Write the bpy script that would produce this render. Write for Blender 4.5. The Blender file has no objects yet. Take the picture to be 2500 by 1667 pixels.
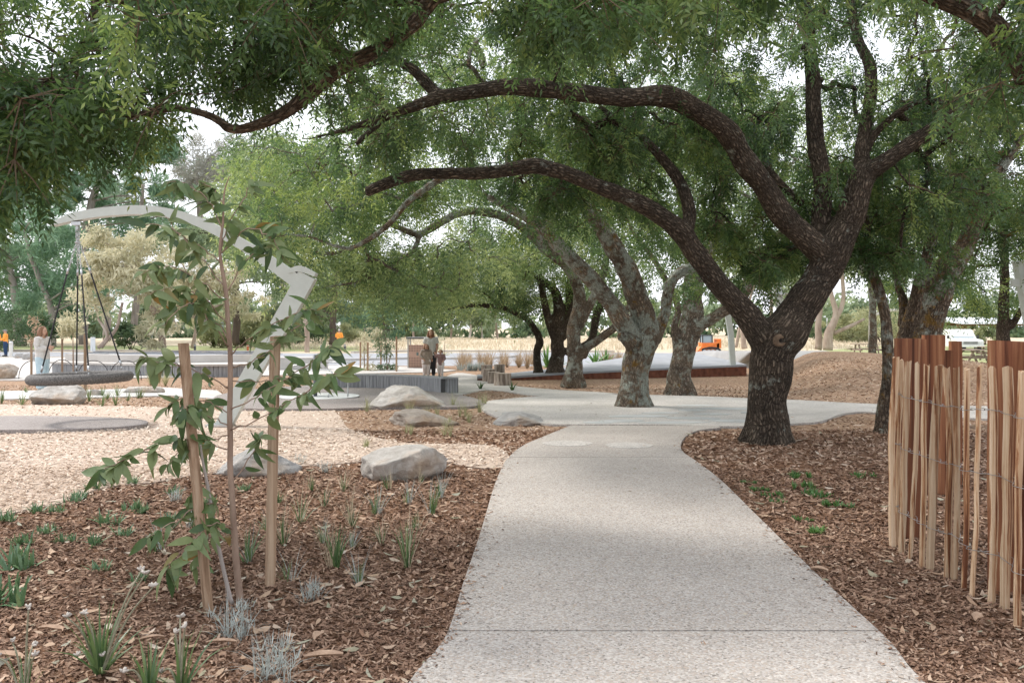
import bpy, bmesh, math, random
import numpy as np
from mathutils import Vector, Matrix, noise as mnoise

# ------------------------------------------------------------------ camera, sky, sun, exposure
SC = bpy.context.scene
COL = SC.collection
CAM_H = 1.5            # eye height of the photographer
F = 2083.0             # focal length in pixels of the 2500 px wide photograph (30 mm lens)
CX, HY = 1250.0, 797.0 # principal column, horizon row
cam_data = bpy.data.cameras.new('camera')
cam_data.lens = 30.0
cam_data.sensor_width = 36.0
cam_data.shift_y = -(833.5 - HY) / 2500.0
cam_data.clip_start = 0.05
cam_data.clip_end = 3000.0
camera = bpy.data.objects.new('camera', cam_data)
COL.objects.link(camera)
camera.location = (0, 0, CAM_H)
camera.rotation_euler = (math.radians(90), 0, 0)
SC.camera = camera

SUN_EL, SUN_AZ = math.radians(52), math.radians(-62)   # sun high on the left, a little ahead of the camera
world = bpy.data.worlds.new('World')
SC.world = world
world.use_nodes = True
wn, wl = world.node_tree.nodes, world.node_tree.links
wn.clear()
sky = wn.new('ShaderNodeTexSky'); sky.sky_type = 'NISHITA'; sky.sun_disc = False
sky.sun_elevation = SUN_EL; sky.sun_rotation = SUN_AZ; sky.dust_density = 4.0; sky.air_density = 1.0
cloud = wn.new('ShaderNodeMixRGB'); cloud.inputs[0].default_value = 0.8
cloud.inputs[2].default_value = (8.6, 8.8, 9.3, 1)       # an even pale cloud deck over the clear-sky colour
bgn = wn.new('ShaderNodeBackground'); bgn.inputs[1].default_value = 0.105
wo = wn.new('ShaderNodeOutputWorld')
wl.new(sky.outputs[0], cloud.inputs[1]); wl.new(cloud.outputs[0], bgn.inputs[0]); wl.new(bgn.outputs[0], wo.inputs[0])

sun_data = bpy.data.lights.new('sun', 'SUN')
sun_data.energy = 1.9; sun_data.angle = math.radians(12); sun_data.color = (1.0, 0.95, 0.88)
sun = bpy.data.objects.new('sun', sun_data); COL.objects.link(sun)
sd = Vector((math.sin(SUN_AZ) * math.cos(SUN_EL), math.cos(SUN_AZ) * math.cos(SUN_EL), math.sin(SUN_EL)))
sun.rotation_euler = sd.to_track_quat('Z', 'Y').to_euler()
sun.location = sd * 60

SC.view_settings.view_transform = 'Standard'
SC.view_settings.look = 'None'
SC.view_settings.exposure = 0.93
SC.view_settings.gamma = 1.0
SC.view_settings.use_curve_mapping = False
SC.render.engine = 'CYCLES'
SC.cycles.use_denoising = True
SC.cycles.max_bounces = 7
SC.cycles.diffuse_bounces = 4
SC.cycles.glossy_bounces = 2
SC.cycles.transmission_bounces = 6
SC.cycles.sample_clamp_indirect = 8.0
SC.cycles.use_adaptive_sampling = True
SC.cycles.adaptive_threshold = 0.02

# ------------------------------------------------------------------ helpers
R = random.Random(11)
RNG = np.random.default_rng(11)

def sstep(a, b, t):
    t = np.clip((np.asarray(t, float) - a) / (b - a), 0, 1)
    return t * t * (3 - 2 * t)

def gz(x, y):
    """height of the ground: falls 0.3 m away from the camera, with a mulched mound on the right"""
    z = -0.3 * sstep(13, 26, y)
    z = z + 0.86 * sstep(16, 26.5, y) * sstep(0.0, 2.6, x - 0.281 * np.asarray(y, float)) * (1 - sstep(32, 40, y)) * (1 - sstep(12.5, 19, x))
    return z

def P(px, py, D):
    return Vector(((px - CX) / F * D, D, CAM_H - (py - HY) / F * D))

def G(px, py, off=0.0):
    """where the line of sight through a pixel meets the ground"""
    lo, hi = 1.0, 400.0
    for _ in range(60):
        m = math.sqrt(lo * hi)
        p = P(px, py, m)
        if p.z > float(gz(p.x, p.y)) + off: lo = m
        else: hi = m
    p = P(px, py, lo)
    return Vector((p.x, p.y, float(gz(p.x, p.y)) + off))

def tag(o, label=None, cat=None, group=None, kind=None):
    if label: o['label'] = label
    if cat: o['category'] = cat
    if group: o['group'] = group
    if kind: o['kind'] = kind
    return o

def thing(name, label, cat, loc, group=None):
    o = bpy.data.objects.new(name, None)
    o.empty_display_size = 0.2
    COL.objects.link(o)
    o.location = Vector(loc)
    return tag(o, label, cat, group)

def rootloc(p):
    while p.parent is not None: p = p.parent
    return Vector(p.location)

class MB:
    def __init__(s): s.v = []; s.f = []
    def box(s, c, size, rz=0.0, axes=None, taper=1.0):
        hx, hy, hz = size[0] / 2, size[1] / 2, size[2] / 2
        b = len(s.v); c = Vector(c)
        if axes is None:
            ca, sa = math.cos(rz), math.sin(rz)
            axes = (Vector((ca, sa, 0)), Vector((-sa, ca, 0)), Vector((0, 0, 1)))
        for z in (-1, 1):
            k = taper if z > 0 else 1.0
            for x, y in ((-1, -1), (1, -1), (1, 1), (-1, 1)):
                s.v.append(tuple(c + axes[0] * (x * hx * k) + axes[1] * (y * hy * k) + axes[2] * (z * hz)))
        for q in ((3, 2, 1, 0), (4, 5, 6, 7), (0, 1, 5, 4), (1, 2, 6, 5), (2, 3, 7, 6), (3, 0, 4, 7)):
            s.f.append(tuple(b + i for i in q))
        return s
    def bar(s, a, b, w, h, up=Vector((0, 0, 1))):
        a = Vector(a); b = Vector(b); d = (b - a); L = d.length; d.normalize()
        side = d.cross(up)
        if side.length < 1e-4: side = d.cross(Vector((1, 0, 0)))
        side.normalize(); u = side.cross(d).normalized()
        return s.box((a + b) / 2, (w, h, L), axes=(side, u, d))
    def tube(s, pts, radii, n=8, cap=True, squash=1.0, closed=False):
        pts = [Vector(p) for p in pts]
        m = len(pts)
        if not hasattr(radii, '__len__'): radii = [radii] * m
        b = len(s.v); e1 = None
        for i in range(m):
            if closed: t = pts[(i + 1) % m] - pts[i - 1]
            else: t = pts[min(i + 1, m - 1)] - pts[max(i - 1, 0)]
            if t.length < 1e-9: t = Vector((0, 0, 1))
            t.normalize()
            if e1 is None:
                ref = Vector((1, 0, 0)) if abs(t.x) < 0.8 else Vector((0, 1, 0))
                e1 = (ref - t * ref.dot(t)).normalized()
            else:
                e1 = e1 - t * e1.dot(t)
                if e1.length < 1e-6: e1 = t.orthogonal()
                e1.normalize()
            e2 = t.cross(e1)
            for k in range(n):
                a = 2 * math.pi * k / n
                s.v.append(tuple(pts[i] + e1 * (math.cos(a) * radii[i]) + e2 * (math.sin(a) * radii[i] * squash)))
        for i in range(m if closed else m - 1):
            j = (i + 1) % m
            for k in range(n):
                k2 = (k + 1) % n
                s.f.append((b + i * n + k, b + i * n + k2, b + j * n + k2, b + j * n + k))
        if cap and not closed:
            s.f.append(tuple(b + k for k in reversed(range(n))))
            s.f.append(tuple(b + (m - 1) * n + k for k in range(n)))
        return s
    def ball(s, c, r, n=12, m=8):
        c = Vector(c)
        if not hasattr(r, '__len__'): r = (r, r, r)
        b = len(s.v)
        for i in range(m + 1):
            t = math.pi * i / m
            for k in range(n):
                a = 2 * math.pi * k / n
                rr = max(math.sin(t), 1e-3)
                s.v.append((c.x + r[0] * rr * math.cos(a), c.y + r[1] * rr * math.sin(a), c.z - r[2] * math.cos(t)))
        for i in range(m):
            for k in range(n):
                k2 = (k + 1) % n
                s.f.append((b + i * n + k, b + i * n + k2, b + (i + 1) * n + k2, b + (i + 1) * n + k))
        s.f.append(tuple(b + k for k in reversed(range(n)))); s.f.append(tuple(b + m * n + k for k in range(n)))
        return s
    def prism(s, poly, z0, z1):
        """poly: list of (x, y); z0/z1 numbers or callables of (x, y)"""
        f0 = z0 if callable(z0) else (lambda x, y: z0)
        f1 = z1 if callable(z1) else (lambda x, y: z1)
        n = len(poly); b = len(s.v)
        s.v += [(x, y, f0(x, y)) for x, y in poly] + [(x, y, f1(x, y)) for x, y in poly]
        for i in range(n):
            j = (i + 1) % n
            s.f.append((b + i, b + j, b + n + j, b + n + i))
        s.f.append(tuple(b + i for i in reversed(range(n)))); s.f.append(tuple(b + n + i for i in range(n)))
        return s
    def quad(s, a, b, c, d):
        k = len(s.v); s.v += [tuple(a), tuple(b), tuple(c), tuple(d)]; s.f.append((k, k + 1, k + 2, k + 3)); return s
    def face(s, pts):
        k = len(s.v); s.v += [tuple(p) for p in pts]; s.f.append(tuple(range(k, k + len(pts)))); return s
    def mesh(s, name, smooth=False):
        me = bpy.data.meshes.new(name)
        me.from_pydata(s.v, [], s.f)
        me.validate(); me.update()
        if smooth: me.shade_smooth()
        return me

def obj(name, src, material, parent=None, smooth=False, local=False):
    me = src.mesh(name, smooth) if isinstance(src, MB) else src
    if smooth and not isinstance(src, MB): me.shade_smooth()
    o = bpy.data.objects.new(name, me)
    COL.objects.link(o)
    if material is not None and not me.materials: me.materials.append(material)
    if parent is not None:
        o.parent = parent
        if not local:
            me.transform(Matrix.Translation(-rootloc(parent)))
    return o

def mesh_np(name, V, Q, attrs=None):
    """fast mesh from arrays: V (n,3), Q (m,k)"""
    me = bpy.data.meshes.new(name)
    n, (m, k) = len(V), Q.shape
    me.vertices.add(n); me.vertices.foreach_set('co', np.ascontiguousarray(V, np.float32).ravel())
    me.loops.add(m * k); me.loops.foreach_set('vertex_index', np.ascontiguousarray(Q, np.int32).ravel())
    me.polygons.add(m); me.polygons.foreach_set('loop_start', np.arange(0, m * k, k, dtype=np.int32))
    for an, av in (attrs or {}).items():
        av = np.asarray(av, np.float32)
        if av.ndim == 1:
            a = me.attributes.new(an, 'FLOAT', 'POINT'); a.data.foreach_set('value', av)
        else:
            a = me.attributes.new(an, 'FLOAT_VECTOR', 'POINT'); a.data.foreach_set('vector', av.ravel())
    me.update(calc_edges=True)
    return me

def remesh(mb, name, voxel, smooth=6, factor=0.5, ratio=None):
    me = mb.mesh(name) if isinstance(mb, MB) else mb
    o = bpy.data.objects.new('tmp', me); COL.objects.link(o)
    m = o.modifiers.new('r', 'REMESH'); m.mode = 'VOXEL'; m.voxel_size = voxel; m.use_smooth_shade = True
    if smooth:
        s = o.modifiers.new('s', 'SMOOTH'); s.iterations = smooth; s.factor = factor
    if ratio:
        d = o.modifiers.new('d', 'DECIMATE'); d.ratio = ratio
    dg = bpy.context.evaluated_depsgraph_get()
    new = bpy.data.meshes.new_from_object(o.evaluated_get(dg))
    new.name = name
    bpy.data.objects.remove(o); bpy.data.meshes.remove(me)
    new.shade_smooth()
    return new

def spline(pts, vals, per=6):
    """Catmull-Rom through points, values interpolated alongside"""
    pts = [Vector(p) for p in pts]
    if len(pts) < 3:
        out = [pts[0].lerp(pts[-1], i / per) for i in range(per + 1)]
        return out, [vals[0] + (vals[-1] - vals[0]) * i / per for i in range(per + 1)]
    ext = [pts[0] * 2 - pts[1]] + pts + [pts[-1] * 2 - pts[-2]]
    op, ov = [], []
    for i in range(len(pts) - 1):
        p0, p1, p2, p3 = ext[i:i + 4]
        for k in range(per):
            t = k / per
            op.append(0.5 * ((2 * p1) + (p2 - p0) * t + (2 * p0 - 5 * p1 + 4 * p2 - p3) * t * t + (3 * p1 - p0 - 3 * p2 + p3) * t ** 3))
            ov.append(vals[i] + (vals[i + 1] - vals[i]) * t)
    op.append(pts[-1]); ov.append(vals[-1])
    return op, ov

def in_poly(x, y, poly):
    x = np.asarray(x); y = np.asarray(y); c = np.zeros(x.shape, bool)
    n = len(poly); j = n - 1
    for i in range(n):
        xi, yi = poly[i]; xj, yj = poly[j]
        cond = ((yi > y) != (yj > y))
        with np.errstate(divide='ignore', invalid='ignore'):
            xs = (xj - xi) * (y - yi) / (yj - yi + 1e-12) + xi
        c ^= cond & (x < xs); j = i
    return c

def gpoly(pxs):
    return [tuple(G(a, b).xy) for a, b in pxs]

def smooth_poly(poly, per=4):
    pts = [Vector((x, y, 0)) for x, y in poly]
    n = len(pts); out = []
    for i in range(n):
        p0, p1, p2, p3 = pts[i - 1], pts[i], pts[(i + 1) % n], pts[(i + 2) % n]
        for k in range(per):
            t = k / per
            q = 0.5 * ((2 * p1) + (p2 - p0) * t + (2 * p0 - 5 * p1 + 4 * p2 - p3) * t * t + (3 * p1 - p0 - 3 * p2 + p3) * t ** 3)
            out.append((q.x, q.y))
    return out

def sheet(name, poly, off, material, step=1.0, thick=0.0, parent=None, zfun=gz, bump=0.0):
    bm = bmesh.new()
    vs = [bm.verts.new((x, y, 0)) for x, y in poly]
    f = bm.faces.new(vs)
    bm.normal_update()
    if f.normal.z < 0: f.normal_flip()
    bmesh.ops.triangulate(bm, faces=bm.faces[:])
    xs = [p[0] for p in poly]; ys = [p[1] for p in poly]
    def cut(co, no):
        bmesh.ops.bisect_plane(bm, geom=bm.verts[:] + bm.edges[:] + bm.faces[:], plane_co=co, plane_no=no, dist=1e-5)
    y = math.floor(min(ys)) + step
    while y < min(max(ys), 37):
        if bump or y > 12.4: cut((0, y, 0), (0, 1, 0))
        y += step
    if bump or (max(xs) > 5 and max(ys) > 15):
        x = math.floor(min(xs)) + step
        while x < min(max(xs), 20):
            if bump or x > 5: cut((x, 0, 0), (1, 0, 0))
            x += step
    bnd = [e for e in bm.edges if e.is_boundary]
    for v in bm.verts:
        z = float(zfun(v.co.x, v.co.y)) + off
        if bump: z += bump * mnoise.noise(Vector((v.co.x * .9, v.co.y * .9, 3.1)))
        v.co.z = z
    if thick:
        r = bmesh.ops.extrude_edge_only(bm, edges=bnd)
        for v in [g for g in r['geom'] if isinstance(g, bmesh.types.BMVert)]: v.co.z -= thick
    bmesh.ops.recalc_face_normals(bm, faces=bm.faces[:]) if thick else None
    me = bpy.data.meshes.new(name); bm.to_mesh(me); bm.free()
    o = obj(name, me, material, parent)
    return o

def struct(o):
    o['kind'] = 'structure'; return o

# ------------------------------------------------------------------ materials
def nm(name):
    m = bpy.data.materials.new(name); m.use_nodes = True
    n, l = m.node_tree.nodes, m.node_tree.links
    return m, n, l, n['Principled BSDF']

def ramp(n, stops, interp='LINEAR'):
    r = n.new('ShaderNodeValToRGB'); r.color_ramp.interpolation = interp
    e = r.color_ramp.elements
    while len(e) < len(stops): e.new(0.5)
    for el, (p, c) in zip(e, stops):
        el.position = p; el.color = (*c, 1) if len(c) == 3 else c
    return r

def coords(n, l, kind='Object', stretch=(1, 1, 1)):
    tc = n.new('ShaderNodeTexCoord'); mp = n.new('ShaderNodeMapping')
    mp.inputs['Scale'].default_value = stretch
    l.new(tc.outputs[kind], mp.inputs[0]); return mp.outputs[0]

def noise_node(n, l, co, scale, detail=4, rough=0.6, dist=0.0):
    t = n.new('ShaderNodeTexNoise'); t.inputs['Scale'].default_value = scale
    t.inputs['Detail'].default_value = detail; t.inputs['Roughness'].default_value = rough
    t.inputs['Distortion'].default_value = dist
    l.new(co, t.inputs['Vector']); return t.outputs['Fac']

def add_bump(n, l, b, height, strength, dist):
    bp = n.new('ShaderNodeBump'); bp.inputs['Strength'].default_value = strength; bp.inputs['Distance'].default_value = dist
    l.new(height, bp.inputs['Height']); l.new(bp.outputs[0], b.inputs['Normal']); return bp

def mat(name, stops, scale=4, rough=0.75, bump=0.3, bscale=30, bdist=0.01, stretch=(1, 1, 1), metal=0.0, detail=5, spec=0.35, kind='Object'):
    m, n, l, b = nm(name)
    co = coords(n, l, kind, stretch)
    if len(stops) == 3 and not hasattr(stops[0], '__len__'):
        c = stops; stops = [(0.3, tuple(x * 0.82 for x in c)), (0.7, tuple(min(1, x * 1.12) for x in c))]
    r = ramp(n, stops); l.new(noise_node(n, l, co, scale, detail), r.inputs[0])
    l.new(r.outputs[0], b.inputs['Base Color'])
    b.inputs['Roughness'].default_value = rough; b.inputs['Metallic'].default_value = metal
    b.inputs['Specular IOR Level'].default_value = spec
    if bump: add_bump(n, l, b, noise_node(n, l, co, bscale, 5), bump, bdist)
    return m

def mat_leaf(name, dark, mid, light, trans=0.4, gloss=0.035):
    """leaf blades: colour by the 'tone' attribute of each leaf, partly see-through to light"""
    m = bpy.data.materials.new(name); m.use_nodes = True
    n, l = m.node_tree.nodes, m.node_tree.links; n.clear()
    at = n.new('ShaderNodeAttribute'); at.attribute_name = 'tone'
    r = ramp(n, [(0.0, dark), (0.5, mid), (1.0, light)]); l.new(at.outputs['Fac'], r.inputs[0])
    d = n.new('ShaderNodeBsdfDiffuse'); t = n.new('ShaderNodeBsdfTranslucent'); g = n.new('ShaderNodeBsdfGlossy')
    g.inputs['Roughness'].default_value = 0.42; g.inputs['Color'].default_value = (0.85, 0.9, 0.95, 1)
    hs = n.new('ShaderNodeHueSaturation'); hs.inputs['Hue'].default_value = 0.485; hs.inputs['Value'].default_value = 1.5
    l.new(r.outputs[0], d.inputs[0]); l.new(r.outputs[0], hs.inputs['Color']); l.new(hs.outputs[0], t.inputs[0])
    m1 = n.new('ShaderNodeMixShader'); m1.inputs[0].default_value = trans
    l.new(d.outputs[0], m1.inputs[1]); l.new(t.outputs[0], m1.inputs[2])
    m2 = n.new('ShaderNodeMixShader'); m2.inputs[0].default_value = gloss
    l.new(m1.outputs[0], m2.inputs[1]); l.new(g.outputs[0], m2.inputs[2])
    o = n.new('ShaderNodeOutputMaterial'); l.new(m2.outputs[0], o.inputs[0])
    return m

def mat_tone(name, stops, rough=0.8, nscale=30, namt=0.25):
    """scatter pieces: colour by the 'tone' attribute, slight grain"""
    m, n, l, b = nm(name)
    at = n.new('ShaderNodeAttribute'); at.attribute_name = 'tone'
    r = ramp(n, stops); l.new(at.outputs['Fac'], r.inputs[0])
    co = coords(n, l); hs = n.new('ShaderNodeHueSaturation')
    mr = n.new('ShaderNodeMapRange'); mr.inputs['To Min'].default_value = 1 - namt; mr.inputs['To Max'].default_value = 1 + namt
    l.new(noise_node(n, l, co, nscale, 3), mr.inputs[0]); l.new(mr.outputs[0], hs.inputs['Value'])
    l.new(r.outputs[0], hs.inputs['Color']); l.new(hs.outputs[0], b.inputs['Base Color'])
    b.inputs['Roughness'].default_value = rough; b.inputs['Specular IOR Level'].default_value = 0.25
    return m

def mat_bark(name, dark, light, lichen=0.0, ochre=0.0, scale=20.0, bump=0.9, lich_col=(0.47, 0.5, 0.43)):
    """furrowed bark; 'bk' is a coordinate that follows the limbs. lichen: 0..1 cover"""
    m, n, l, b = nm(name)
    at = n.new('ShaderNodeAttribute'); at.attribute_name = 'bk'
    tc = coords(n, l)
    ds = n.new('ShaderNodeVectorMath'); ds.operation = 'MULTIPLY_ADD'
    nz = n.new('ShaderNodeTexNoise'); nz.inputs['Scale'].default_value = 22; nz.inputs['Detail'].default_value = 5
    l.new(at.outputs['Vector'], nz.inputs['Vector'])
    ds.inputs[1].default_value = (0.045, 0.045, 0.06)
    l.new(nz.outputs['Color'], ds.inputs[0]); l.new(at.outputs['Vector'], ds.inputs[2])
    vo = n.new('ShaderNodeTexVoronoi'); vo.feature = 'DISTANCE_TO_EDGE'; vo.inputs['Scale'].default_value = scale
    l.new(ds.outputs[0], vo.inputs['Vector'])
    r = ramp(n, [(0.22, tuple(c * 0.4 for c in dark)), (0.42, dark), (0.72, light)])
    sm = n.new('ShaderNodeMath'); sm.operation = 'MULTIPLY_ADD'; sm.inputs[1].default_value = 0.75
    mm = n.new('ShaderNodeMath'); mm.operation = 'MULTIPLY'; mm.inputs[1].default_value = 0.75
    l.new(noise_node(n, l, tc, 34, 6, 0.75), mm.inputs[0])
    l.new(vo.outputs['Distance'], sm.inputs[0]); l.new(mm.outputs[0], sm.inputs[2]); l.new(sm.outputs[0], r.inputs[0])
    big = noise_node(n, l, tc, 2.2, 5, 0.65)
    rb = ramp(n, [(0.3, (0.55, 0.55, 0.55)), (0.72, (1.35, 1.3, 1.22))]); l.new(big, rb.inputs[0])
    mul = n.new('ShaderNodeMixRGB'); mul.blend_type = 'MULTIPLY'; mul.inputs[0].default_value = 1
    l.new(r.outputs[0], mul.inputs[1]); l.new(rb.outputs[0], mul.inputs[2])
    col = mul.outputs[0]
    if ochre > 0:
        k = noise_node(n, l, tc, 4.3, 8, 0.75)
        rk = ramp(n, [(0.66 - ochre * 0.25, (0, 0, 0)), (0.74 - ochre * 0.25, (1, 1, 1))]); l.new(k, rk.inputs[0])
        mx = n.new('ShaderNodeMixRGB'); l.new(rk.outputs[0], mx.inputs[0]); l.new(col, mx.inputs[1])
        mx.inputs[2].default_value = (0.25, 0.15, 0.045, 1); col = mx.outputs[0]
    if lichen > 0:
        k1 = n.new('ShaderNodeTexVoronoi'); k1.inputs['Scale'].default_value = 13; k1.feature = 'SMOOTH_F1'
        l.new(tc, k1.inputs['Vector'])
        k2 = noise_node(n, l, tc, 2.6, 9, 0.72)
        sub = n.new('ShaderNodeMath'); sub.operation = 'MULTIPLY_ADD'; sub.inputs[1].default_value = -0.16
        l.new(k1.outputs['Distance'], sub.inputs[0]); l.new(k2, sub.inputs[2])
        rk = ramp(n, [(0.59 - lichen * 0.28, (0, 0, 0)), (0.68 - lichen * 0.28, (1, 1, 1))]); l.new(sub.outputs[0], rk.inputs[0])
        mx = n.new('ShaderNodeMixRGB'); l.new(rk.outputs[0], mx.inputs[0]); l.new(col, mx.inputs[1])
        fine = ramp(n, [(0.35, tuple(c * 0.62 for c in lich_col)), (0.7, tuple(min(1, c * 1.15) for c in lich_col))])
        l.new(noise_node(n, l, tc, 45, 4), fine.inputs[0]); l.new(fine.outputs[0], mx.inputs[2]); col = mx.outputs[0]
    l.new(col, b.inputs['Base Color'])
    b.inputs['Roughness'].default_value = 0.92; b.inputs['Specular IOR Level'].default_value = 0.15
    hr = ramp(n, [(0.0, (0, 0, 0)), (0.3, (1, 1, 1))]); l.new(vo.outputs['Distance'], hr.inputs[0])
    ad = n.new('ShaderNodeMath'); ad.operation = 'MULTIPLY_ADD'; ad.inputs[1].default_value = 0.5
    l.new(noise_node(n, l, tc, 60, 5), ad.inputs[0]); l.new(hr.outputs[0], ad.inputs[2])
    add_bump(n, l, b, ad.outputs[0], bump, 0.06)
    return m

def mat_wood(name, stops, stretch=(1, 1, 0.06), scale=22, rough=0.75, bump=0.35, vary=(0.72, 1.2)):
    m, n, l, b = nm(name)
    co = coords(n, l, 'Object', stretch)
    oi = n.new('ShaderNodeObjectInfo'); ad = n.new('ShaderNodeVectorMath'); ad.operation = 'ADD'
    cm = n.new('ShaderNodeCombineXYZ'); mu = n.new('ShaderNodeMath'); mu.operation = 'MULTIPLY'; mu.inputs[1].default_value = 37.0
    l.new(oi.outputs['Random'], mu.inputs[0]); l.new(mu.outputs[0], cm.inputs[0]); l.new(mu.outputs[0], cm.inputs[2])
    l.new(co, ad.inputs[0]); l.new(cm.outputs[0], ad.inputs[1])
    f = noise_node(n, l, ad.outputs[0], scale, 7, 0.7, 0.6)
    st = n.new('ShaderNodeMapRange'); st.inputs['From Min'].default_value = 0.3; st.inputs['From Max'].default_value = 0.7; l.new(f, st.inputs[0])
    r = ramp(n, stops); l.new(st.outputs[0], r.inputs[0])
    hs = n.new('ShaderNodeHueSaturation'); mr = n.new('ShaderNodeMapRange'); mr.inputs['To Min'].default_value = vary[0]; mr.inputs['To Max'].default_value = vary[1]
    l.new(oi.outputs['Random'], mr.inputs[0]); l.new(mr.outputs[0], hs.inputs['Value']); l.new(r.outputs[0], hs.inputs['Color'])
    l.new(hs.outputs[0], b.inputs['Base Color'])
    b.inputs['Roughness'].default_value = rough; b.inputs['Specular IOR Level'].default_value = 0.25
    add_bump(n, l, b, f, bump, 0.006)
    return m

def mat_aggregate(name, cell, stops, big=0.12, rough=0.8, bump=0.4):
    m, n, l, b = nm(name)
    co = coords(n, l)
    vo = n.new('ShaderNodeTexVoronoi'); vo.inputs['Scale'].default_value = 1 / cell; l.new(co, vo.inputs['Vector'])
    sep = n.new('ShaderNodeSeparateColor'); l.new(vo.outputs['Color'], sep.inputs[0])
    r = ramp(n, stops); l.new(sep.outputs[0], r.inputs[0])
    k = noise_node(n, l, co, 0.9, 6, 0.6)
    rb = ramp(n, [(0.3, (1 - big,) * 3), (0.7, (1 + big,) * 3)]); l.new(k, rb.inputs[0])
    mul = n.new('ShaderNodeMixRGB'); mul.blend_type = 'MULTIPLY'; mul.inputs[0].default_value = 1
    l.new(r.outputs[0], mul.inputs[1]); l.new(rb.outputs[0], mul.inputs[2])
    k2 = noise_node(n, l, co, 5, 7, 0.75)
    rs = ramp(n, [(0.58, (1, 1, 1)), (0.78, (0.86, 0.82, 0.77))]); l.new(k2, rs.inputs[0])
    mul2 = n.new('ShaderNodeMixRGB'); mul2.blend_type = 'MULTIPLY'; mul2.inputs[0].default_value = 1
    l.new(mul.outputs[0], mul2.inputs[1]); l.new(rs.outputs[0], mul2.inputs[2])
    l.new(mul2.outputs[0], b.inputs['Base Color'])
    b.inputs['Roughness'].default_value = rough; b.inputs['Specular IOR Level'].default_value = 0.3
    add_bump(n, l, b, vo.outputs['Distance'], bump, 0.004)
    return m

def plain(name, c, rough=0.5, metal=0.0, spec=0.5, var=0.08, scale=8):
    return mat(name, [(0.3, tuple(x * (1 - var) for x in c)), (0.7, tuple(min(1, x * (1 + var)) for x in c))], scale=scale, rough=rough, bump=0.05, bscale=60, bdist=0.002, metal=metal, spec=spec)

def glassy(name, c=(0.3, 0.36, 0.4)):
    m, n, l, b = nm(name)
    b.inputs['Base Color'].default_value = (*c, 1); b.inputs['Roughness'].default_value = 0.08; b.inputs['Specular IOR Level'].default_value = 0.8
    return m

MAT = {}
MAT['mulch'] = mat('brown_mulch', [(0.3, (0.1, 0.053, 0.032)), (0.5, (0.21, 0.116, 0.07)), (0.7, (0.35, 0.215, 0.14))], scale=42, rough=0.95, bump=0.9, bscale=55, bdist=0.03, detail=6, spec=0.1)
MAT['mulch_far'] = mat('tan_mulch', [(0.34, (0.16, 0.09, 0.055)), (0.5, (0.32, 0.21, 0.14)), (0.66, (0.5, 0.37, 0.265))], scale=13, rough=0.95, bump=0.8, bscale=40, bdist=0.03, detail=7, spec=0.1)
MAT['softfall'] = mat('pale_wood_chip', [(0.3, (0.4, 0.31, 0.245)), (0.5, (0.52, 0.42, 0.345)), (0.7, (0.62, 0.52, 0.44))], scale=45, rough=0.95, bump=0.8, bscale=60, bdist=0.02, detail=6, spec=0.1)
MAT['dry_grass'] = mat('dry_grass', [(0.3, (0.4, 0.32, 0.22)), (0.55, (0.54, 0.46, 0.34)), (0.8, (0.62, 0.55, 0.43))], scale=1.5, rough=0.95, bump=0.5, bscale=8, bdist=0.1, detail=8, spec=0.1)
MAT['lawn'] = mat('lawn', [(0.3, (0.22, 0.25, 0.11)), (0.55, (0.33, 0.35, 0.18)), (0.8, (0.45, 0.44, 0.27))], scale=1.2, rough=0.95, bump=0.5, bscale=12, bdist=0.08, detail=8, spec=0.1)
MAT['path'] = mat_aggregate('exposed_aggregate', 0.0095, [(0.0, (0.16, 0.14, 0.125)), (0.08, (0.29, 0.265, 0.24)), (0.35, (0.37, 0.335, 0.3)), (0.52, (0.385, 0.32, 0.265)), (0.6, (0.395, 0.365, 0.335)), (0.8, (0.43, 0.4, 0.37)), (1.0, (0.52, 0.485, 0.445))], big=0.1, bump=0.22)
MAT['plaza'] = mat_aggregate('fine_aggregate', 0.012, [(0.0, (0.3, 0.28, 0.26)), (0.3, (0.42, 0.395, 0.365)), (0.7, (0.52, 0.49, 0.455)), (1.0, (0.62, 0.59, 0.55))], big=0.16)
MAT['concrete'] = mat('concrete', [(0.3, (0.43, 0.42, 0.4)), (0.7, (0.56, 0.55, 0.53))], scale=2, rough=0.85, bump=0.2, bscale=60)
MAT['pale_paving'] = mat('pale_paving', [(0.3, (0.42, 0.395, 0.365)), (0.7, (0.53, 0.505, 0.475))], scale=1.2, rough=0.9, bump=0.15, bscale=40)
MAT['flag'] = mat('flagstone', [(0.3, (0.4, 0.41, 0.4)), (0.7, (0.52, 0.53, 0.52))], scale=3, rough=0.8, bump=0.2, bscale=25)
MAT['rubber'] = mat_aggregate('grey_rubber', 0.008, [(0.0, (0.14, 0.12, 0.115)), (0.5, (0.27, 0.24, 0.225)), (1.0, (0.4, 0.36, 0.34))], big=0.08)
MAT['hump'] = mat('grey_track', [(0.3, (0.27, 0.265, 0.26)), (0.7, (0.35, 0.345, 0.34))], scale=2, rough=0.9, bump=0.25, bscale=50)
MAT['asphalt'] = mat('worn_asphalt', [(0.3, (0.25, 0.26, 0.28)), (0.7, (0.33, 0.34, 0.36))], scale=1.5, rough=0.9, bump=0.2, bscale=50)
MAT['boulder'] = None

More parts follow.
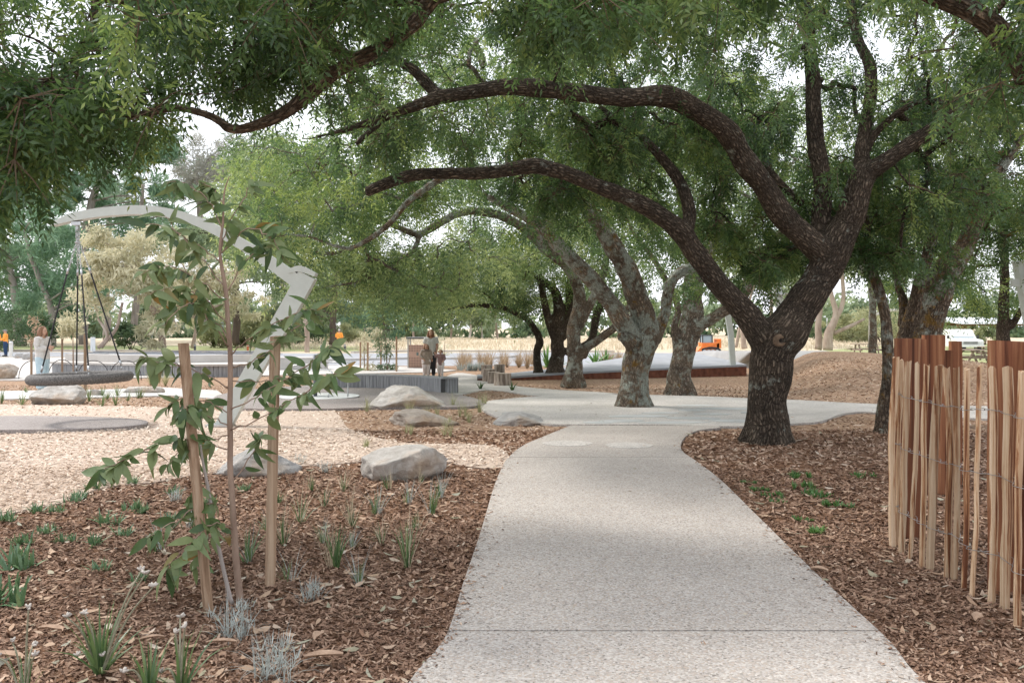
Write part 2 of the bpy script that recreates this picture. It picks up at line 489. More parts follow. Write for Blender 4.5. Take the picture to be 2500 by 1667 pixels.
# ------------------------------------------------------------------ the setting
def build_ground():
    xs = np.unique(np.concatenate([np.linspace(-500, -40, 12), np.linspace(-40, 5, 46), np.linspace(5, 20, 31), np.linspace(20, 40, 21), np.linspace(40, 500, 12)]))
    ys = np.unique(np.concatenate([np.linspace(-30, 10, 11), np.linspace(10, 37, 55), np.linspace(37, 80, 22), np.linspace(80, 700, 14)]))
    X, Y = np.meshgrid(xs, ys)
    Z = gz(X, Y) - 0.012
    V = np.stack([X, Y, Z], -1).reshape(-1, 3)
    nx = len(xs); i = np.arange((len(ys) - 1) * nx).reshape(-1, nx)[:, :-1].ravel()
    Q = np.stack([i, i + 1, i + nx + 1, i + nx], 1)
    return struct(obj('ground', mesh_np('ground', V, Q), MAT['dry_grass'], smooth=True))
build_ground()

# brown mulch bed under the trees, one sheet; paler chip mulch further off under the grove
struct(sheet('mulch_bed', [(-22, -4), (22, -4), (22, 12.3), (-22, 12.3)], 0.0, MAT['mulch'], 0.4, bump=0.025))
GROVE = [(-22, 12.3), (22, 12.3), (22, 30), (15, 36), (-1, 39), (-22, 39)]
struct(sheet('grove_mulch', GROVE, 0.0, MAT['mulch_far'], 0.5, bump=0.012))

SOFT = smooth_poly(gpoly([(-700, 985), (-200, 984), (60, 990), (300, 993), (540, 1003), (700, 1003), (812, 1003), (850, 1047), (950, 1075), (1050, 1086), (1190, 1088), (1238, 1108), (1232, 1142), (1150, 1142), (1080, 1130),
                          (980, 1120), (860, 1130), (723, 1140), (600, 1150), (468, 1163), (383, 1179), (255, 1190), (149, 1232), (0, 1266), (-250, 1330), (-700, 1400)]), 3)
struct(sheet('softfall', SOFT, 0.014, MAT['softfall'], 0.4, bump=0.025, thick=0.05))
struct(sheet('rubber_pad', smooth_poly(gpoly([(-500, 1036), (-200, 1027), (40, 1024), (220, 1026), (330, 1032), (362, 1040), (330, 1049), (200, 1057), (0, 1060), (-300, 1066)]), 4), 0.062, MAT['rubber'], thick=0.06))
SPINPAD = smooth_poly(gpoly([(520, 985), (545, 966), (640, 952), (800, 944), (1000, 950), (1110, 966), (1180, 985), (1150, 998), (1000, 1000), (900, 1001), (780, 1004), (600, 1003)]), 4)
struct(sheet('spinner_pad', SPINPAD, 0.05, MAT['rubber'], thick=0.05))

# the footpath in poured panels with saw-cut joints
PL = [(150, 3600), (640, 2300), (900, 1850), (1010, 1667), (1060, 1610), (1095, 1555), (1130, 1440), (1170, 1320), (1205, 1200), (1225, 1150), (1240, 1125), (1275, 1095), (1330, 1070), (1395, 1043)]
PR = [(3900, 3600), (2900, 2300), (2430, 1850), (2240, 1667), (2195, 1610), (2150, 1560), (2000, 1420), (1840, 1260), (1760, 1180), (1700, 1133), (1668, 1110), (1662, 1090), (1675, 1070), (1705, 1056), (1760, 1049)]
def dens(pl):
    p, _ = spline([(a, b, 0) for a, b in pl], [0] * len(pl), 5); return [(q.x, q.y) for q in p]
LW = [tuple(G(a, b).xy) for a, b in dens(PL)]; RW = [tuple(G(a, b).xy) for a, b in dens(PR)]
def at_y(line, y):
    ys = [p[1] for p in line]; return float(np.interp(y, ys, [p[0] for p in line]))
path = bpy.data.objects.new('path', None); COL.objects.link(path); struct(path)
path['label'] = 'winding footpath of exposed aggregate concrete leading under the trees'
JOINTS = [G(1250, 3500).y, G(1250, 1556).y, G(1250, 1123).y, G(1250, 1043.5).y]
PATH_POLY = [p for p in LW] + [p for p in reversed(RW)]
for a, b in zip(JOINTS[:-1], JOINTS[1:]):
    a2, b2 = a + 0.008, b - 0.008
    left = [(at_y(LW, a2), a2)] + [p for p in LW if a2 + 0.01 < p[1] < b2 - 0.01] + [(at_y(LW, b2), b2)]
    right = [(at_y(RW, a2), a2)] + [p for p in RW if a2 + 0.01 < p[1] < b2 - 0.01] + [(at_y(RW, b2), b2)]
    sheet('slab', left + right[::-1], 0.035, MAT['path'], thick=0.1, parent=path)
PLAZA = smooth_poly(gpoly([(1172, 996), (1195, 982), (1260, 975), (1330, 970), (1500, 966), (1660, 969), (1822, 975), (2000, 983), (2145, 990), (2500, 997), (3000, 1005), (3000, 1040), (2500, 1030), (2300, 1022), (2130, 1011), (2085, 1011), (2047, 1017),
                           (2005, 1033), (1937, 1039), (1850, 1044), (1765, 1045.5), (1600, 1041.5), (1395, 1041), (1330, 1039), (1230, 1026), (1188, 1010)]), 3)
struct(sheet('plaza', PLAZA, 0.036, MAT['plaza'], thick=0.06))
SIDE = smooth_poly(gpoly([(1330, 970), (1230, 957), (1175, 955), (1112, 968), (1060, 963), (1075, 930), (1115, 912), (1165, 918), (1240, 941), (1350, 953), (1510, 963.5)]), 3)
struct(sheet('footpath', SIDE, 0.03, MAT['plaza'], thick=0.06))
struct(sheet('pavement', gpoly([(-500, 958), (0, 957), (250, 953), (400, 948), (530, 955), (545, 966), (520, 975), (420, 968), (300, 971), (0, 977), (-500, 985)]), 0.03, MAT['concrete'], thick=0.06))
struct(sheet('play_paving', gpoly([(-900, 928), (-300, 928), (40, 930), (250, 925), (560, 920), (900, 913), (1075, 910), (1115, 905), (1000, 897), (860, 893), (700, 893), (600, 886), (560, 877), (300, 874), (-200, 874), (-900, 876)]), 0.035, MAT['pale_paving'], thick=0.08))
# flagstones let into the plaza
flags = thing('flagstone_paving', 'irregular blue grey flagstones let into the concrete under the trees', 'paving', G(1600, 1030))
for i, (px, py, w, h, rot) in enumerate([(1560, 1021, 1.0, .42, .1), (1690, 1026, .8, .4, -.1), (1640, 1037, 1.1, .34, .05), (1520, 1033, .7, .38, .2), (1735, 1016, .6, .34, 0), (1790, 1033, .7, .4, .1), (1770, 1002, .9, .5, -.05), (1700, 994, .8, .5, .1), (1860, 1012, .8, .5, 0), (1610, 1013, .6, .3, .1), (1460, 1037, .5, .3, -.1), (1690, 1006, .5, .35, .1)]):
    c = G(px, py); poly = []
    for k in range(9):
        a = 2 * math.pi * k / 9; rr = R.uniform(.78, 1.05)
        x, y = math.cos(a) * w / 2 * rr * 1.15, math.sin(a) * h / 2 * rr * 1.15
        poly.append((c.x + x * math.cos(rot) - y * math.sin(rot), c.y + x * math.sin(rot) + y * math.cos(rot)))
    mb = MB().prism(poly, lambda x, y: float(gz(x, y)) + 0.02, lambda x, y: float(gz(x, y)) + 0.041)
    obj('stone', mb, MAT['flag'], flags)
for i, (px, py) in enumerate([(1385, 1089), (1535, 1094)]):
    c = G(px, py); poly = [(c.x + math.cos(a) * .3 * R.uniform(.92, 1.08), c.y + math.sin(a) * .26) for a in np.linspace(0, 2 * math.pi, 16)[:-1]]
    obj('stone', MB().prism(poly, 0.02, 0.0395), MAT['plaza'], flags)

struct(sheet('road', gpoly([(-900, 873.5), (-200, 871), (300, 871), (660, 884), (760, 890), (1000, 893), (1300, 893), (1700, 893), (1800, 880), (1800, 862), (1300, 860), (800, 863), (400, 859), (-900, 860)]), 0.0, MAT['asphalt'], 2.0))
for pts, w, lab in (([(860, 861.5), (1000, 858.5), (1200, 858.5), (1500, 859.5)], .35, 'kerb'), ([(700, 884), (1000, 877), (1180, 878), (1260, 872)], .25, 'kerb'), ([(-600, 858), (0, 857), (300, 857.5), (640, 861)], .3, 'kerb')):
    q = [G(a, b) for a, b in pts]
    mb = MB()
    for a, b in zip(q[:-1], q[1:]): mb.bar(a + Vector((0, 0, .05)), b + Vector((0, 0, .05)), w, .14)
    struct(obj('kerb', mb, MAT['pale_paving']))
struct(sheet('lawn', gpoly([(1960, 871), (2085, 869), (2200, 890), (2350, 905), (3200, 920), (3200, 838), (2300, 838), (2120, 846), (2000, 856)]), 0.0, MAT['lawn'], 2.0))
struct(sheet('verge', gpoly([(-900, 856), (300, 855), (600, 858), (900, 857), (900, 845), (500, 844), (-900, 845)]), 0.0, MAT['lawn'], 3.0))

# rounded concrete hump of the cycle track behind the mound
hump = MB()
n = 44; prof = []
for i in range(n + 1):
    t = i / n
    px = 1640 + (2110 - 1640) * t
    top = 856 + 10 * max(0, (1720 - px) / 80) + 18 * max(0, (px - 2010) / 80) ** 1.4
    D = float(np.interp(px, [1640, 1720, 1800, 1850, 2110], [44, 43, 39, 34.5, 33.5]))
    c = P(px, top, D)
    prof.append(c)
b0 = len(hump.v)
for c in prof:
    zt = c.z
    for dy, fz in ((-2.8, 1.0), (-1.9, .62), (-.9, .16), (0, 0), (1.2, .12), (2.4, .5), (3.8, 1.0)):
        zg = float(gz(c.x, c.y + dy)) - .06
        hump.v.append((c.x, c.y + dy, zt * (1 - fz) + zg * fz))
for i in range(n):
    for k in range(6):
        a = i * 7 + k; hump.f.append((a, a + 7, a + 8, a + 1))
struct(obj('track_hump', hump, MAT['hump'], smooth=True))

# low ramped deck with a rusty corrugated edge
def mat_corten():
    return mat('rusty_steel', [(0.3, (0.10, 0.035, 0.022)), (0.7, (0.22, 0.085, 0.05))], scale=6, rough=0.85, bump=0.3, bscale=40)
deck = thing('ramp_deck', 'low ramped concrete deck with rust red corrugated steel edge behind the grove', 'deck', G(1500, 922))
front = [P(1165, 919, 28.0), P(1250, 918, 28.4), P(1369, 910, 28.9), P(1513, 903, 29.5), P(1601, 899, 29.9), P(1692, 895.5, 30.3), P(1823, 890, 30.9)]
back = [P(1165, 914, 29.5), P(1250, 910, 31.0), P(1369, 897, 33.5), P(1500, 876, 36.5), P(1590, 862, 39.0), P(1706, 864, 38.5), P(1780, 880, 33.5)]
back[-1] = P(1800, 883, 33.0)
top = MB()
for i in range(len(front) - 1):
    top.quad(front[i], front[i + 1], back[i + 1], back[i])
    top.quad(*(Vector(p) - Vector((0, 0, .07)) for p in (back[i], back[i + 1], front[i + 1], front[i])))
    top.quad(front[i] - Vector((0, .0, .07)), front[i + 1] - Vector((0, 0, .07)), front[i + 1], front[i])
top.quad(front[-1] - Vector((0, 0, .07)), back[-1] - Vector((0, 0, .07)), back[-1], front[-1])
obj('deck_top', top, MAT['asphalt'], deck)
fas = MB(); path_pts = []
for a, b in zip(front[:-1], front[1:]):
    m_ = max(2, int((b - a).length / 0.04))
    path_pts += [a.lerp(b, k / m_) for k in range(m_)]
path_pts += [front[-1].lerp(back[-1], k / 60) for k in range(61)]
for i in range(len(path_pts) - 1):
    def w(p, i): return Vector((p.x, p.y + 0.03 + 0.014 * math.sin(i * 1.2), p.z - 0.07))
    a, b = w(path_pts[i], i), w(path_pts[i + 1], i + 1)
    fas.quad(Vector((a.x, a.y, float(gz(a.x, a.y)) - .1)), Vector((b.x, b.y, float(gz(b.x, b.y)) - .1)), b, a)
obj('edge_sheet', fas, mat_corten(), deck)

# ------------------------------------------------------------------ trees
def unit(a):
    return a / np.maximum(np.linalg.norm(a, axis=-1, keepdims=True), 1e-9)

def kites(base, d, side, length, width, nrm_fold=0.0):
    """leaf blades: n kites given base, direction, side vector, length, width -> verts (n*4,3), quads"""
    n = len(base)
    mid = base + d * (length * 0.42)[:, None]
    tip = base + d * length[:, None]
    a = mid + side * (width * 0.5)[:, None]; b = mid - side * (width * 0.5)[:, None]
    V = np.stack([base, a, tip, b], 1).reshape(-1, 3)
    Q = np.arange(n * 4).reshape(n, 4)
    return V, Q

def compound_leaves(pos, d, tone, size, pairs=4, leaflet=0.068, ratio=0.3, rng=RNG):
    """pinnate ash leaves hanging from pos along d"""
    n = len(pos)
    up = np.tile(np.array([0, 0, 1.0]), (n, 1)) + rng.normal(0, 0.45, (n, 3))
    s = unit(np.cross(d, up)); nrm = np.cross(s, d)
    Lr = size * rng.uniform(0.15, 0.23, n)
    Vs, Ts = [], []
    for i in range(pairs + 1):
        t = 0.25 + 0.75 * i / pairs
        p = pos + d * (Lr * t)[:, None]; p[:, 2] -= Lr * 0.35 * t * t
        ll = size * leaflet * rng.uniform(0.8, 1.2, n) * (0.85 + 0.2 * math.sin(math.pi * t))
        for sg in ((1, -1) if i < pairs else (0,)):
            if sg == 0: ld = unit(d + np.array([0, 0, -0.5]) + rng.normal(0, 0.15, (n, 3)))
            else: ld = unit(s * sg * 0.85 + d * 0.6 + np.array([0, 0, -0.35]) + rng.normal(0, 0.22, (n, 3)))
            ls = unit(np.cross(ld, nrm + rng.normal(0, 0.35, (n, 3))))
            V, _ = kites(p, ld, ls, ll, ll * ratio)
            Vs.append(V.reshape(n, 4, 3)); Ts.append(np.clip(tone + rng.normal(0, 0.09, n), 0, 1))
    V = np.concatenate(Vs, 0).reshape(-1, 3)
    T = np.repeat(np.concatenate(Ts, 0), 4)
    return V, T

class Foliage:
    def __init__(s): s.V = []; s.T = []
    def add(s, V, T): s.V.append(V); s.T.append(T)
    def build(s, name, material, parent):
        V = np.concatenate(s.V); T = np.concatenate(s.T)
        V = V - np.array(rootloc(parent))
        me = mesh_np(name, V, np.arange(len(V)).reshape(-1, 4), {'tone': T})
        return obj(name, me, material, parent, local=True)

def bark_coords(V, segs):
    """follow-the-limb coordinates for every vertex; segs: list of (a, b, ra, rb, s0, e1, e2)"""
    A = np.array([s[0] for s in segs]); B = np.array([s[1] for s in segs])
    RA = np.array([s[2] for s in segs]); RB = np.array([s[3] for s in segs]); S0 = np.array([s[4] for s in segs])
    E1 = np.array([s[5] for s in segs]); E2 = np.array([s[6] for s in segs])
    D = B - A; L = np.maximum(np.linalg.norm(D, axis=1), 1e-6); Dn = D / L[:, None]
    out = np.zeros_like(V)
    for i0 in range(0, len(V), 4000):
        v = V[i0:i0 + 4000]
        rel = v[:, None, :] - A[None]
        t = np.clip((rel * Dn[None]).sum(-1), 0, L[None])
        q = rel - t[..., None] * Dn[None]
        rr = RA[None] + (RB - RA)[None] * t / L[None]
        dist = np.linalg.norm(q, axis=-1) - rr
        k = dist.argmin(1); ar = np.arange(len(v))
        qq = q[ar, k]; qq = unit(qq) * rr[ar, k][:, None]
        out[i0:i0 + 4000] = np.stack([(qq * E1[k]).sum(-1), (qq * E2[k]).sum(-1), (S0[k] + t[ar, k]) * 0.33], -1)
    return out

def limb_px(l, k=1.0):
    """(px, py, D, half width in px) -> points and radii in metres"""
    return [P(a, b, D) for a, b, D, r in l], [r / F * D * k for a, b, D, r in l]

def build_trunk(parent, limbs, material, voxel=0.03, wob=0.12, name='trunk', smooth=4, flare=1.0):
    mb = MB(); segs = []; skel = []
    for li, (pts, rad) in enumerate(limbs):
        if li == 0: pts = [Vector(pts[0]) - Vector((0, 0, .35))] + list(pts); rad = [rad[0] * 1.12] + list(rad)
        p, r = spline(pts, rad, 7)
        for i in range(len(p)):
            k = Vector((p[i].x * 1.9 + li * 7, p[i].y * 1.9, p[i].z * 1.9))
            if 2 < i: p[i] = p[i] + Vector((mnoise.noise(k), mnoise.noise(k + Vector((31, 0, 0))), mnoise.noise(k + Vector((0, 17, 0))))) * (r[i] * wob * 2.2)
            r[i] = r[i] * (1 + wob * mnoise.noise(k * 2.3 + Vector((5, 5, 5))))
        mb.tube(p, r, 14)
        s = 0.0; e1 = None
        for i in range(len(p) - 1):
            t = (p[i + 1] - p[i]); L = t.length
            if L < 1e-6: continue
            t = t / L
            if e1 is None: e1 = t.orthogonal().normalized()
            e1 = (e1 - t * e1.dot(t)).normalized(); e2 = t.cross(e1)
            segs.append((tuple(p[i]), tuple(p[i + 1]), r[i], r[i + 1], s + li * 1.7, tuple(e1), tuple(e2)))
            s += L
        skel.append((p, r))
    if flare:
        # root buttresses at the foot
        p0, r0 = Vector(limbs[0][0][0]), limbs[0][1][0]
        for k in range(6):
            a = 2 * math.pi * (k + R.uniform(-.3, .3)) / 6
            d = Vector((math.cos(a), math.sin(a), 0))
            mb.tube([p0 + d * r0 * .3 + Vector((0, 0, r0 * 1.5)), p0 + d * r0 * .5 + Vector((0, 0, r0 * .55)), p0 + d * r0 * .84 * flare + Vector((0, 0, 0)), p0 + d * r0 * 1.2 * flare + Vector((0, 0, -.25))],
                    [r0 * .5, r0 * .48, r0 * .4, r0 * .36], 10)
    me = remesh(mb, name, voxel, smooth)
    n = len(me.vertices); V = np.empty(n * 3, np.float32); me.vertices.foreach_get('co', V); V = V.reshape(-1, 3).astype(float)
    bk = bark_coords(V, segs)
    # real relief of the furrows
    a = me.attributes.new('bk', 'FLOAT_VECTOR', 'POINT'); a.data.foreach_set('vector', bk.astype(np.float32).ravel())
    o = obj(name, me, material, parent)
    return o, skel

def grow_branches(parent, skel, centers, material, r0=0.006, name='branches', sides=5, minr=0.004, rmax=0.06, skip=0.35, attr=True):
    """join every leaf clump to the nearest wood, nearest first, thickening towards the limbs"""
    nodes, nrad = [], []
    for si, (p, r) in enumerate(skel):
        i0 = int(len(p) * (skip if si == 0 else 0.12))
        for i in range(i0, len(p)):
            nodes.append(tuple(p[i])); nrad.append(r[i])
    nodes = [np.array(q) for q in nodes]; par = [-1] * len(nodes)
    N0 = len(nodes)
    U = np.array(centers); m = len(U)
    NP = np.array(nodes)
    dm = np.linalg.norm(U[:, None] - NP[None], axis=-1)
    best = dm.argmin(1); bd = dm.min(1)
    alive = np.ones(m, bool); order = []
    while alive.any():
        i = np.where(alive, bd, 1e9).argmin(); alive[i] = False
        a = best[i]; pa = nodes[a]; u = U[i]; d = u - pa; L = np.linalg.norm(d)
        m1 = pa + d * 0.38 + np.array([0, 0, 0.10 * L]) + RNG.normal(0, 0.07, 3) * L
        m2 = pa + d * 0.72 + np.array([0, 0, 0.09 * L]) + RNG.normal(0, 0.07, 3) * L
        k = len(nodes)
        nodes += [m1, m2, u]; par += [a, k, k + 1]
        order.append((a, k, k + 1, k + 2))
        for q, idx in ((m1, k), (m2, k + 1), (u, k + 2)):
            dd = np.linalg.norm(U - q, axis=1) * 1.04
            b = dd < bd; bd[b] = dd[b]; best[b] = idx
    w = np.zeros(len(nodes))
    for a, k1, k2, k3 in order: w[k3] += 1
    for k in range(len(nodes) - 1, N0 - 1, -1):
        w[par[k]] += w[k]
    mb = MB()
    for a, k1, k2, k3 in order:
        rr = [min(rmax, max(minr, r0 * w[k] ** 0.5)) for k in (k1, k1, k2, k3)]
        if a < N0: rr[0] = min(rr[0] * 1.15, nrad[a] * 0.9)
        p, r = spline([nodes[a], nodes[k1], nodes[k2], nodes[k3]], rr, 3)
        mb.tube(p, r, sides if rr[0] > 0.018 else 4, cap=False)
    me = mb.mesh(name, True)
    if attr:
        V = np.empty(len(me.vertices) * 3, np.float32); me.vertices.foreach_get('co', V)
        at = me.attributes.new('bk', 'FLOAT_VECTOR', 'POINT'); at.data.foreach_set('vector', V * 1.0)
    o = obj(name, me, material, parent); o['kind'] = 'stuff'
    return o

def leaf_clumps(fol, centers, twigs=6, leaves=7, size=1.0, rad=0.42, pairs=4, tone0=0.45, droop=0.5, twig_mb=None, tspread=0.16, leaflet=0.068):
    C = np.asarray(centers); n = len(C)
    ct = np.clip(RNG.normal(tone0, tspread, n), 0.02, 0.98)
    td = unit(RNG.normal(0, 1, (n, twigs, 3)) * np.array([1, 1, 0.7]) + np.array([0, 0, -0.15]))
    tl = RNG.uniform(0.55, 1.15, (n, twigs)) * rad
    if twig_mb is not None:
        for i in range(n):
            for k in range(twigs):
                a = Vector(C[i]); d = Vector(td[i, k]); L = tl[i, k]
                twig_mb.tube([a, a + d * L * .55 + Vector((0, 0, -.06 * L)), a + d * L + Vector((0, 0, -droop * .5 * L))], [.005, .0038, .002], 3, cap=False)
    t = RNG.uniform(0.1, 1.0, (n, twigs, leaves)) ** 0.8
    pos = C[:, None, None] + td[:, :, None] * (tl[..., None] * t)[..., None]
    pos[..., 2] -= droop * 0.5 * (tl[..., None] * t * t)
    d = unit(td[:, :, None] * 0.55 + RNG.normal(0, 0.6, (n, twigs, leaves, 3)) + np.array([0, 0, -droop]))
    tone = np.clip(ct[:, None, None] + RNG.normal(0, 0.07, (n, twigs, leaves)), 0, 1)
    V, T = compound_leaves(pos.reshape(-1, 3), d.reshape(-1, 3), tone.ravel(), size, pairs, leaflet)
    fol.add(V, T)

KEEP = []   # limbs the photograph shows bare: (px, py, D, half width)
def keep(l):
    for (a, b) in zip(l[:-1], l[1:]):
        for t in np.linspace(0, 1, 5)[:-1]:
            KEEP.append(tuple(np.array(a) * (1 - t) + np.array(b) * t))

def vols(specs, margin=0.36, reject=0.9):
    """sample clump centres in crown volumes given as (px0, px1, py0, py1, D0, D1, count)"""
    out = []
    K = np.array(KEEP) if KEEP else np.zeros((0, 4))
    for x0, x1, y0, y1, d0, d1, n in specs:
        c = 0; tries = 0
        while c < n and tries < n * 12:
            tries += 1
            px, py, D = R.uniform(x0, x1), R.uniform(y0, y1), R.uniform(d0, d1)
            if len(K):
                hit = (K[:, 2] > D - 0.35) & (np.hypot(K[:, 0] - px, K[:, 1] - py) < K[:, 3] + margin * F / D)
                if hit.any() and R.random() < reject: continue
            out.append(tuple(P(px, py, D))); c += 1
    return out

BARK_A = mat_bark('ash_bark', (0.075, 0.06, 0.048), (0.225, 0.182, 0.143), lichen=0.22, scale=30)
BARK_B = mat_bark('lichened_ash_bark', (0.19, 0.15, 0.115), (0.42, 0.34, 0.265), lichen=0.68, ochre=0.42, scale=26)
BARK_C = mat_bark('grey_ash_bark', (0.18, 0.145, 0.115), (0.41, 0.34, 0.275), lichen=0.58, ochre=0.25, scale=26)
BARK_G = mat_bark('mossy_ash_bark', (0.13, 0.1, 0.076), (0.32, 0.255, 0.195), lichen=0.5, ochre=0.5, scale=26)
BARK_K = mat_bark('overhead_ash_bark', (0.12, 0.09, 0.068), (0.33, 0.255, 0.195), lichen=0.32, scale=30)
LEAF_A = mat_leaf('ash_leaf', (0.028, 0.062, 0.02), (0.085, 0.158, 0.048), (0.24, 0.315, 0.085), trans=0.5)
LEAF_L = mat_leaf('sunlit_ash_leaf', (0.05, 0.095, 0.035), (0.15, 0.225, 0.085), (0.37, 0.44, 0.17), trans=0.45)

GA = 'ash trees of the grove'
# --- the big forked ash beside the path
tA = thing('ash_tree', 'large dark ash with furrowed trunk forking above a round knot beside the path', 'tree', G(1870, 1074), GA)
bA = tA.location
A_limbs = [
    [(1871, 1079, 11.1, 64), (1870, 1040, 11.1, 58), (1872, 985, 11.1, 54), (1882, 915, 11.1, 55), (1892, 860, 11.1, 62), (1912, 810, 11.1, 64), (1962, 745, 11.15, 50), (2005, 675, 11.2, 46), (2040, 610, 11.2, 46), (2072, 540, 11.2, 41), (2095, 470, 11.2, 36), (2112, 418, 11.2, 34)],
    [(1885, 860, 11.1, 50), (1842, 795, 11.05, 42), (1790, 728, 11, 36), (1735, 668, 10.9, 34), (1690, 612, 10.8, 33), (1662, 562, 10.75, 33), (1605, 522, 10.6, 29), (1510, 476, 10.4, 26), (1420, 438, 10.2, 24), (1340, 414, 10.1, 24), (1288, 404, 10, 25), (1180, 424, 9.9, 20), (1085, 424, 9.8, 19), (1005, 431, 9.7, 20), (945, 450, 9.6, 19), (893, 470, 9.5, 17)],
    [(1672, 590, 10.8, 24), (1684, 520, 10.9, 20), (1655, 440, 11, 19), (1598, 366, 11.1, 16), (1530, 310, 11.2, 14), (1458, 262, 11.3, 11)],
    [(2035, 640, 11.2, 42), (1975, 590, 11.1, 40), (1915, 530, 11.0, 38), (1830, 410, 10.8, 36), (1770, 322, 10.6, 36), (1700, 268, 10.4, 33), (1622, 238, 10.2, 33), (1500, 236, 10, 28), (1380, 227, 9.8, 28), (1240, 213, 9.6, 27), (1150, 224, 9.5, 24), (1072, 238, 9.4, 21), (990, 268, 9.3, 17), (900, 298, 9.2, 14), (815, 325, 9.1, 9), (755, 338, 9.1, 6), (700, 332, 9.2, 3)],
    [(2025, 640, 11.3, 38), (2008, 560, 11.4, 32), (2006, 450, 11.5, 28), (1990, 310, 11.6, 26), (1984, 180, 11.7, 22), (1970, 40, 11.8, 17), (1950, -120, 12, 12)],
    [(2104, 440, 11.2, 28), (2104, 350, 11.3, 21), (2122, 250, 11.5, 20), (2124, 165, 11.6, 18), (2094, 95, 11.7, 16), (2075, -10, 11.9, 13), (2060, -150, 12, 9)],
    [(2106, 430, 11.2, 31), (2145, 404, 11.1, 28), (2230, 350, 11, 24), (2322, 288, 10.8, 21), (2400, 222, 10.7, 17), (2490, 140, 10.5, 12)],
    [(2112, 372, 11.3, 13), (2150, 312, 11.2, 12), (2212, 262, 11, 11), (2268, 242, 10.9, 8)],
    [(1075, 240, 9.4, 20), (1042, 205, 9.5, 20), (1003, 168, 9.5, 18), (940, 146, 9.6, 16), (868, 172, 9.7, 12), (800, 165, 9.8, 8)],
    [(930, 300, 9.25, 12), (892, 330, 9.1, 11), (868, 352, 9.0, 10)],
    [(1960, 500, 11.5, 14), (1900, 440, 11.7, 12), (1840, 370, 12, 9)],
]
for l in A_limbs[1:4] + [A_limbs[0][5:]] + A_limbs[4:7]: keep(l[:-2])
K1 = [(1110, -70, 6.3, 28), (1040, 18, 6.4, 24), (1010, 58, 6.4, 23), (925, 122, 6.4, 22), (829, 172, 6.4, 21), (744, 238, 6.4, 22), (691, 276, 6.4, 19), (638, 302, 6.4, 17), (585, 318, 6.4, 15), (548, 312, 6.4, 14)]
K1b = [(556, 310, 6.4, 13), (505, 282, 6.4, 13), (425, 266, 6.3, 12), (319, 282, 6.2, 12), (270, 272, 6.2, 9), (213, 255, 6.1, 7), (170, 238, 6, 5)]
keep(K1); keep(K1b[:5]); keep([(2520, 190, 6, 28), (2472, 133, 6, 28), (2430, 69, 6, 28), (2366, 30, 6, 25), (2286, -8, 6, 25)])
B_limbs = [
    [(1548, 992, 16.2, 50), (1551, 940, 16.2, 44), (1556, 885, 16.2, 43), (1566, 835, 16.2, 48), (1575, 790, 16.2, 40), (1556, 725, 16.1, 34), (1530, 660, 16, 32), (1494, 598, 15.9, 29), (1446, 528, 15.8, 24), (1408, 488, 15.7, 19), (1300, 420, 15.4, 14), (1150, 412, 15.2, 12)],
    [(1552, 845, 16.1, 34), (1520, 785, 15.9, 32), (1462, 705, 15.7, 28), (1408, 644, 15.5, 25), (1355, 590, 15.3, 24), (1313, 548, 15.2, 20), (1250, 512, 15, 15), (1190, 480, 14.8, 11)],
    [(1594, 835, 16.3, 24), (1625, 765, 16.4, 19), (1630, 728, 16.5, 18), (1648, 675, 16.6, 18), (1706, 645, 16.8, 19), (1742, 590, 17, 18), (1756, 520, 17.1, 16), (1765, 430, 17.2, 12)],
    [(1150, 412, 15.2, 12), (1090, 432, 15, 12), (1036, 463, 14.9, 12), (992, 497, 14.8, 11), (951, 545, 14.7, 11), (890, 590, 14.6, 10), (839, 605, 14.5, 8), (740, 575, 14.3, 6), (640, 580, 14.2, 4)],
    [(1545, 840, 15.9, 26), (1520, 822, 15.8, 17), (1514, 821, 15.7, 15)],
    [(1345, 575, 15.3, 16), (1330, 510, 15.4, 14), (1310, 450, 15.5, 10)],
]
for l in B_limbs[:3]: keep(l[2:-3])
keep(B_limbs[3][1:-2])
keep([(1332, 608, 24.2, 15), (1264, 548, 23.8, 13), (1196, 520, 23.5, 12), (1128, 520, 23.2, 11), (1060, 553, 23, 11), (1020, 572, 22.9, 10), (955, 548, 22.7, 9)])

A_SPEC = [(700, 1500, -200, 150, 8.6, 12.5, 78), (1450, 2450, -200, 220, 9.5, 13.5, 125), (850, 1450, 190, 360, 8.8, 12, 48), (1400, 1900, 250, 420, 10.2, 13.5, 80), (1850, 2450, 200, 480, 10.8, 13.5, 78), (1250, 1760, 420, 560, 10.8, 13, 40), (1720, 1980, 470, 640, 11.4, 13, 26), (2080, 2330, 470, 640, 11.5, 13.5, 24), (1760, 1930, 600, 720, 11.8, 12.6, 7), (600, 2600, -1000, -260, 8.5, 14, 40)]
def ash(tobj, limbs, specs, bark, leafm, voxel, near=False, size=1.0, tone=0.42, rad=0.37, twigs=6, leaves=7, pairs=4, rmax=0.06, droop=0.55, flare=1.0, skip=.35, leaflet=0.068, tspread=.22, thin=.8, thin0=.88):
    _, skel = build_trunk(tobj, [limb_px(l, thin if i else thin0) for i, l in enumerate(limbs)], bark, voxel, flare=flare)
    C = vols(specs)
    br = grow_branches(tobj, skel, C, bark, rmax=rmax, skip=skip)
    tw = MB() if near else None
    fol = Foliage()
    leaf_clumps(fol, C, twigs, leaves, size, rad, pairs, tone, droop, tw, leaflet=leaflet, tspread=tspread)
    if near: 
        me = tw.mesh('twigs'); obj('twigs', me, TWIG, tobj)['kind'] = 'stuff'
    fol.build('crown', leafm, tobj)
    return C
TWIG = mat('twig_bark', (0.13, 0.09, 0.06), rough=0.9)
ash(tA, A_limbs, A_SPEC, BARK_A, LEAF_A, 0.034, near=True, size=1.08, tone=0.45, leaves=6)
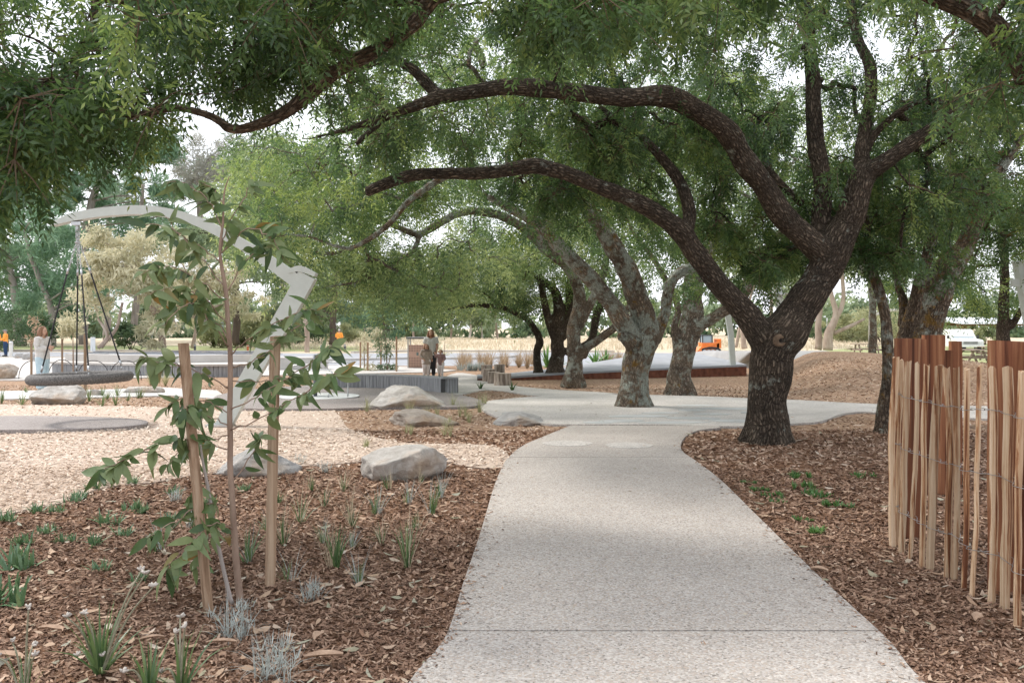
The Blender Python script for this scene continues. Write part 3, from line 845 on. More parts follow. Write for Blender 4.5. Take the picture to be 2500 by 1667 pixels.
# the round pruning scar on its trunk
scar = MB()
c = P(1908, 832, 11.1 - 0.33)
for r0_, dy in ((0.105, 0.08), (0.088, 0.03), (0.058, 0.012), (0.032, 0.014), (0.02, 0.04)):
    for k in range(16):
        a = 2 * math.pi * k / 16; scar.v.append((c.x + r0_ * math.cos(a) * R.uniform(.95, 1.05), c.y + dy, c.z + r0_ * math.sin(a)))
for i in range(4):
    for k in range(16): scar.f.append((i * 16 + k, i * 16 + (k + 1) % 16, (i + 1) * 16 + (k + 1) % 16, (i + 1) * 16 + k))
obj('knot', scar, mat('scar_wood', [(0.3, (0.08, 0.055, 0.036)), (0.7, (0.19, 0.13, 0.085))], scale=14, rough=0.9), tA, smooth=True)
kh = MB(); kh.ball((c.x, c.y + .026, c.z), (0.022, .014, .024), 10, 6); obj('knot_hole', kh, plain('dark_hollow', (0.012, 0.008, 0.006), 0.95), tA, smooth=True)  # solid near-black ball; the shade inside the hole is its colour

tB = thing('ash_tree', 'ash with pale lichen patches on its trunk growing out of the concrete paving', 'tree', G(1548, 990), GA)
ash(tB, B_limbs, [(900, 1500, 60, 420, 13.5, 18, 90), (1350, 1850, 150, 520, 15, 19.5, 85), (620, 1000, 340, 560, 13.5, 16.5, 45), (900, 1280, 420, 560, 15, 18, 30), (1590, 1740, 600, 720, 16, 17.5, 8), (800, 1800, -500, 60, 13.5, 19, 30)],
    BARK_B, LEAF_A, 0.04, size=1.25, tone=0.55, rad=0.46, leaves=6, pairs=3, thin=.76, thin0=.8)

tC = thing('ash_tree', 'lichen speckled ash with a sideways right limb in front of the rust red deck edge', 'tree', G(1658, 944), GA)
C_limbs = [[(1660, 947, 21.3, 34), (1662, 900, 21.3, 31), (1670, 850, 21.3, 33), (1686, 790, 21.4, 32), (1692, 730, 21.5, 28), (1694, 650, 21.7, 25), (1680, 560, 22, 20), (1660, 450, 22.2, 14)],
           [(1682, 820, 21.3, 24), (1710, 796, 21.2, 19), (1758, 766, 21, 17), (1795, 742, 20.9, 17), (1820, 712, 20.8, 17), (1840, 660, 20.7, 16), (1866, 615, 20.6, 13), (1900, 575, 20.5, 10), (1960, 500, 20.4, 7)],
           [(1655, 850, 21.3, 16), (1647, 800, 21.2, 12), (1652, 740, 21.1, 11), (1600, 640, 21, 9), (1540, 560, 21, 6)]]
ash(tC, C_limbs, [(1450, 2000, 300, 600, 19.5, 25, 120), (1560, 1800, 560, 660, 20, 22, 10), (1400, 2100, -200, 300, 19, 25, 70)], BARK_C, LEAF_A, 0.045, size=1.5, tone=0.5, rad=0.7, twigs=6, leaves=6, pairs=3)

tD = thing('ash_tree', 'pale grey ash with long limbs reaching over the play area beside the log stumps', 'tree', G(1402, 924), GA)
D_limbs = [[(1400, 926, 25, 26), (1404, 880, 25, 21), (1402, 800, 25, 19), (1414, 740, 25, 18), (1408, 692, 24.8, 16), (1380, 645, 24.5, 15), (1332, 608, 24.2, 15), (1264, 548, 23.8, 13), (1196, 520, 23.5, 12), (1128, 520, 23.2, 11), (1060, 553, 23, 11), (1020, 572, 22.9, 10), (955, 548, 22.7, 9), (890, 527, 22.5, 7), (800, 540, 22.3, 5)],
           [(1420, 870, 25, 17), (1436, 845, 24.9, 14), (1462, 828, 24.8, 13), (1504, 796, 24.6, 12), (1540, 740, 24.5, 9)],
           [(1412, 800, 25, 15), (1428, 765, 25.1, 15), (1448, 728, 25.2, 14), (1476, 655, 25.4, 12), (1490, 560, 25.6, 8)],
           [(1330, 600, 24.2, 12), (1281, 528, 24, 11), (1230, 496, 23.8, 10), (1186, 479, 23.6, 8), (1100, 440, 23.3, 6)],
           [(1026, 572, 22.9, 9), (1000, 620, 22.6, 8), (900, 680, 22.2, 6), (800, 700, 22, 4)],
           [(900, 600, 22.5, 6), (800, 620, 22.3, 7), (700, 608, 22.1, 6), (640, 620, 22, 4)]]
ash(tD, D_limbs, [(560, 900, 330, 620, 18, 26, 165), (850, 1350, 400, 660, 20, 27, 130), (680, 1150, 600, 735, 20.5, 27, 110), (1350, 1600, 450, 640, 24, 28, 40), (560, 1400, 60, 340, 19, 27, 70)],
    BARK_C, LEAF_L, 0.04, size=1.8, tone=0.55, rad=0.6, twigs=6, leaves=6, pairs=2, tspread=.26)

tE = thing('ash_tree', 'slender ash whose trunk arches left above brown tussock grass', 'tree', G(1314, 901), GA)
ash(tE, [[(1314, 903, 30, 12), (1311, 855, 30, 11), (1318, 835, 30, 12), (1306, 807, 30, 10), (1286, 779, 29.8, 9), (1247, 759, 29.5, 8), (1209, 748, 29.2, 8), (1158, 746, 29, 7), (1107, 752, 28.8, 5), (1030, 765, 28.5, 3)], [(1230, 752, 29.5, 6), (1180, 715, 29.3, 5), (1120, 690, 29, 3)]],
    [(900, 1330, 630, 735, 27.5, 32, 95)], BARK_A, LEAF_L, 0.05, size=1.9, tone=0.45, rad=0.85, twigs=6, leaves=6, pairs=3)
tF = thing('ash_tree', 'dark ash with several upright stems standing behind the pale grey ash', 'tree', G(1358, 903), GA)
ash(tF, [[(1356, 905, 29.3, 22), (1360, 860, 29.3, 19), (1362, 820, 29.3, 19), (1362, 730, 29.4, 14), (1336, 694, 29.5, 11), (1300, 671, 29.6, 8), (1230, 650, 29.7, 5)], [(1356, 830, 29.3, 14), (1335, 766, 29.2, 12), (1322, 695, 29.1, 10), (1300, 600, 29, 6)], [(1372, 825, 29.3, 15), (1388, 780, 29.4, 14), (1392, 700, 29.5, 13), (1394, 620, 29.6, 9)], [(1380, 860, 29.4, 13), (1440, 835, 29.6, 12), (1458, 770, 29.8, 13), (1480, 700, 30, 9)]],
    [(1150, 1560, 520, 730, 28, 33, 110), (1100, 1600, 300, 520, 28, 34, 60)], BARK_A, LEAF_A, 0.05, size=1.9, tone=0.6, rad=0.9, twigs=6, leaves=6, pairs=3)

tG = thing('ash_tree', 'thin leaning ash stem with ochre moss just behind the paling fence end', 'tree', G(2160, 1057), GA)
ash(tG, [[(2158, 1058, 12.0, 27), (2161, 1000, 12.0, 22), (2168, 930, 12.0, 19), (2168, 866, 12.0, 17), (2164, 795, 12.0, 15), (2150, 725, 12, 14), (2128, 664, 12.05, 14), (2116, 620, 12.1, 11), (2117, 560, 12.2, 10), (2105, 470, 12.4, 7)], [(2124, 655, 12.05, 10), (2102, 612, 12, 8), (2082, 576, 11.9, 7), (2040, 520, 11.9, 4)]],
    [(1980, 2200, 380, 560, 11.8, 14, 34), (2040, 2130, 560, 640, 11.8, 12.6, 5)], BARK_G, LEAF_A, 0.022, near=True, size=1.0, tone=0.4)
tH = thing('ash_tree', 'stout two stemmed ash with round lichen spots behind the red timber posts', 'tree', G(2225, 1030), GA)
ash(tH, [[(2222, 1030, 13.2, 50), (2232, 930, 13.2, 46), (2256, 815, 13.2, 44), (2286, 725, 13.2, 41), (2312, 664, 13.2, 38), (2350, 612, 13.2, 28), (2374, 560, 13.2, 24), (2402, 480, 13.2, 22), (2440, 420, 13.2, 16), (2500, 330, 13.2, 10)], [(2196, 920, 13.0, 26), (2214, 800, 12.95, 23), (2241, 708, 12.9, 20), (2268, 605, 12.9, 18), (2285, 520, 12.9, 14), (2300, 420, 13, 9)], [(2380, 550, 13.2, 15), (2376, 470, 13.3, 14), (2390, 390, 13.4, 9)],
         [(2200, 800, 13.5, 13), (2208, 740, 13.6, 15), (2190, 690, 13.7, 11), (2180, 600, 13.8, 9)]],
    [(2180, 2560, 230, 540, 12.4, 16, 90), (2160, 2330, 500, 690, 14, 16.5, 26), (2350, 2560, 500, 640, 12.6, 15, 14), (2200, 2700, -300, 230, 12, 16, 50)], BARK_G, LEAF_A, 0.036, near=True, size=1.1, tone=0.45, leaves=6)
tI = thing('ash_tree', 'straight dark forked ash at the right edge near the picnic shelter', 'tree', G(2450, 925), GA)
ash(tI, [[(2449, 930, 23, 21), (2448, 830, 23, 19), (2450, 760, 23, 14), (2453, 655, 23, 12), (2452, 560, 23, 10), (2460, 450, 23, 7)], [(2452, 800, 23, 12), (2474, 790, 22.9, 11), (2500, 745, 22.7, 9), (2540, 660, 22.5, 6)]],
    [(2300, 2640, 420, 640, 20, 26, 75), (2290, 2420, 640, 765, 21, 24, 16), (2440, 2560, 660, 740, 22, 24, 8)], BARK_A, LEAF_A, 0.04, size=1.5, tone=0.55, rad=0.7, twigs=6, leaves=6, pairs=3)
tJ = thing('ash_tree', 'leafy ash deep in the grove glimpsed between the right hand trunks', 'tree', G(1880, 878), GA)
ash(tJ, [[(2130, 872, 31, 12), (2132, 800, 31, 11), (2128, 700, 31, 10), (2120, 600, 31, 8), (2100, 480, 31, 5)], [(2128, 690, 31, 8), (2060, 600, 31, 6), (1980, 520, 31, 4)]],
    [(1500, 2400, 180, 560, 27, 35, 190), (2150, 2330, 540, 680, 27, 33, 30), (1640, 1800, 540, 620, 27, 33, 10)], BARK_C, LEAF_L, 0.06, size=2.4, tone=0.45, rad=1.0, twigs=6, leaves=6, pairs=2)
tJ['label'] = 'leafy ash deep in the grove behind the mulched mound'

# --- the overhanging ash whose trunk stands just outside the picture, behind the fence
tK = thing('ash_tree', 'ash overhanging from above, its bare diagonal bough crossing the upper left sky', 'tree', (4.9, 6.3, 0), GA)
K_limbs = [(([Vector((4.9, 6.3, -.02)), Vector((4.92, 6.3, 1.0)), Vector((4.8, 6.2, 2.2))] + [P(2560, 230, 6.1), P(2500, 165, 6), P(2472, 133, 6), P(2430, 69, 6), P(2366, 30, 6), P(2286, -8, 6), P(2150, -80, 6), P(1950, -170, 6.1), P(1700, -230, 6.2), P(1400, -200, 6.3), P(1220, -140, 6.3), P(1110, -70, 6.3)]),
            [.27, .23, .22, .15, .088, .082, .078, .076, .074, .072, .07, .07, .07, .07, .07]),
           limb_px(K1, .82), limb_px(K1b, .85),
           limb_px([(1220, -140, 6.3, 26), (1100, -20, 6.5, 20), (1010, -6, 6.6, 18), (744, 0, 6.7, 18), (531, 6, 6.7, 17), (399, 4, 6.7, 20), (223, -16, 6.6, 15), (60, -60, 6.6, 11)]),
           limb_px([(300, -10, 6.6, 12), (239, 0, 6.6, 11), (229, 64, 6.6, 11), (206, 118, 6.5, 10), (158, 154, 6.5, 8), (100, 172, 6.4, 5)]),
           limb_px([(160, 150, 6.5, 6), (120, 118, 6.5, 6), (60, 88, 6.4, 5), (-60, 66, 6.3, 4)]),
           limb_px([(850, 165, 6.4, 12), (850, 133, 6.45, 10), (770, 111, 6.5, 9), (664, 104, 6.5, 9), (585, 130, 6.5, 7), (520, 200, 6.5, 4)]),
           limb_px([(812, 172, 6.4, 9), (740, 150, 6.5, 8), (670, 128, 6.55, 7), (600, 110, 6.6, 4)]),
           limb_px([(700, 160, 6.5, 5), (640, 190, 6.5, 5), (560, 225, 6.4, 4), (450, 230, 6.3, 4), (380, 225, 6.3, 3)])]
_, skK = build_trunk(tK, K_limbs, BARK_K, 0.019, wob=0.14, flare=1.0)
CK = vols([(-150, 480, -180, 230, 4.8, 7.4, 46), (-150, 60, 200, 430, 5, 6.6, 15), (20, 440, 190, 300, 5.2, 7, 36), (-160, 10, 420, 490, 5, 6, 4), (440, 1000, -200, 50, 5.4, 7.4, 42), (460, 800, 60, 190, 6.6, 7.6, 22), (1000, 2350, -260, -10, 5, 7, 66), (2280, 2640, -120, 300, 5, 6.6, 26), (1150, 1800, -30, 60, 6, 7.5, 14)], margin=0.3)
CK += [tuple(Vector((R.uniform(-6, 7), R.uniform(1.5, 8.5), R.uniform(4.6, 7.0)))) for _ in range(24)]
grow_branches(tK, skK, CK, BARK_K, r0=0.005, rmax=0.035, skip=.3)
twk = MB(); fk = Foliage()
leaf_clumps(fk, CK, 6, 7, 1.0, 0.4, 4, 0.42, 0.5, twk, tspread=.2)
obj('twigs', twk.mesh('twigs'), TWIG, tK)['kind'] = 'stuff'
fk.build('crown', LEAF_A, tK)

# ------------------------------------------------------------------ trees and scrub beyond the park
LEAF_PINE = mat_leaf('pine_needle', (0.07, 0.13, 0.075), (0.16, 0.265, 0.165), (0.29, 0.41, 0.26), trans=0.3, gloss=0.02)  # green kept pale: distance haze is put into the leaf colour
LEAF_GREY = mat_leaf('grey_pine_needle', (0.18, 0.18, 0.155), (0.3, 0.3, 0.26), (0.43, 0.42, 0.36), trans=0.25, gloss=0.02)
LEAF_HAZE = mat_leaf('hazy_needle', (0.13, 0.19, 0.135), (0.22, 0.3, 0.22), (0.34, 0.42, 0.32), trans=0.35, gloss=0.01)  # greyed further, the haze over the farthest crowns painted into the leaves
LEAF_WAT = mat_leaf('wattle_leaf', (0.27, 0.27, 0.16), (0.47, 0.45, 0.3), (0.64, 0.6, 0.43), trans=0.35, gloss=0.03)
LEAF_GUM = mat_leaf('gum_leaf', (0.08, 0.12, 0.065), (0.19, 0.25, 0.14), (0.35, 0.41, 0.25), trans=0.35, gloss=0.03)
LEAF_PALE = mat_leaf('pale_scrub_leaf', (0.12, 0.14, 0.07), (0.25, 0.27, 0.14), (0.42, 0.42, 0.25), trans=0.35, gloss=0.02)
LEAF_DARK = mat_leaf('dark_scrub_leaf', (0.035, 0.065, 0.035), (0.08, 0.13, 0.065), (0.16, 0.21, 0.11), trans=0.25, gloss=0.02)
BARK_PINE = mat('pine_bark', [(0.3, (0.2, 0.17, 0.15)), (0.7, (0.36, 0.325, 0.295))], scale=3, rough=0.95, bump=0.6, bscale=12, bdist=0.05, stretch=(1, 1, .25))
BARK_DARK = mat('stringy_bark', [(0.3, (0.05, 0.038, 0.03)), (0.7, (0.14, 0.105, 0.085))], scale=4, rough=0.95, bump=0.6, bscale=14, bdist=0.05, stretch=(1, 1, .2))
BARK_GUM = mat('gum_bark', [(0.3, (0.27, 0.2, 0.155)), (0.6, (0.43, 0.35, 0.29)), (0.8, (0.56, 0.5, 0.44))], scale=2.5, rough=0.85, bump=0.25, bscale=12, bdist=0.03, stretch=(1, 1, .35))
BARK_WHITE = mat('white_gum_bark', [(0.3, (0.42, 0.38, 0.33)), (0.7, (0.62, 0.58, 0.53))], scale=2.5, rough=0.8, bump=0.2, bscale=12, stretch=(1, 1, .35))

def ell_leaves(fol, blobs, length=0.5, ratio=0.28, style='gum', tone=0.5, spread=0.18, sub=None):
    """blobs: (px, py, D, rx, ry, rd, n) crown lobes, radii in metres"""
    for (px, py, D, rx, rz, ry, n) in blobs:
        if D > 55 and not sub: n = int(n * 1.7)
        c = np.array(P(px, py, D)); k = sub or max(8, n // 150)
        q = unit(RNG.normal(0, 1, (k, 3))) * (RNG.uniform(0.15, 1.0, k) ** 0.45)[:, None]
        q = q * np.array([rx, ry, rz]); cs = c + q
        cr = RNG.uniform(0.2, 0.42, k) * min(rx, rz) * (2.2 if sub else 1.5)
        which = RNG.integers(0, k, n)
        p = unit(RNG.normal(0, 1, (n, 3))) * (RNG.uniform(0, 1, n) ** 0.5)[:, None] * cr[which][:, None]
        p[:, 2] *= 0.65
        pos = cs[which] + p
        ct = np.clip(RNG.normal(tone, spread, k), 0.03, 0.97)[which]
        length_ = length
        if style == 'pine':
            d = unit(RNG.normal(0, 1, (n, 3)) + np.array([0, 0, 0.6])); L = length * RNG.uniform(.6, 1.2, n)
        elif style == 'bush':
            d = unit(RNG.normal(0, 1, (n, 3)) + np.array([0, 0, 0.2])); L = length * RNG.uniform(.6, 1.3, n)
        else:
            d = unit(RNG.normal(0, .8, (n, 3)) + np.array([0, 0, -0.8])); L = length * RNG.uniform(.6, 1.3, n)
        s = unit(np.cross(d, RNG.normal(0, 1, (n, 3))))
        V, _ = kites(pos, d, s, L, L * ratio)
        fol.add(V, np.repeat(np.clip(ct + RNG.normal(0, 0.08, n), 0, 1), 4))
    return fol

def far_tree(name, label, cat, base, stems, blobs, leaf, bark, group, length=0.5, ratio=0.28, style='gum', tone=0.5, limb_n=7):
    b = P(*base); b.z = float(gz(b.x, b.y))
    t = thing(name, label, cat, b, group)
    mb = MB(); sk = []
    for st in stems:
        pts, rad = limb_px(st)
        p, r = spline(pts, rad, 5)
        for i in range(1, len(p)):
            k = p[i] * .6; p[i] = p[i] + Vector((mnoise.noise(k), 0, mnoise.noise(k + Vector((9, 9, 9))))) * r[i] * .8
        mb.tube(p, r, 9); sk += list(zip(p, r))
    # boughs from the stems into the crown lobes
    for (px, py, D, rx, rz, ry, n) in blobs:
        for _ in range(max(2, limb_n // max(1, len(blobs)) + 1)):
            e = P(px, py, D) + Vector((R.uniform(-.7, .7) * rx, R.uniform(-.6, .6) * ry, R.uniform(-.6, .6) * rz))
            best = min(sk[len(sk) // 4:], key=lambda q: (q[0] - e).length + max(0, q[0].z - e.z) * 1.5)
            a = best[0]; m_ = (a + e) / 2 + Vector((0, 0, (e - a).length * .08)) + Vector((R.uniform(-.3, .3), R.uniform(-.3, .3), R.uniform(-.2, .2)))
            p, r = spline([a, m_, e], [min(best[1] * .5, .12), .06, .02], 4)
            mb.tube(p, r, 5, cap=False)
    obj('trunk', mb, bark, t, smooth=True)
    fol = ell_leaves(Foliage(), blobs, length, ratio, style, tone)
    fol.build('crown', leaf, t)
    return t

GP = 'pines beyond the play area'
far_tree('pine_tree', 'grey trunked pine at the far left edge behind the orange vest workers', 'tree', (46, 846, 78), [[(52, 846, 78, 13), (46, 790, 78, 11), (40, 730, 78, 9), (20, 640, 78, 7), (0, 520, 78, 4)]],
         [(-20, 560, 78, 4.5, 4, 4, 1500), (60, 700, 79, 3.2, 2.4, 3, 800), (-60, 690, 78, 3.5, 3.5, 3, 900), (60, 600, 80, 3, 2.2, 3, 700)], LEAF_PINE, BARK_PINE, GP, .8, .16, 'pine', .5)
far_tree('pine_tree', 'green pine with a crooked trunk directly behind the standing woman', 'tree', (128, 846, 74), [[(128, 847, 74, 10), (128, 800, 74, 9), (126, 755, 74, 8), (108, 705, 74, 6), (75, 630, 74, 5), (60, 560, 74, 4)]],
         [(170, 640, 74, 3.6, 3.2, 3, 1400), (90, 760, 75, 3.2, 1.8, 3, 600), (210, 730, 75, 2.6, 2.6, 3, 800), (100, 570, 74, 3.4, 2, 3, 700)], LEAF_PINE, BARK_PINE, GP, .8, .16, 'pine', .55)
far_tree('pine_tree', 'tall spreading pine rising behind the arched swing beam', 'tree', (212, 850, 86), [[(205, 850, 86, 11), (208, 700, 86, 10), (212, 560, 86, 10), (240, 450, 86, 8), (300, 380, 86, 5)]],
         [(330, 400, 86, 5.5, 2.2, 4, 1300), (230, 470, 86, 5, 1.8, 4, 900), (390, 470, 87, 4.2, 1.8, 4, 900), (150, 420, 86, 4, 3, 4, 1000), (100, 490, 85, 3.4, 2, 3, 600), (300, 540, 86, 3.8, 1.4, 3, 500), (440, 530, 88, 3, 2, 3, 600)], LEAF_PINE, BARK_PINE, GP, .85, .16, 'pine', .45)
far_tree('pine_tree', 'thin greyish old pine behind the leafy sapling top', 'tree', (500, 850, 92), [[(500, 850, 92, 9), (498, 700, 92, 8), (490, 520, 92, 7), (480, 420, 92, 4)]],
         [(470, 400, 92, 4, 2.8, 3, 1100), (540, 420, 92, 2.8, 2.2, 3, 700), (420, 450, 93, 2.6, 1.6, 3, 500), (560, 360, 92, 2.4, 1.6, 2, 400), (500, 480, 93, 3, 1.6, 3, 450)], LEAF_GREY, BARK_PINE, GP, .8, .12, 'pine', .55)
far_tree('pine_tree', 'broad green pine filling the gap between the swing arm and the grey old pine', 'tree', (330, 846, 96), [[(330, 846, 96, 9), (332, 700, 96, 8), (340, 560, 96, 6), (350, 450, 96, 4)]],
         [(300, 560, 97, 5.5, 3.2, 4, 1000), (420, 600, 98, 5, 3.4, 4, 1000), (200, 620, 97, 4.6, 3.2, 4, 900), (500, 560, 98, 4.5, 3, 4, 900), (360, 700, 99, 6, 3, 4, 900)], LEAF_PINE, BARK_PINE, GP, .95, .18, 'pine', .5)
far_tree('pine_tree', 'dense green pine mass at the far left edge above the workers', 'tree', (-60, 850, 88), [[(-60, 850, 88, 9), (-62, 700, 88, 8), (-50, 560, 88, 6), (-40, 450, 88, 4)]],
         [(-20, 480, 88, 5, 3.5, 4, 1000), (40, 560, 90, 5, 3.4, 4, 1000), (-40, 660, 88, 5, 3.2, 4, 900), (70, 690, 92, 4, 3, 4, 800), (20, 770, 90, 5, 2.4, 4, 700)], LEAF_PINE, BARK_PINE, GP, .95, .18, 'pine', .45)
far_tree('pine_tree', 'hazy tall pine crown filling the sky beneath the overhanging leaves', 'tree', (260, 846, 112), [[(260, 846, 112, 8), (262, 700, 112, 8), (265, 560, 112, 7), (270, 430, 112, 5), (290, 350, 112, 3)]],
         [(180, 420, 112, 6, 3.6, 4, 900), (300, 370, 113, 6, 3.4, 4, 900), (420, 390, 114, 5.5, 3.6, 4, 800), (350, 470, 113, 6.5, 3.4, 4, 800), (90, 470, 112, 5.5, 3.4, 4, 700), (520, 440, 114, 5, 3.6, 4, 700)], LEAF_HAZE, BARK_PINE, GP, 1.15, .2, 'pine', .5)
far_tree('gum_tree', 'tall grey green gum closing the gap behind the grey swing knee', 'tree', (690, 846, 105), [[(690, 846, 105, 7), (692, 700, 105, 6), (680, 560, 105, 5), (660, 450, 105, 3)]],
         [(600, 480, 105, 5, 4, 4, 700), (700, 560, 106, 5, 4, 4, 700), (620, 620, 107, 5, 3.4, 4, 700), (780, 680, 108, 5, 3, 4, 600), (880, 740, 112, 6, 2.6, 4, 600)], LEAF_HAZE, BARK_GUM, 'pale gum trunks along the far field edge', 1.0, .24, 'gum', .5)
GWT = 'pale wattles and scrub trees beyond the play area'
far_tree('wattle_tree', 'round cream olive wattle tree framed by the swing ropes', 'tree', (330, 849, 60), [[(398, 849, 60, 9), (390, 810, 60, 8), (370, 740, 60, 6), (330, 660, 60, 4)], [(240, 850, 60, 4), (262, 820, 60, 4), (240, 780, 60, 3)], [(248, 848, 60, 4), (285, 800, 60, 4), (300, 740, 60, 3)]],
         [(280, 600, 60, 2.2, 1.9, 2, 1500), (330, 650, 59, 2.6, 2.2, 2, 1700), (260, 700, 60, 1.7, 2, 2, 1100), (370, 720, 60, 2.0, 2.2, 2, 1500), (400, 800, 59, 1.4, 1.3, 1.5, 700), (230, 640, 60, 1.2, 1.6, 1.5, 700)], LEAF_WAT, BARK_GUM, GWT, .42, .25, 'gum', .6)
far_tree('wattle_tree', 'straw coloured wattle tree seen through the sapling leaves', 'tree', (470, 850, 64), [[(470, 850, 64, 5), (480, 790, 64, 4), (460, 720, 64, 3)]],
         [(460, 640, 64, 2.2, 1.8, 2, 1200), (510, 720, 64, 2.4, 1.9, 2, 1200), (560, 670, 65, 2.0, 1.7, 2, 900), (440, 760, 64, 1.5, 1.5, 2, 600), (600, 740, 65, 1.7, 1.2, 2, 500)], LEAF_WAT, BARK_GUM, GWT, .42, .22, 'gum', .5)
far_tree('gum_tree', 'bushy gum crown hanging just left of the grey swing knee', 'tree', (640, 852, 70), [[(578, 842, 70, 9), (577, 780, 70, 9), (576, 720, 70, 8), (590, 560, 70, 5)]],
         [(470, 575, 70, 3, 1.6, 2.5, 900), (580, 560, 72, 3.4, 2.6, 3, 1200), (640, 680, 71, 3.2, 2.2, 3, 1000), (620, 460, 72, 3.4, 2.6, 3, 1200)], LEAF_GUM, BARK_DARK, GWT, .5, .25, 'gum', .6)
far_tree('gum_tree', 'dark trunked gum behind the lone worker in orange', 'tree', (812, 848, 68), [[(811, 842, 68, 9), (813, 800, 68, 8), (815, 740, 68, 7), (830, 640, 68, 5)]],
         [(860, 700, 70, 3.5, 2, 3, 1100), (770, 740, 70, 2.6, 1.5, 2, 700), (720, 760, 72, 2.5, 1.6, 2, 700)], LEAF_GUM, BARK_DARK, GWT, .5, .25, 'gum', .4)
far_tree('pine_tree', 'low blue green conifer beyond the small staked saplings', 'tree', (945, 832, 105), [[(940, 833, 105, 4), (938, 800, 105, 3), (936, 760, 105, 2)]], [(930, 800, 105, 3.2, 2.2, 3, 900), (970, 780, 106, 3.4, 2.6, 3, 900), (900, 770, 107, 3, 2.6, 3, 800)], LEAF_PINE, BARK_DARK, GP, .6, .16, 'pine', .35)

GS = 'scrub along the far edge of the road'
for i, (px, py, D, w, h, m_, lab, ton) in enumerate([
        (20, 838, 62, 2.6, 1.8, LEAF_DARK, 'dark scrub behind the two orange vest workers', .5), (100, 836, 66, 2.2, 1.6, LEAF_DARK, 'dark shrub between the two left pine trunks', .5),
        (320, 836, 66, 1.8, 1.5, LEAF_DARK, 'dark green shrub under the round cream wattle', .45), (605, 828, 74, 2.4, 1.7, LEAF_PALE, 'pale olive shrub left of the leaning swing leg', .5),
        (680, 822, 74, 2.6, 2.0, LEAF_PALE, 'yellow green shrub right of the leaning swing leg', .55), (540, 828, 72, 1.8, 1.5, LEAF_PALE, 'pale shrub behind the sapling stem', .6),
        (745, 818, 90, 3.0, 2.4, LEAF_DARK, 'dark bush beneath the lone worker\'s tree', .6), (850, 826, 95, 2.6, 1.4, LEAF_PALE, 'low pale bush right of the lone worker', .5),
        (1050, 832, 60, .7, .8, LEAF_WAT, 'cream flowering shrub behind the long haired man', .8), (2075, 812, 95, 3.2, 1.8, LEAF_PALE, 'pale green shrub at the field edge right of the forked gum', .6),
        (2150, 806, 98, 3.6, 2.2, LEAF_PALE, 'broad pale shrub at the field edge beside the mossy stem', .65), (2020, 822, 110, 3.0, 1.6, LEAF_DARK, 'dark bush at the field edge between the gum trunks', .7),
        (2405, 830, 85, 2.4, 1.2, LEAF_PALE, 'grey green bush behind the white truck', .4)]):
    b = P(px, py, D); g_ = float(gz(b.x, b.y))
    t = thing('shrub', lab, 'shrub', (b.x, b.y, g_), GS)
    st = MB()
    for k in range(5):
        st.tube([(b.x + R.uniform(-.1, .1), b.y, g_ - .05), (b.x + R.uniform(-.3, .3) * w, b.y + R.uniform(-.3, .3), g_ + h * .7)], [.04, .015], 5, cap=False)
    obj('stem', st, BARK_DARK, t)['kind'] = 'stuff'
    hp = HY + (CAM_H - (g_ + h * .85)) / D * F
    ell_leaves(Foliage(), [(px, hp, D, w, h * .9, w * .8, int(420 * max(w * h, 1)))], .36 if D > 65 else .22, .3, 'bush', ton).build('foliage', m_, t)

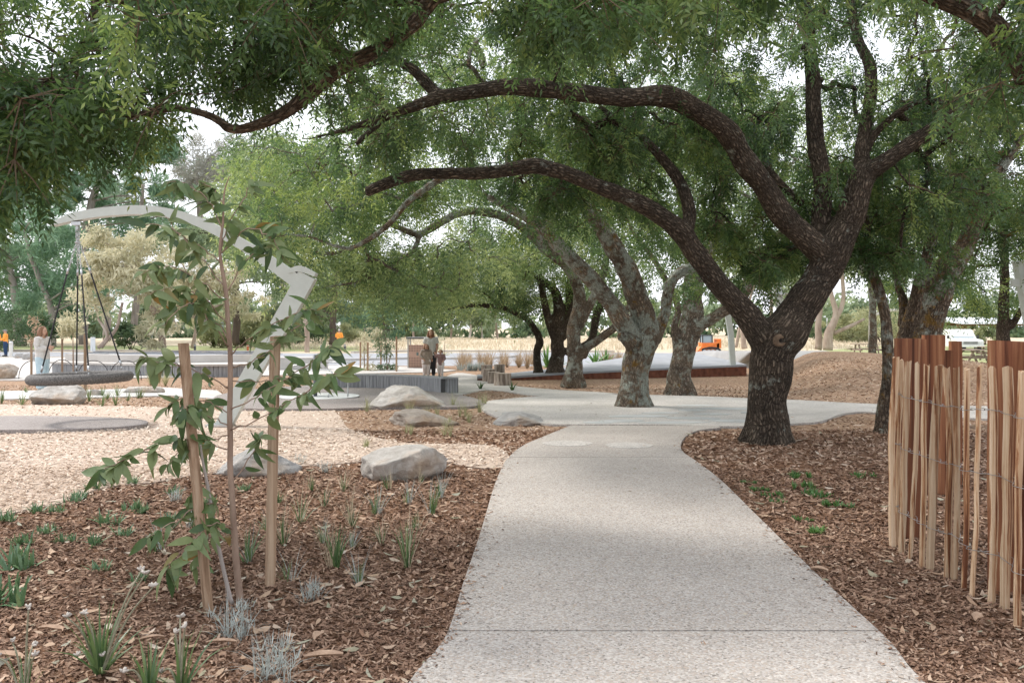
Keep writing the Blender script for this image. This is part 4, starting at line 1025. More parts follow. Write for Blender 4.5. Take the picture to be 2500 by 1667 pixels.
# gum trunks standing along the far edge of the field
GG = 'pale gum trunks along the far field edge'
gums = [
    (2000, 853, 58, [[(1997, 853, 58, 9), (2000, 800, 58, 8), (2003, 747, 58, 6), (2012, 690, 58, 4), (2010, 620, 58, 3)]], [(2000, 640, 58, 2.4, 1.6, 2, 600)], 'slim pale gum left of the forked gum beyond the concrete hump'),
    (2021, 855, 57, [[(2021, 855, 57, 12), (2028, 815, 57, 11), (2038, 774, 57, 8), (2028, 712, 57, 5), (2020, 640, 57, 3)], [(2038, 780, 57, 7), (2058, 730, 57, 5), (2058, 658, 57, 4), (2080, 600, 57, 3)], [(2036, 815, 57, 5), (2073, 797, 57, 5), (2110, 778, 57, 3)]], [(2040, 620, 58, 3, 1.8, 2.5, 800), (1960, 640, 60, 2.6, 1.8, 2, 600)], 'forked pale gum beyond the concrete hump with a low right branch'),
    (2128, 850, 56, [[(2126, 850, 56, 10), (2131, 800, 56, 8), (2132, 750, 56, 7), (2128, 690, 56, 5), (2120, 600, 56, 4)], [(2132, 770, 56, 4), (2180, 758, 56, 4), (2230, 762, 56, 2)]], [(2120, 600, 57, 2.6, 1.8, 2, 600)], 'grey white gum trunk beside the picnic table'),
    (1817, 851, 60, [[(1818, 851, 60, 7), (1816, 815, 60, 6), (1810, 780, 60, 5), (1820, 700, 60, 3)]], [(1830, 650, 62, 2.5, 1.8, 2, 500)], 'brown gum trunk just right of the green leaning post'),
    (1797, 848, 61, [[(1796, 848, 61, 4), (1803, 815, 61, 4), (1812, 780, 61, 3), (1830, 730, 61, 3), (1850, 660, 61, 2)]], [(1860, 640, 61, 2.4, 1.6, 2, 500)], 'thin leaning gum stem touching the brown gum trunk'),
    (1885, 840, 75, [[(1885, 842, 75, 4), (1883, 760, 75, 4), (1880, 690, 75, 3), (1860, 620, 75, 2)]], [(1880, 640, 75, 3.4, 2.6, 2.5, 700), (1800, 600, 77, 3, 2.4, 2.5, 600)], 'slender gum glimpsed in the fork of the big ash'),
    (1945, 838, 80, [[(1945, 838, 80, 4), (1950, 760, 80, 4), (1940, 690, 80, 3)]], [(1940, 690, 80, 3, 2.2, 2, 600)], 'slender gum right of the big ash trunk'),
    (1146, 834, 125, [[(1146, 834, 125, 3), (1149, 800, 125, 3), (1148, 760, 125, 2)], [(1149, 790, 125, 1.6), (1162, 765, 125, 1)]], [(1140, 750, 125, 4, 3, 3, 500)], 'white gum trunk with a bent arm in the far tree line'),
    (1100, 834, 130, [[(1100, 834, 130, 2.6), (1103, 795, 130, 2.4), (1104, 755, 130, 2)]], [(1100, 750, 130, 4, 3, 3, 500)], 'straight pale trunk in the far tree line right of the man'),
    (1178, 834, 128, [[(1178, 834, 128, 2.2), (1176, 800, 128, 2), (1172, 760, 128, 1.6)]], [(1180, 745, 128, 4, 3, 3, 500)], 'thin white trunk in the far tree line above the log stumps'),
    (1214, 834, 124, [[(1215, 834, 124, 3.4), (1212, 800, 124, 3), (1210, 760, 124, 2)]], [(1215, 745, 124, 4, 3, 3, 500)], 'brown trunk in the far tree line left of the slender arching ash'),
    (1010, 834, 132, [[(1010, 834, 132, 3), (1009, 800, 132, 2.6), (1008, 755, 132, 2)]], [(1010, 750, 132, 4, 3, 3, 500)], 'brown trunk in the far tree line above the litter bin'),
    (988, 830, 136, [[(988, 830, 136, 2), (990, 800, 136, 2), (992, 760, 136, 1.5)]], [(985, 745, 136, 4, 3, 3, 500)], 'thin trunk in the far tree line above the bin roof corner'),
    (700, 838, 72, [[(752, 868, 60, 6), (748, 810, 60, 6), (744, 760, 60, 5), (740, 700, 60, 3)]], [(735, 690, 60, 1.6, 1.2, 1.4, 300)], 'pinkish pale gum trunk behind the spinner pole'),
]
for px, py, D, st, bl, lab in gums:
    if lab.startswith('pinkish'): px, py, D = 752, 868, 60
    far_tree('gum_tree', lab, 'tree', (px, py, D), st, bl, LEAF_GUM, BARK_WHITE if 'white' in lab else BARK_GUM, GG, .55 if D < 100 else .9, .25, 'gum', .62, 5)

# the far wood that reads as one mass
tl = Foliage(); bl = []
for i in range(64):
    px = -700 + i * 62 + R.uniform(-20, 20); D = R.uniform(135, 175)
    top = R.uniform(640, 735)
    zc = (top + 836) / 2; rz = (836 - top) / 2 / F * D
    bl.append((px, zc, D, R.uniform(4.5, 7), rz, 4, 300))
ell_leaves(tl, bl, 1.6, .42, 'gum', .5, .26)
V = np.concatenate(tl.V); T = np.concatenate(tl.T)
far = obj('treeline', mesh_np('treeline', V, np.arange(len(V)).reshape(-1, 4), {'tone': T}), LEAF_GUM)
tag(far, 'far continuous wood closing the horizon behind the dry field', 'wood', kind='stuff')
under = Foliage()
ell_leaves(under, [(-700 + i * 95, 825, R.uniform(128, 150), 7, .9, 3, 130) for i in range(40)], 1.1, .45, 'bush', .55, .2)
V = np.concatenate(under.V); T = np.concatenate(under.T)
far2 = obj('undergrowth', mesh_np('undergrowth', V, np.arange(len(V)).reshape(-1, 4), {'tone': T}), LEAF_DARK)
tag(far2, 'dark undergrowth along the foot of the far wood', 'undergrowth', kind='stuff')

# ------------------------------------------------------------------ boulders
def mat_rock(name, base, dark):
    m, n, l, b = nm(name)
    co = coords(n, l)
    f1 = noise_node(n, l, co, 3.5, 9, 0.7, 0.4)
    r = ramp(n, [(0.28, dark), (0.45, tuple((a + c) / 2 for a, c in zip(base, dark))), (0.6, base), (0.8, tuple(min(1, c * 1.2) for c in base))]); l.new(f1, r.inputs[0])
    f2 = noise_node(n, l, co, 1.3, 4)
    rb = ramp(n, [(0.5, (1, 1, 1)), (0.68, (0.84, 0.68, 0.54))]); l.new(f2, rb.inputs[0])
    mul = n.new('ShaderNodeMixRGB'); mul.blend_type = 'MULTIPLY'; mul.inputs[0].default_value = 1
    l.new(r.outputs[0], mul.inputs[1]); l.new(rb.outputs[0], mul.inputs[2]); l.new(mul.outputs[0], b.inputs['Base Color'])
    b.inputs['Roughness'].default_value = 0.9; b.inputs['Specular IOR Level'].default_value = 0.2
    add_bump(n, l, b, noise_node(n, l, co, 11, 10, 0.78), 0.9, 0.06)
    return m
ROCK_W = mat_rock('pale_granite', (0.62, 0.595, 0.56), (0.33, 0.295, 0.255))
ROCK_T = mat_rock('tan_granite', (0.5, 0.445, 0.385), (0.25, 0.21, 0.175))
ROCK_G = mat_rock('grey_granite', (0.5, 0.49, 0.475), (0.26, 0.25, 0.235))

def boulder(name, label, c, size, seed, material, group='granite boulders', rz=0.0, flat=0.75, sharp=7):
    rr = random.Random(seed)
    bm = bmesh.new(); bmesh.ops.create_icosphere(bm, subdivisions=5, radius=1.0)
    planes = []
    for _ in range(sharp):
        nv = Vector((rr.uniform(-1, 1), rr.uniform(-1, 1), rr.uniform(-.3, .9))).normalized(); planes.append((nv, rr.uniform(.42, .72)))
    planes.append((Vector((rr.uniform(-.15, .15), rr.uniform(-.3, 0), 1)).normalized(), flat))
    off = Vector((seed * 3.7, seed * 1.3, 0))
    for v in bm.verts:
        p = v.co.copy()
        for nv, d in planes:
            k = p.dot(nv) - d
            if k > 0: p -= nv * k * .985
        p *= 1 + .06 * mnoise.noise(p * 1.6 + off) + .06 * mnoise.noise(p * 4 + off) + .03 * mnoise.noise(p * 10 + off) + .014 * mnoise.noise(p * 24 + off)
        v.co = p
    xs = [v.co.x for v in bm.verts]; ys = [v.co.y for v in bm.verts]; zs = [v.co.z for v in bm.verts]
    kx, ky, kz = size[0] / (max(xs) - min(xs)), size[1] / (max(ys) - min(ys)), size[2] * 1.45 / (max(zs) - min(zs))
    mx = (max(xs) + min(xs)) / 2
    for v in bm.verts: v.co = Vector(((v.co.x - mx) * kx, v.co.y * ky, (v.co.z - max(zs)) * kz + size[2]))
    me = bpy.data.meshes.new(name); bm.to_mesh(me); bm.free()
    o = obj(name, me, material, smooth=True)
    me.materials.clear(); me.materials.append(material)
    o.location = c; o.rotation_euler[2] = rz
    return tag(o, label, 'boulder', group)
def gb(px0, px1, pytop, pybot):
    """footing and size of a boulder from its outline in the photograph"""
    g = G((px0 + px1) / 2, pybot - 4); s = F / g.y
    return g, (px1 - px0) / s, (pybot - pytop) / s
g, w, h = gb(888, 1090, 950, 1005); boulder('boulder', 'long white topped boulder with a dark right side in front of the curved bench', g + Vector((0, .45, 0)), (w, 1.0, h), 3, ROCK_W, flat=.62)
g, w, h = gb(938, 1118, 1010, 1047); boulder('boulder', 'flat tan boulder lying low in front of the long white boulder', g + Vector((0, .35, 0)), (w, .8, h), 5, ROCK_T, flat=.6)
g, w, h = gb(1200, 1328, 1016, 1044); boulder('boulder', 'low grey boulder set into the paving edge by the mulch', g + Vector((0, .3, 0)), (w, .7, h), 8, ROCK_G, flat=.7)
g, w, h = gb(866, 1086, 1098, 1178); boulder('boulder', 'blocky pale boulder nearest the footpath beside the pale wood chips', g + Vector((0, .35, 0)), (w, .8, h), 12, ROCK_W, flat=.62, rz=.2)
g, w, h = gb(500, 720, 1108, 1168); boulder('boulder', 'grey boulder half hidden behind the sapling and its stakes', g + Vector((0, .3, 0)), (w, .7, h), 17, ROCK_G, flat=.65)
g, w, h = gb(58, 182, 944, 993); boulder('boulder', 'rounded grey boulder under the basket swing at the garden edge', g + Vector((0, .4, 0)), (w, .9, h), 21, ROCK_W, flat=.8, sharp=4)
g, w, h = gb(-60, 26, 893, 932); boulder('boulder', 'tan rounded boulder cut by the left picture edge', g + Vector((0, .5, 0)), (w, 1.0, h), 25, ROCK_T, flat=.85, sharp=3)
for i, (a, b, t_, bb, lab) in enumerate([(32, 52, 866, 880, 'small grey rock, leftmost beside the left paving edge'), (50, 82, 866, 884, 'dark wedge rock left of the standing woman'), (196, 240, 955, 972, 'flat stone slab edging beneath the swing rope'), (300, 400, 948, 965, 'long pale stone slab edging the far garden bed')]):
    g, w, h = gb(a, b, t_, bb); boulder('rock', lab, g + Vector((0, .2, 0)), (w, max(.4, w * .6), h), 40 + i, ROCK_G if i < 2 else ROCK_W, 'small edging rocks', flat=.6)

# ------------------------------------------------------------------ basket swing
STEEL = plain('sage_painted_steel', (0.5, 0.535, 0.5), 0.45, var=.05)
STEEL2 = plain('sage_painted_steel_side', (0.46, 0.51, 0.46), 0.5, var=.04)
GALV = plain('galvanised_steel', (0.5, 0.51, 0.52), 0.35, 0.85, var=.1)
ROPE = mat('black_rope', [(0.35, (0.02, 0.02, 0.022)), (0.65, (0.06, 0.06, 0.062))], scale=90, rough=.85, bump=.5, bscale=200, bdist=.003)
SWD = 12.9
sw = thing('basket_swing', 'basket swing hanging from a tall pale green curved steel arm', 'swing', G(190, 1040))
def beam(pts, widths, depth, bend=None):
    """welded box section following pts (pixels at the swing's distance); widths in pixels"""
    mb = MB(); q = [P(a, b, D) for a, b, D in pts]
    p, w = spline(q, widths, 8)
    for i in range(len(p)):
        t = (p[min(i + 1, len(p) - 1)] - p[max(i - 1, 0)]).normalized()
        nrm = Vector((-t.z, 0, t.x)).normalized(); hw = w[i] / F * SWD / 2
        for s1, s2 in ((-1, -1), (1, -1), (1, 1), (-1, 1)):
            mb.v.append(tuple(p[i] + nrm * hw * s1 + Vector((0, depth / 2 * s2, 0))))
    for i in range(len(p) - 1):
        for k in range(4):
            a = i * 4 + k; b_ = i * 4 + (k + 1) % 4; mb.f.append((a, b_, b_ + 4, a + 4))
    m_ = len(p) - 1
    mb.f.append((3, 2, 1, 0)); mb.f.append((m_ * 4, m_ * 4 + 1, m_ * 4 + 2, m_ * 4 + 3))
    return mb
obj('arm', beam([(130, 549, SWD), (190, 530, SWD), (280, 517, SWD), (380, 516, SWD), (480, 540, SWD), (580, 590, SWD), (660, 640, SWD), (722, 684, SWD)], [8, 20, 22, 22, 23, 25, 29, 33], .16), STEEL, sw)
obj('leg', beam([(752, 672, SWD + .01), (715, 740, SWD - .02), (668, 822, SWD - .05), (600, 940, SWD - .09), (540, 1052, SWD - .12)], [44, 43, 42, 39, 36], .17), STEEL, sw)
knee = beam([(706, 664, SWD), (735, 657, SWD), (772, 672, SWD)], [9, 15, 9], .178); obj('knee_plate', knee, STEEL, sw)
bp = P(538, 1054, SWD - .12); obj('base_plate', MB().box((bp.x, bp.y, float(gz(bp.x, bp.y)) + .03), (.36, .3, .03)), GALV, sw)
TOP = P(190, 553, SWD)
hb = MB().box(TOP + Vector((0, 0, .04)), (.14, .12, .05)); hb.tube([TOP + Vector((0, 0, .03)), TOP + Vector((0, 0, -.05))], .025, 10); obj('swivel', hb, GALV, sw)
link = P(190, 592, SWD)
RC = P(197, 922, SWD); RR = .655
ends = [P(101, 908, SWD - .05), P(187, 905, SWD + .5), P(217, 908, SWD - .52), P(297, 893, SWD + .1)]
fer = [P(166, 660, SWD), P(190, 664, SWD + .12), P(199, 664, SWD - .12), P(219, 658, SWD + .02)]
for k in range(4):
    ch = MB(); a0 = link + Vector(((k - 1.5) * .012, 0, 0)); a1 = fer[k]
    pts = [TOP + Vector(((k - 1.5) * .012, (k % 2 - .5) * .03, -.04)), a0, a1]
    seg = []
    for a, b in zip(pts[:-1], pts[1:]):
        L = (b - a).length; m_ = max(2, int(L / .034)); seg += [(a.lerp(b, i / m_), (b - a).normalized()) for i in range(m_)]
    for i, (c, t) in enumerate(seg):
        u = t.orthogonal().normalized(); u = u if i % 2 else t.cross(u)
        ring = [c + t * (.024 * math.cos(x)) + u * (.012 * math.sin(x)) for x in np.linspace(0, 2 * math.pi, 9)[:-1]]
        ch.tube(ring, .0042, 5, closed=True)
    obj('chain', ch, GALV, sw)
    f = MB(); d = (ends[k] - fer[k]).normalized(); f.tube([fer[k] - d * .03, fer[k] + d * .06], .017, 8); obj('ferrule', f, GALV, sw, smooth=True)
    rp = MB(); p, r = spline([fer[k] + d * .05, fer[k].lerp(ends[k], .5), ends[k] - d * .05], [.012] * 3, 5); rp.tube(p, r, 8); obj('rope', rp, ROPE, sw, smooth=True)
    f = MB(); f.tube([ends[k] - d * .09, ends[k]], .017, 8); f.tube([ends[k], ends[k] + Vector((0, 0, -.06))], .012, 6); obj('shackle', f, GALV, sw, smooth=True)
coll = MB(); coll.tube([link + Vector((math.cos(a) * .04, math.sin(a) * .03, 0)) for a in np.linspace(0, 2 * math.pi, 13)[:-1]], .008, 6, closed=True); obj('chain_collar', coll, GALV, sw)
# rope wound ring: helical strands really modelled
nu, nv = 300, 20; V = []
tilt = math.radians(1.6)
for i in range(nu):
    a = 2 * math.pi * i / nu
    for k in range(nv):
        b = 2 * math.pi * k / nv
        rr = .074 + .0065 * abs(math.sin(b * 2.5 + a * 26)) * 1.4
        x = (RR + rr * math.cos(b)) * math.cos(a); y = (RR + rr * math.cos(b)) * math.sin(a); z = rr * math.sin(b) * .95
        V.append((RC.x + x, RC.y + y, RC.z + z + x * math.tan(tilt)))
V = np.array(V); ii, kk = np.meshgrid(np.arange(nu), np.arange(nv), indexing='ij'); i2 = (ii + 1) % nu; k2 = (kk + 1) % nv
Q = np.stack([ii * nv + kk, i2 * nv + kk, i2 * nv + k2, ii * nv + k2], -1).reshape(-1, 4)
ROPE2 = mat('grey_wound_rope', [(0.35, (0.06, 0.057, 0.055)), (0.65, (0.19, 0.18, 0.17))], scale=60, rough=.85, bump=.4, bscale=160, bdist=.003)
ring = obj('ring', mesh_np('ring', V, Q), ROPE2, sw, smooth=True)
for k in range(5):
    o_ = (k - 2) * .22; hl = math.sqrt(max(.01, RR ** 2 - o_ ** 2))
    for ax in (0, 1):
        nt = MB(); pts = []
        for t in np.linspace(-1, 1, 7):
            x, y = (o_, t * hl) if ax else (t * hl, o_)
            pts.append((RC.x + x, RC.y + y, RC.z - .10 * (1 - (x * x + y * y) / RR ** 2) + .01 + x * math.tan(tilt)))
        nt.tube(pts, .009, 6); obj('net_rope', nt, ROPE, sw, smooth=True)

# sage posts of other play equipment
for pts, wpx, lab in (([(1791, 856, 31), (1784, 815, 31), (1776, 765, 31), (1768, 712, 31)], 13, 'sage green leaning post beyond the concrete hump, lower of two seen past the big ash'),
                      ([(1920, 872, 27), (1911, 800, 27), (1904, 750, 27), (1898, 694, 27)], 15, 'sage green post top with a bracket seen in the fork of the big ash'),
                      ([(2532, 900, 15), (2520, 800, 15), (2502, 705, 15), (2490, 640, 15)], 26, 'sage green angled post with a bolted plate at the right picture edge')):
    b = P(*pts[0]); b.z = float(gz(b.x, b.y)); t = thing('play_post', lab, 'post', b, 'sage green posts')
    mb = MB(); q = [P(*p) for p in pts]; q[0].z = b.z - .1; D = pts[0][2]; w = wpx / F * D
    for a, c in zip(q[:-1], q[1:]): mb.bar(a, c, w, w * .9, up=Vector((0, 1, 0)))
    obj('shaft', mb, STEEL, t)
    e = q[-1]; dd = (q[-1] - q[-2]).normalized()
    obj('cap', MB().bar(e - dd * .001, e + dd * .03, w * 1.12, w * 1.02, up=Vector((0, 1, 0))), STEEL, t)
    if D < 20: e = P(2478, 690, D - .12); obj('plate', MB().box(e, (.14, .05, .13), 0), STEEL, t)
    else: obj('bracket', MB().box(e - dd * .32 + Vector((w * .3, -w * .7, 0)), (w * .8, w * .5, .05)), GALV, t)

# ------------------------------------------------------------------ timber bench, walls
GREYWOOD = mat_wood('weathered_grey_board', [(0.25, (0.2, 0.205, 0.215)), (0.55, (0.29, 0.295, 0.305)), (0.8, (0.36, 0.365, 0.375))], (1, 1, .05), 26, bump=.2, vary=(.9, 1.08))
CAPWOOD = mat('bench_top', [(0.3, (0.27, 0.275, 0.28)), (0.7, (0.38, 0.385, 0.39))], scale=5, rough=.8, bump=.2, bscale=40)
bench = thing('curved_bench', 'curved grey timber bench clad in vertical boards behind the long white boulder', 'bench', G(940, 952))
fr = [G(796, 950), G(850, 950.3), G(903, 951), G(950, 952.5), G(1000, 955), G(1040, 958.5), G(1080, 963)]
frs, _ = spline(fr, [0] * 7, 12)
zt = .43
def along(pts, step):
    out = [pts[0]]; acc = 0
    for a, b in zip(pts[:-1], pts[1:]):
        L = (b - a).length; d = 0
        while acc + (L - d) >= step:
            d += step - acc; acc = 0; out.append(a.lerp(b, d / L))
        acc += L - d
    return out
marks = along(frs, .118)
def board(parent, a, b, z0, z1, thick=.028, gap=.011, name='board', m_=None):
    d = (b - a); d.z = 0; L = d.length; d.normalize(); nrm = Vector((d.y, -d.x, 0))
    c = (a + b) / 2
    mb = MB().box((c.x, c.y, (z0 + z1) / 2), (L - gap, thick, z1 - z0), axes=(d, nrm, Vector((0, 0, 1))))
    return obj(name, mb, m_ or GREYWOOD, parent)
for a, b in zip(marks[:-1], marks[1:]):
    z = float(gz(a.x, a.y)); board(bench, a, b, z + .01, z + zt - .035)
ce = G(1117, 962.5); ce = marks[-1] + (ce - marks[-1]).normalized() * .42 + Vector((0, .06, 0))
ee = along([marks[-1], ce], .07)
for a, b in zip(ee[:-1], ee[1:]):
    z = float(gz(a.x, a.y)); board(bench, a, b, z + .01, z + zt - .035)
cap = MB(); nn = len(frs); inner = []
for i in range(nn):
    t = frs[min(i + 1, nn - 1)] - frs[max(i - 1, 0)]; t.z = 0; t.normalize()
    inner.append(frs[i] + Vector((-t.y, t.x, 0)) * .48)
inner[-1] = ee[-1] + Vector((.02, .02, 0)); 
for i in range(nn - 1):
    a, b, c, d = [Vector((p.x, p.y, float(gz(p.x, p.y)) + zt)) for p in (frs[i] + Vector((0, -.03, 0)), frs[i + 1] + Vector((0, -.03, 0)), inner[i + 1], inner[i])]
    dn = Vector((0, 0, -.035))
    cap.quad(a, b, c, d); cap.quad(a + dn, b + dn, b, a); cap.quad(d, c, c + dn, d + dn)
e = [Vector((p.x, p.y, float(gz(p.x, p.y)) + zt)) for p in (frs[-1] + Vector((0, -.03, 0)), inner[-1])]
cap.quad(e[0] + Vector((0, 0, -.035)), e[1] + Vector((0, 0, -.035)), e[1], e[0])
obj('seat_top', cap, CAPWOOD, bench)
core = MB()
for i in range(nn - 1):
    a, b, c, d = [Vector((p.x, p.y, float(gz(p.x, p.y)))) for p in (frs[i] + Vector((0, .03, 0)), frs[i + 1] + Vector((-.03, .04, 0)), inner[i + 1] - Vector((.04, 0, 0)), inner[i])]
    up = Vector((0, 0, zt - .036)); core.quad(a, b, b + up, a + up); core.quad(c, d, d + up, c + up)
    if i == nn - 2: core.quad(b, c, c + up, b + up)
obj('carcass', core, plain('dark_gap', (.07, .07, .07), .9), bench)

wallb = thing('timber_wall', 'long low grey board wall in front of the sand area behind the swing', 'wall', G(400, 919))
q = [G(128, 913), G(250, 917), G(371, 919.5), G(500, 921), G(640, 919)]
qs, _ = spline(q, [0] * 5, 14); marks = along(qs, .16)
for a, b in zip(marks[:-1], marks[1:]):
    z = float(gz(a.x, a.y)); board(wallb, a, b, z, z + .4)
cap = MB()
for a, b in zip(marks[:-1], marks[1:]): cap.bar(a + Vector((0, .1, .43)), b + Vector((0, .1, .43)), .34, .07)
obj('coping', cap, MAT['pale_paving'], wallb)
bk_ = MB()
for a, b in zip(marks[:-1], marks[1:]): bk_.bar(a + Vector((0, .06, .2)), b + Vector((0, .06, .2)), .06, .4)
obj('backing', bk_, plain('wall_backing', (.08, .08, .08), .9), wallb)
blk = thing('concrete_block', 'plain pale concrete block seat beyond the spinner', 'block', G(722, 905))
g = G(722, 905); obj('block_body', MB().box(g + Vector((0, .5, .25)), (2.25, .9, .5), .02), MAT['concrete'], blk)
obj('block_edge', MB().box(g + Vector((0, .5, .515)), (2.29, .94, .03), .02), MAT['pale_paving'], blk)
sandw = thing('concrete_edge', 'long pale concrete edging around the dark pond liner behind the board wall', 'kerb', G(400, 885))
mb = MB(); q = [G(170, 882), G(300, 886), G(450, 887), G(640, 884)]
for a, b in zip(q[:-1], q[1:]): mb.bar(a + Vector((0, 0, .2)), b + Vector((0, 0, .2)), .5, .4)
obj('edge', mb, MAT['pale_paving'], sandw)
lin = MB()
for i in range(26):
    g = G(R.uniform(190, 660), R.uniform(873, 880)); lin.box(g + Vector((0, 0, .35)), (R.uniform(.6, 1.6), R.uniform(.2, .5), R.uniform(.02, .07)), R.uniform(-.3, .3))
obj('liner_fold', lin, mat('dark_liner', [(0.3, (.1, .105, .115)), (.7, (.24, .25, .27))], scale=2, rough=.7), sandw)['kind'] = 'stuff'

# ------------------------------------------------------------------ spinner
sp = thing('spinner', 'steel stand up spinner with bent handrails on a pale round platform', 'spinner', G(778, 970))
c = G(778, 970, .05); s_ = F / c.y; rad = 98 / s_
d = MB(); d.tube([c, c + Vector((0, 0, .035))], [rad * .98, rad], 40); obj('platform', d, plain('pale_steel_plate', (.62, .63, .62), .5, .2), sp)
POLE = plain('dark_grey_steel', (.15, .16, .175), .45, .5)
def SP(px, py, dy=0): q = P(px, py, c.y + dy); return q
m1 = MB(); m1.tube([Vector((SP(770, 969).x, c.y, c.z)), SP(769, 866)], .045, 14); obj('pole', m1, POLE, sp, smooth=True)
m1 = MB(); m1.tube([SP(773, 884), SP(860, 884, -.1), SP(866, 884, -.1)], .022, 10); m1.tube([SP(853, 884, -.1), SP(851, 892, -.1), Vector((SP(851, 892).x, c.y - .1, c.z + .03))], .018, 10); obj('handrail', m1, GALV, sp, smooth=True)
p, r = spline([SP(744, 904, -.2), SP(790, 903, -.3), SP(804, 905, -.35), SP(811, 915, -.4), Vector((SP(811, 915).x, c.y - .4, c.z + .03))], [.016] * 5, 5)
m1 = MB(); m1.tube(p, r, 8); obj('handrail', m1, GALV, sp, smooth=True)
p, r = spline([SP(760, 890, .2), SP(720, 892, .3), SP(706, 905, .35), Vector((SP(706, 915).x, c.y + .35, c.z + .03))], [.016] * 4, 5)
m1 = MB(); m1.tube(p, r, 8); obj('handrail', m1, GALV, sp, smooth=True)
m1 = MB(); q = SP(772, 938); m1.tube([q + Vector((0, 0, -.02)), q + Vector((0, 0, .02))], [.25, .26], 24); obj('seat', m1, plain('pale_steel_seat', (.6, .62, .6), .5, .2), sp)

# ------------------------------------------------------------------ litter bin
g = G(1026, 900); bw, bh = 1.28, 1.28
binT = thing('litter_bin', 'tall litter bin with pink brown perforated panel and flat grey roof', 'bin', g)
W, Dp = 1.15, .8
DARKB = plain('bin_dark_frame', (.2, .2, .19), .5, .3); PINK = plain('bin_panel_paint', (.47, .3, .23), .6)
obj('body', MB().box(g + Vector((.05, .45, .5)), (W - .06, Dp - .06, .98)), plain('bin_inner', (.06, .05, .045), .8), binT)
BINF = plain('bin_frame', (.42, .41, .39), .5, .3)
for sx in (-1, 1):
    for sy in (0, 1): obj('corner_post', MB().box(g + Vector((.05 + sx * W / 2, .45 + (sy - .5) * Dp, .66)), (.05, .05, 1.3)), BINF, binT)
rf = MB().box(g + Vector((.05, .45, 1.33)), (W + .16, Dp + .12, .035)); rf.box(g + Vector((.05, .03, 1.29)), (W + .16, .03, .06)); obj('roof', rf, DARKB, binT)
def perf(z0, z1, rows, cols, y):
    mb = MB(); x0 = g.x + .05 - W / 2 + .03; x1 = x0 + W - .06
    cw = (x1 - x0) / cols; rh = (z1 - z0) / rows
    for i in range(cols + 1): mb.box((x0 + i * cw, y, g.z + (z0 + z1) / 2), (cw * .55, .008, z1 - z0))
    for k in range(rows + 1): mb.box(((x0 + x1) / 2, y - .003, g.z + z0 + k * rh), (x1 - x0 + .03, .008, rh * .5))
    return mb
obj('panel_grid', perf(.72, 1.0, 4, 16, g.y + .035), PINK, binT); obj('panel_grid', perf(.08, .5, 6, 16, g.y + .035), PINK, binT)
obj('panel', MB().box(g + Vector((.05, .036, .61)), (W - .06, .012, .2)), PINK, binT)
obj('sticker', MB().box(g + Vector((-.12, .024, .63)), (.09, .006, .14)), plain('bin_sticker', (.12, .16, .15), .5), binT)
sidep = MB().box(g + Vector((.05 + W / 2 - .01, .45, .55)), (.012, Dp - .08, .95)); obj('panel', sidep, PINK, binT)

# ------------------------------------------------------------------ log stumps
STUMPM = mat_wood('split_log', [(0.25, (0.16, 0.12, 0.095)), (0.5, (0.34, 0.275, 0.225)), (0.8, (0.5, 0.43, 0.37))], (1, 1, .08), 16, bump=.8)
SAWN = mat('sawn_log_end', [(0.3, (0.3, 0.24, 0.19)), (.7, (.5, .43, .36))], scale=9, rough=.9, bump=.3)
for i, (px, py, top, wpx, lab) in enumerate([(1188, 926, 890, 27, 'tallest log stump, at the left back of the stump cluster'), (1219, 924, 889, 26, 'dark log stump at the right back of the stump cluster'), (1193, 933, 901, 30, 'middle height log stump in the left of the cluster'), (1206, 938, 908, 30, 'shorter log stump between the left ones and the widest one'), (1227, 943, 911, 41, 'widest and lowest log stump at the cluster front')]):
    g = G(px, py); s_ = F / g.y; r_ = wpx / 2 / s_; hgt = (py - top) / s_ * .97
    t = thing('log_stump', lab, 'stump', g, 'log stumps by the footpath')
    mb = MB(); n = 40; ph = R.uniform(0, 9)
    for z in (-.05, .03, hgt * .5, hgt):
        for k in range(n):
            a = 2 * math.pi * k / n
            rr = r_ * (1 + .07 * mnoise.noise(Vector((math.cos(a) * 3 + ph, math.sin(a) * 3, z * .4))) + .05 * mnoise.noise(Vector((math.cos(a) * 11 + ph, math.sin(a) * 11, 0))) + (.12 if z < 0.05 else 0) * .6)
            mb.v.append((g.x + rr * math.cos(a), g.y + .15 + rr * math.sin(a), g.z + z))
    for j in range(3):
        for k in range(n): mb.f.append((j * n + k, j * n + (k + 1) % n, (j + 1) * n + (k + 1) % n, (j + 1) * n + k))
    obj('log', mb, STUMPM, t)
    e = MB(); e.face([Vector(mb.v[3 * n + k]) + Vector((0, 0, .003)) for k in range(n)]); obj('cut_end', e, SAWN, t)

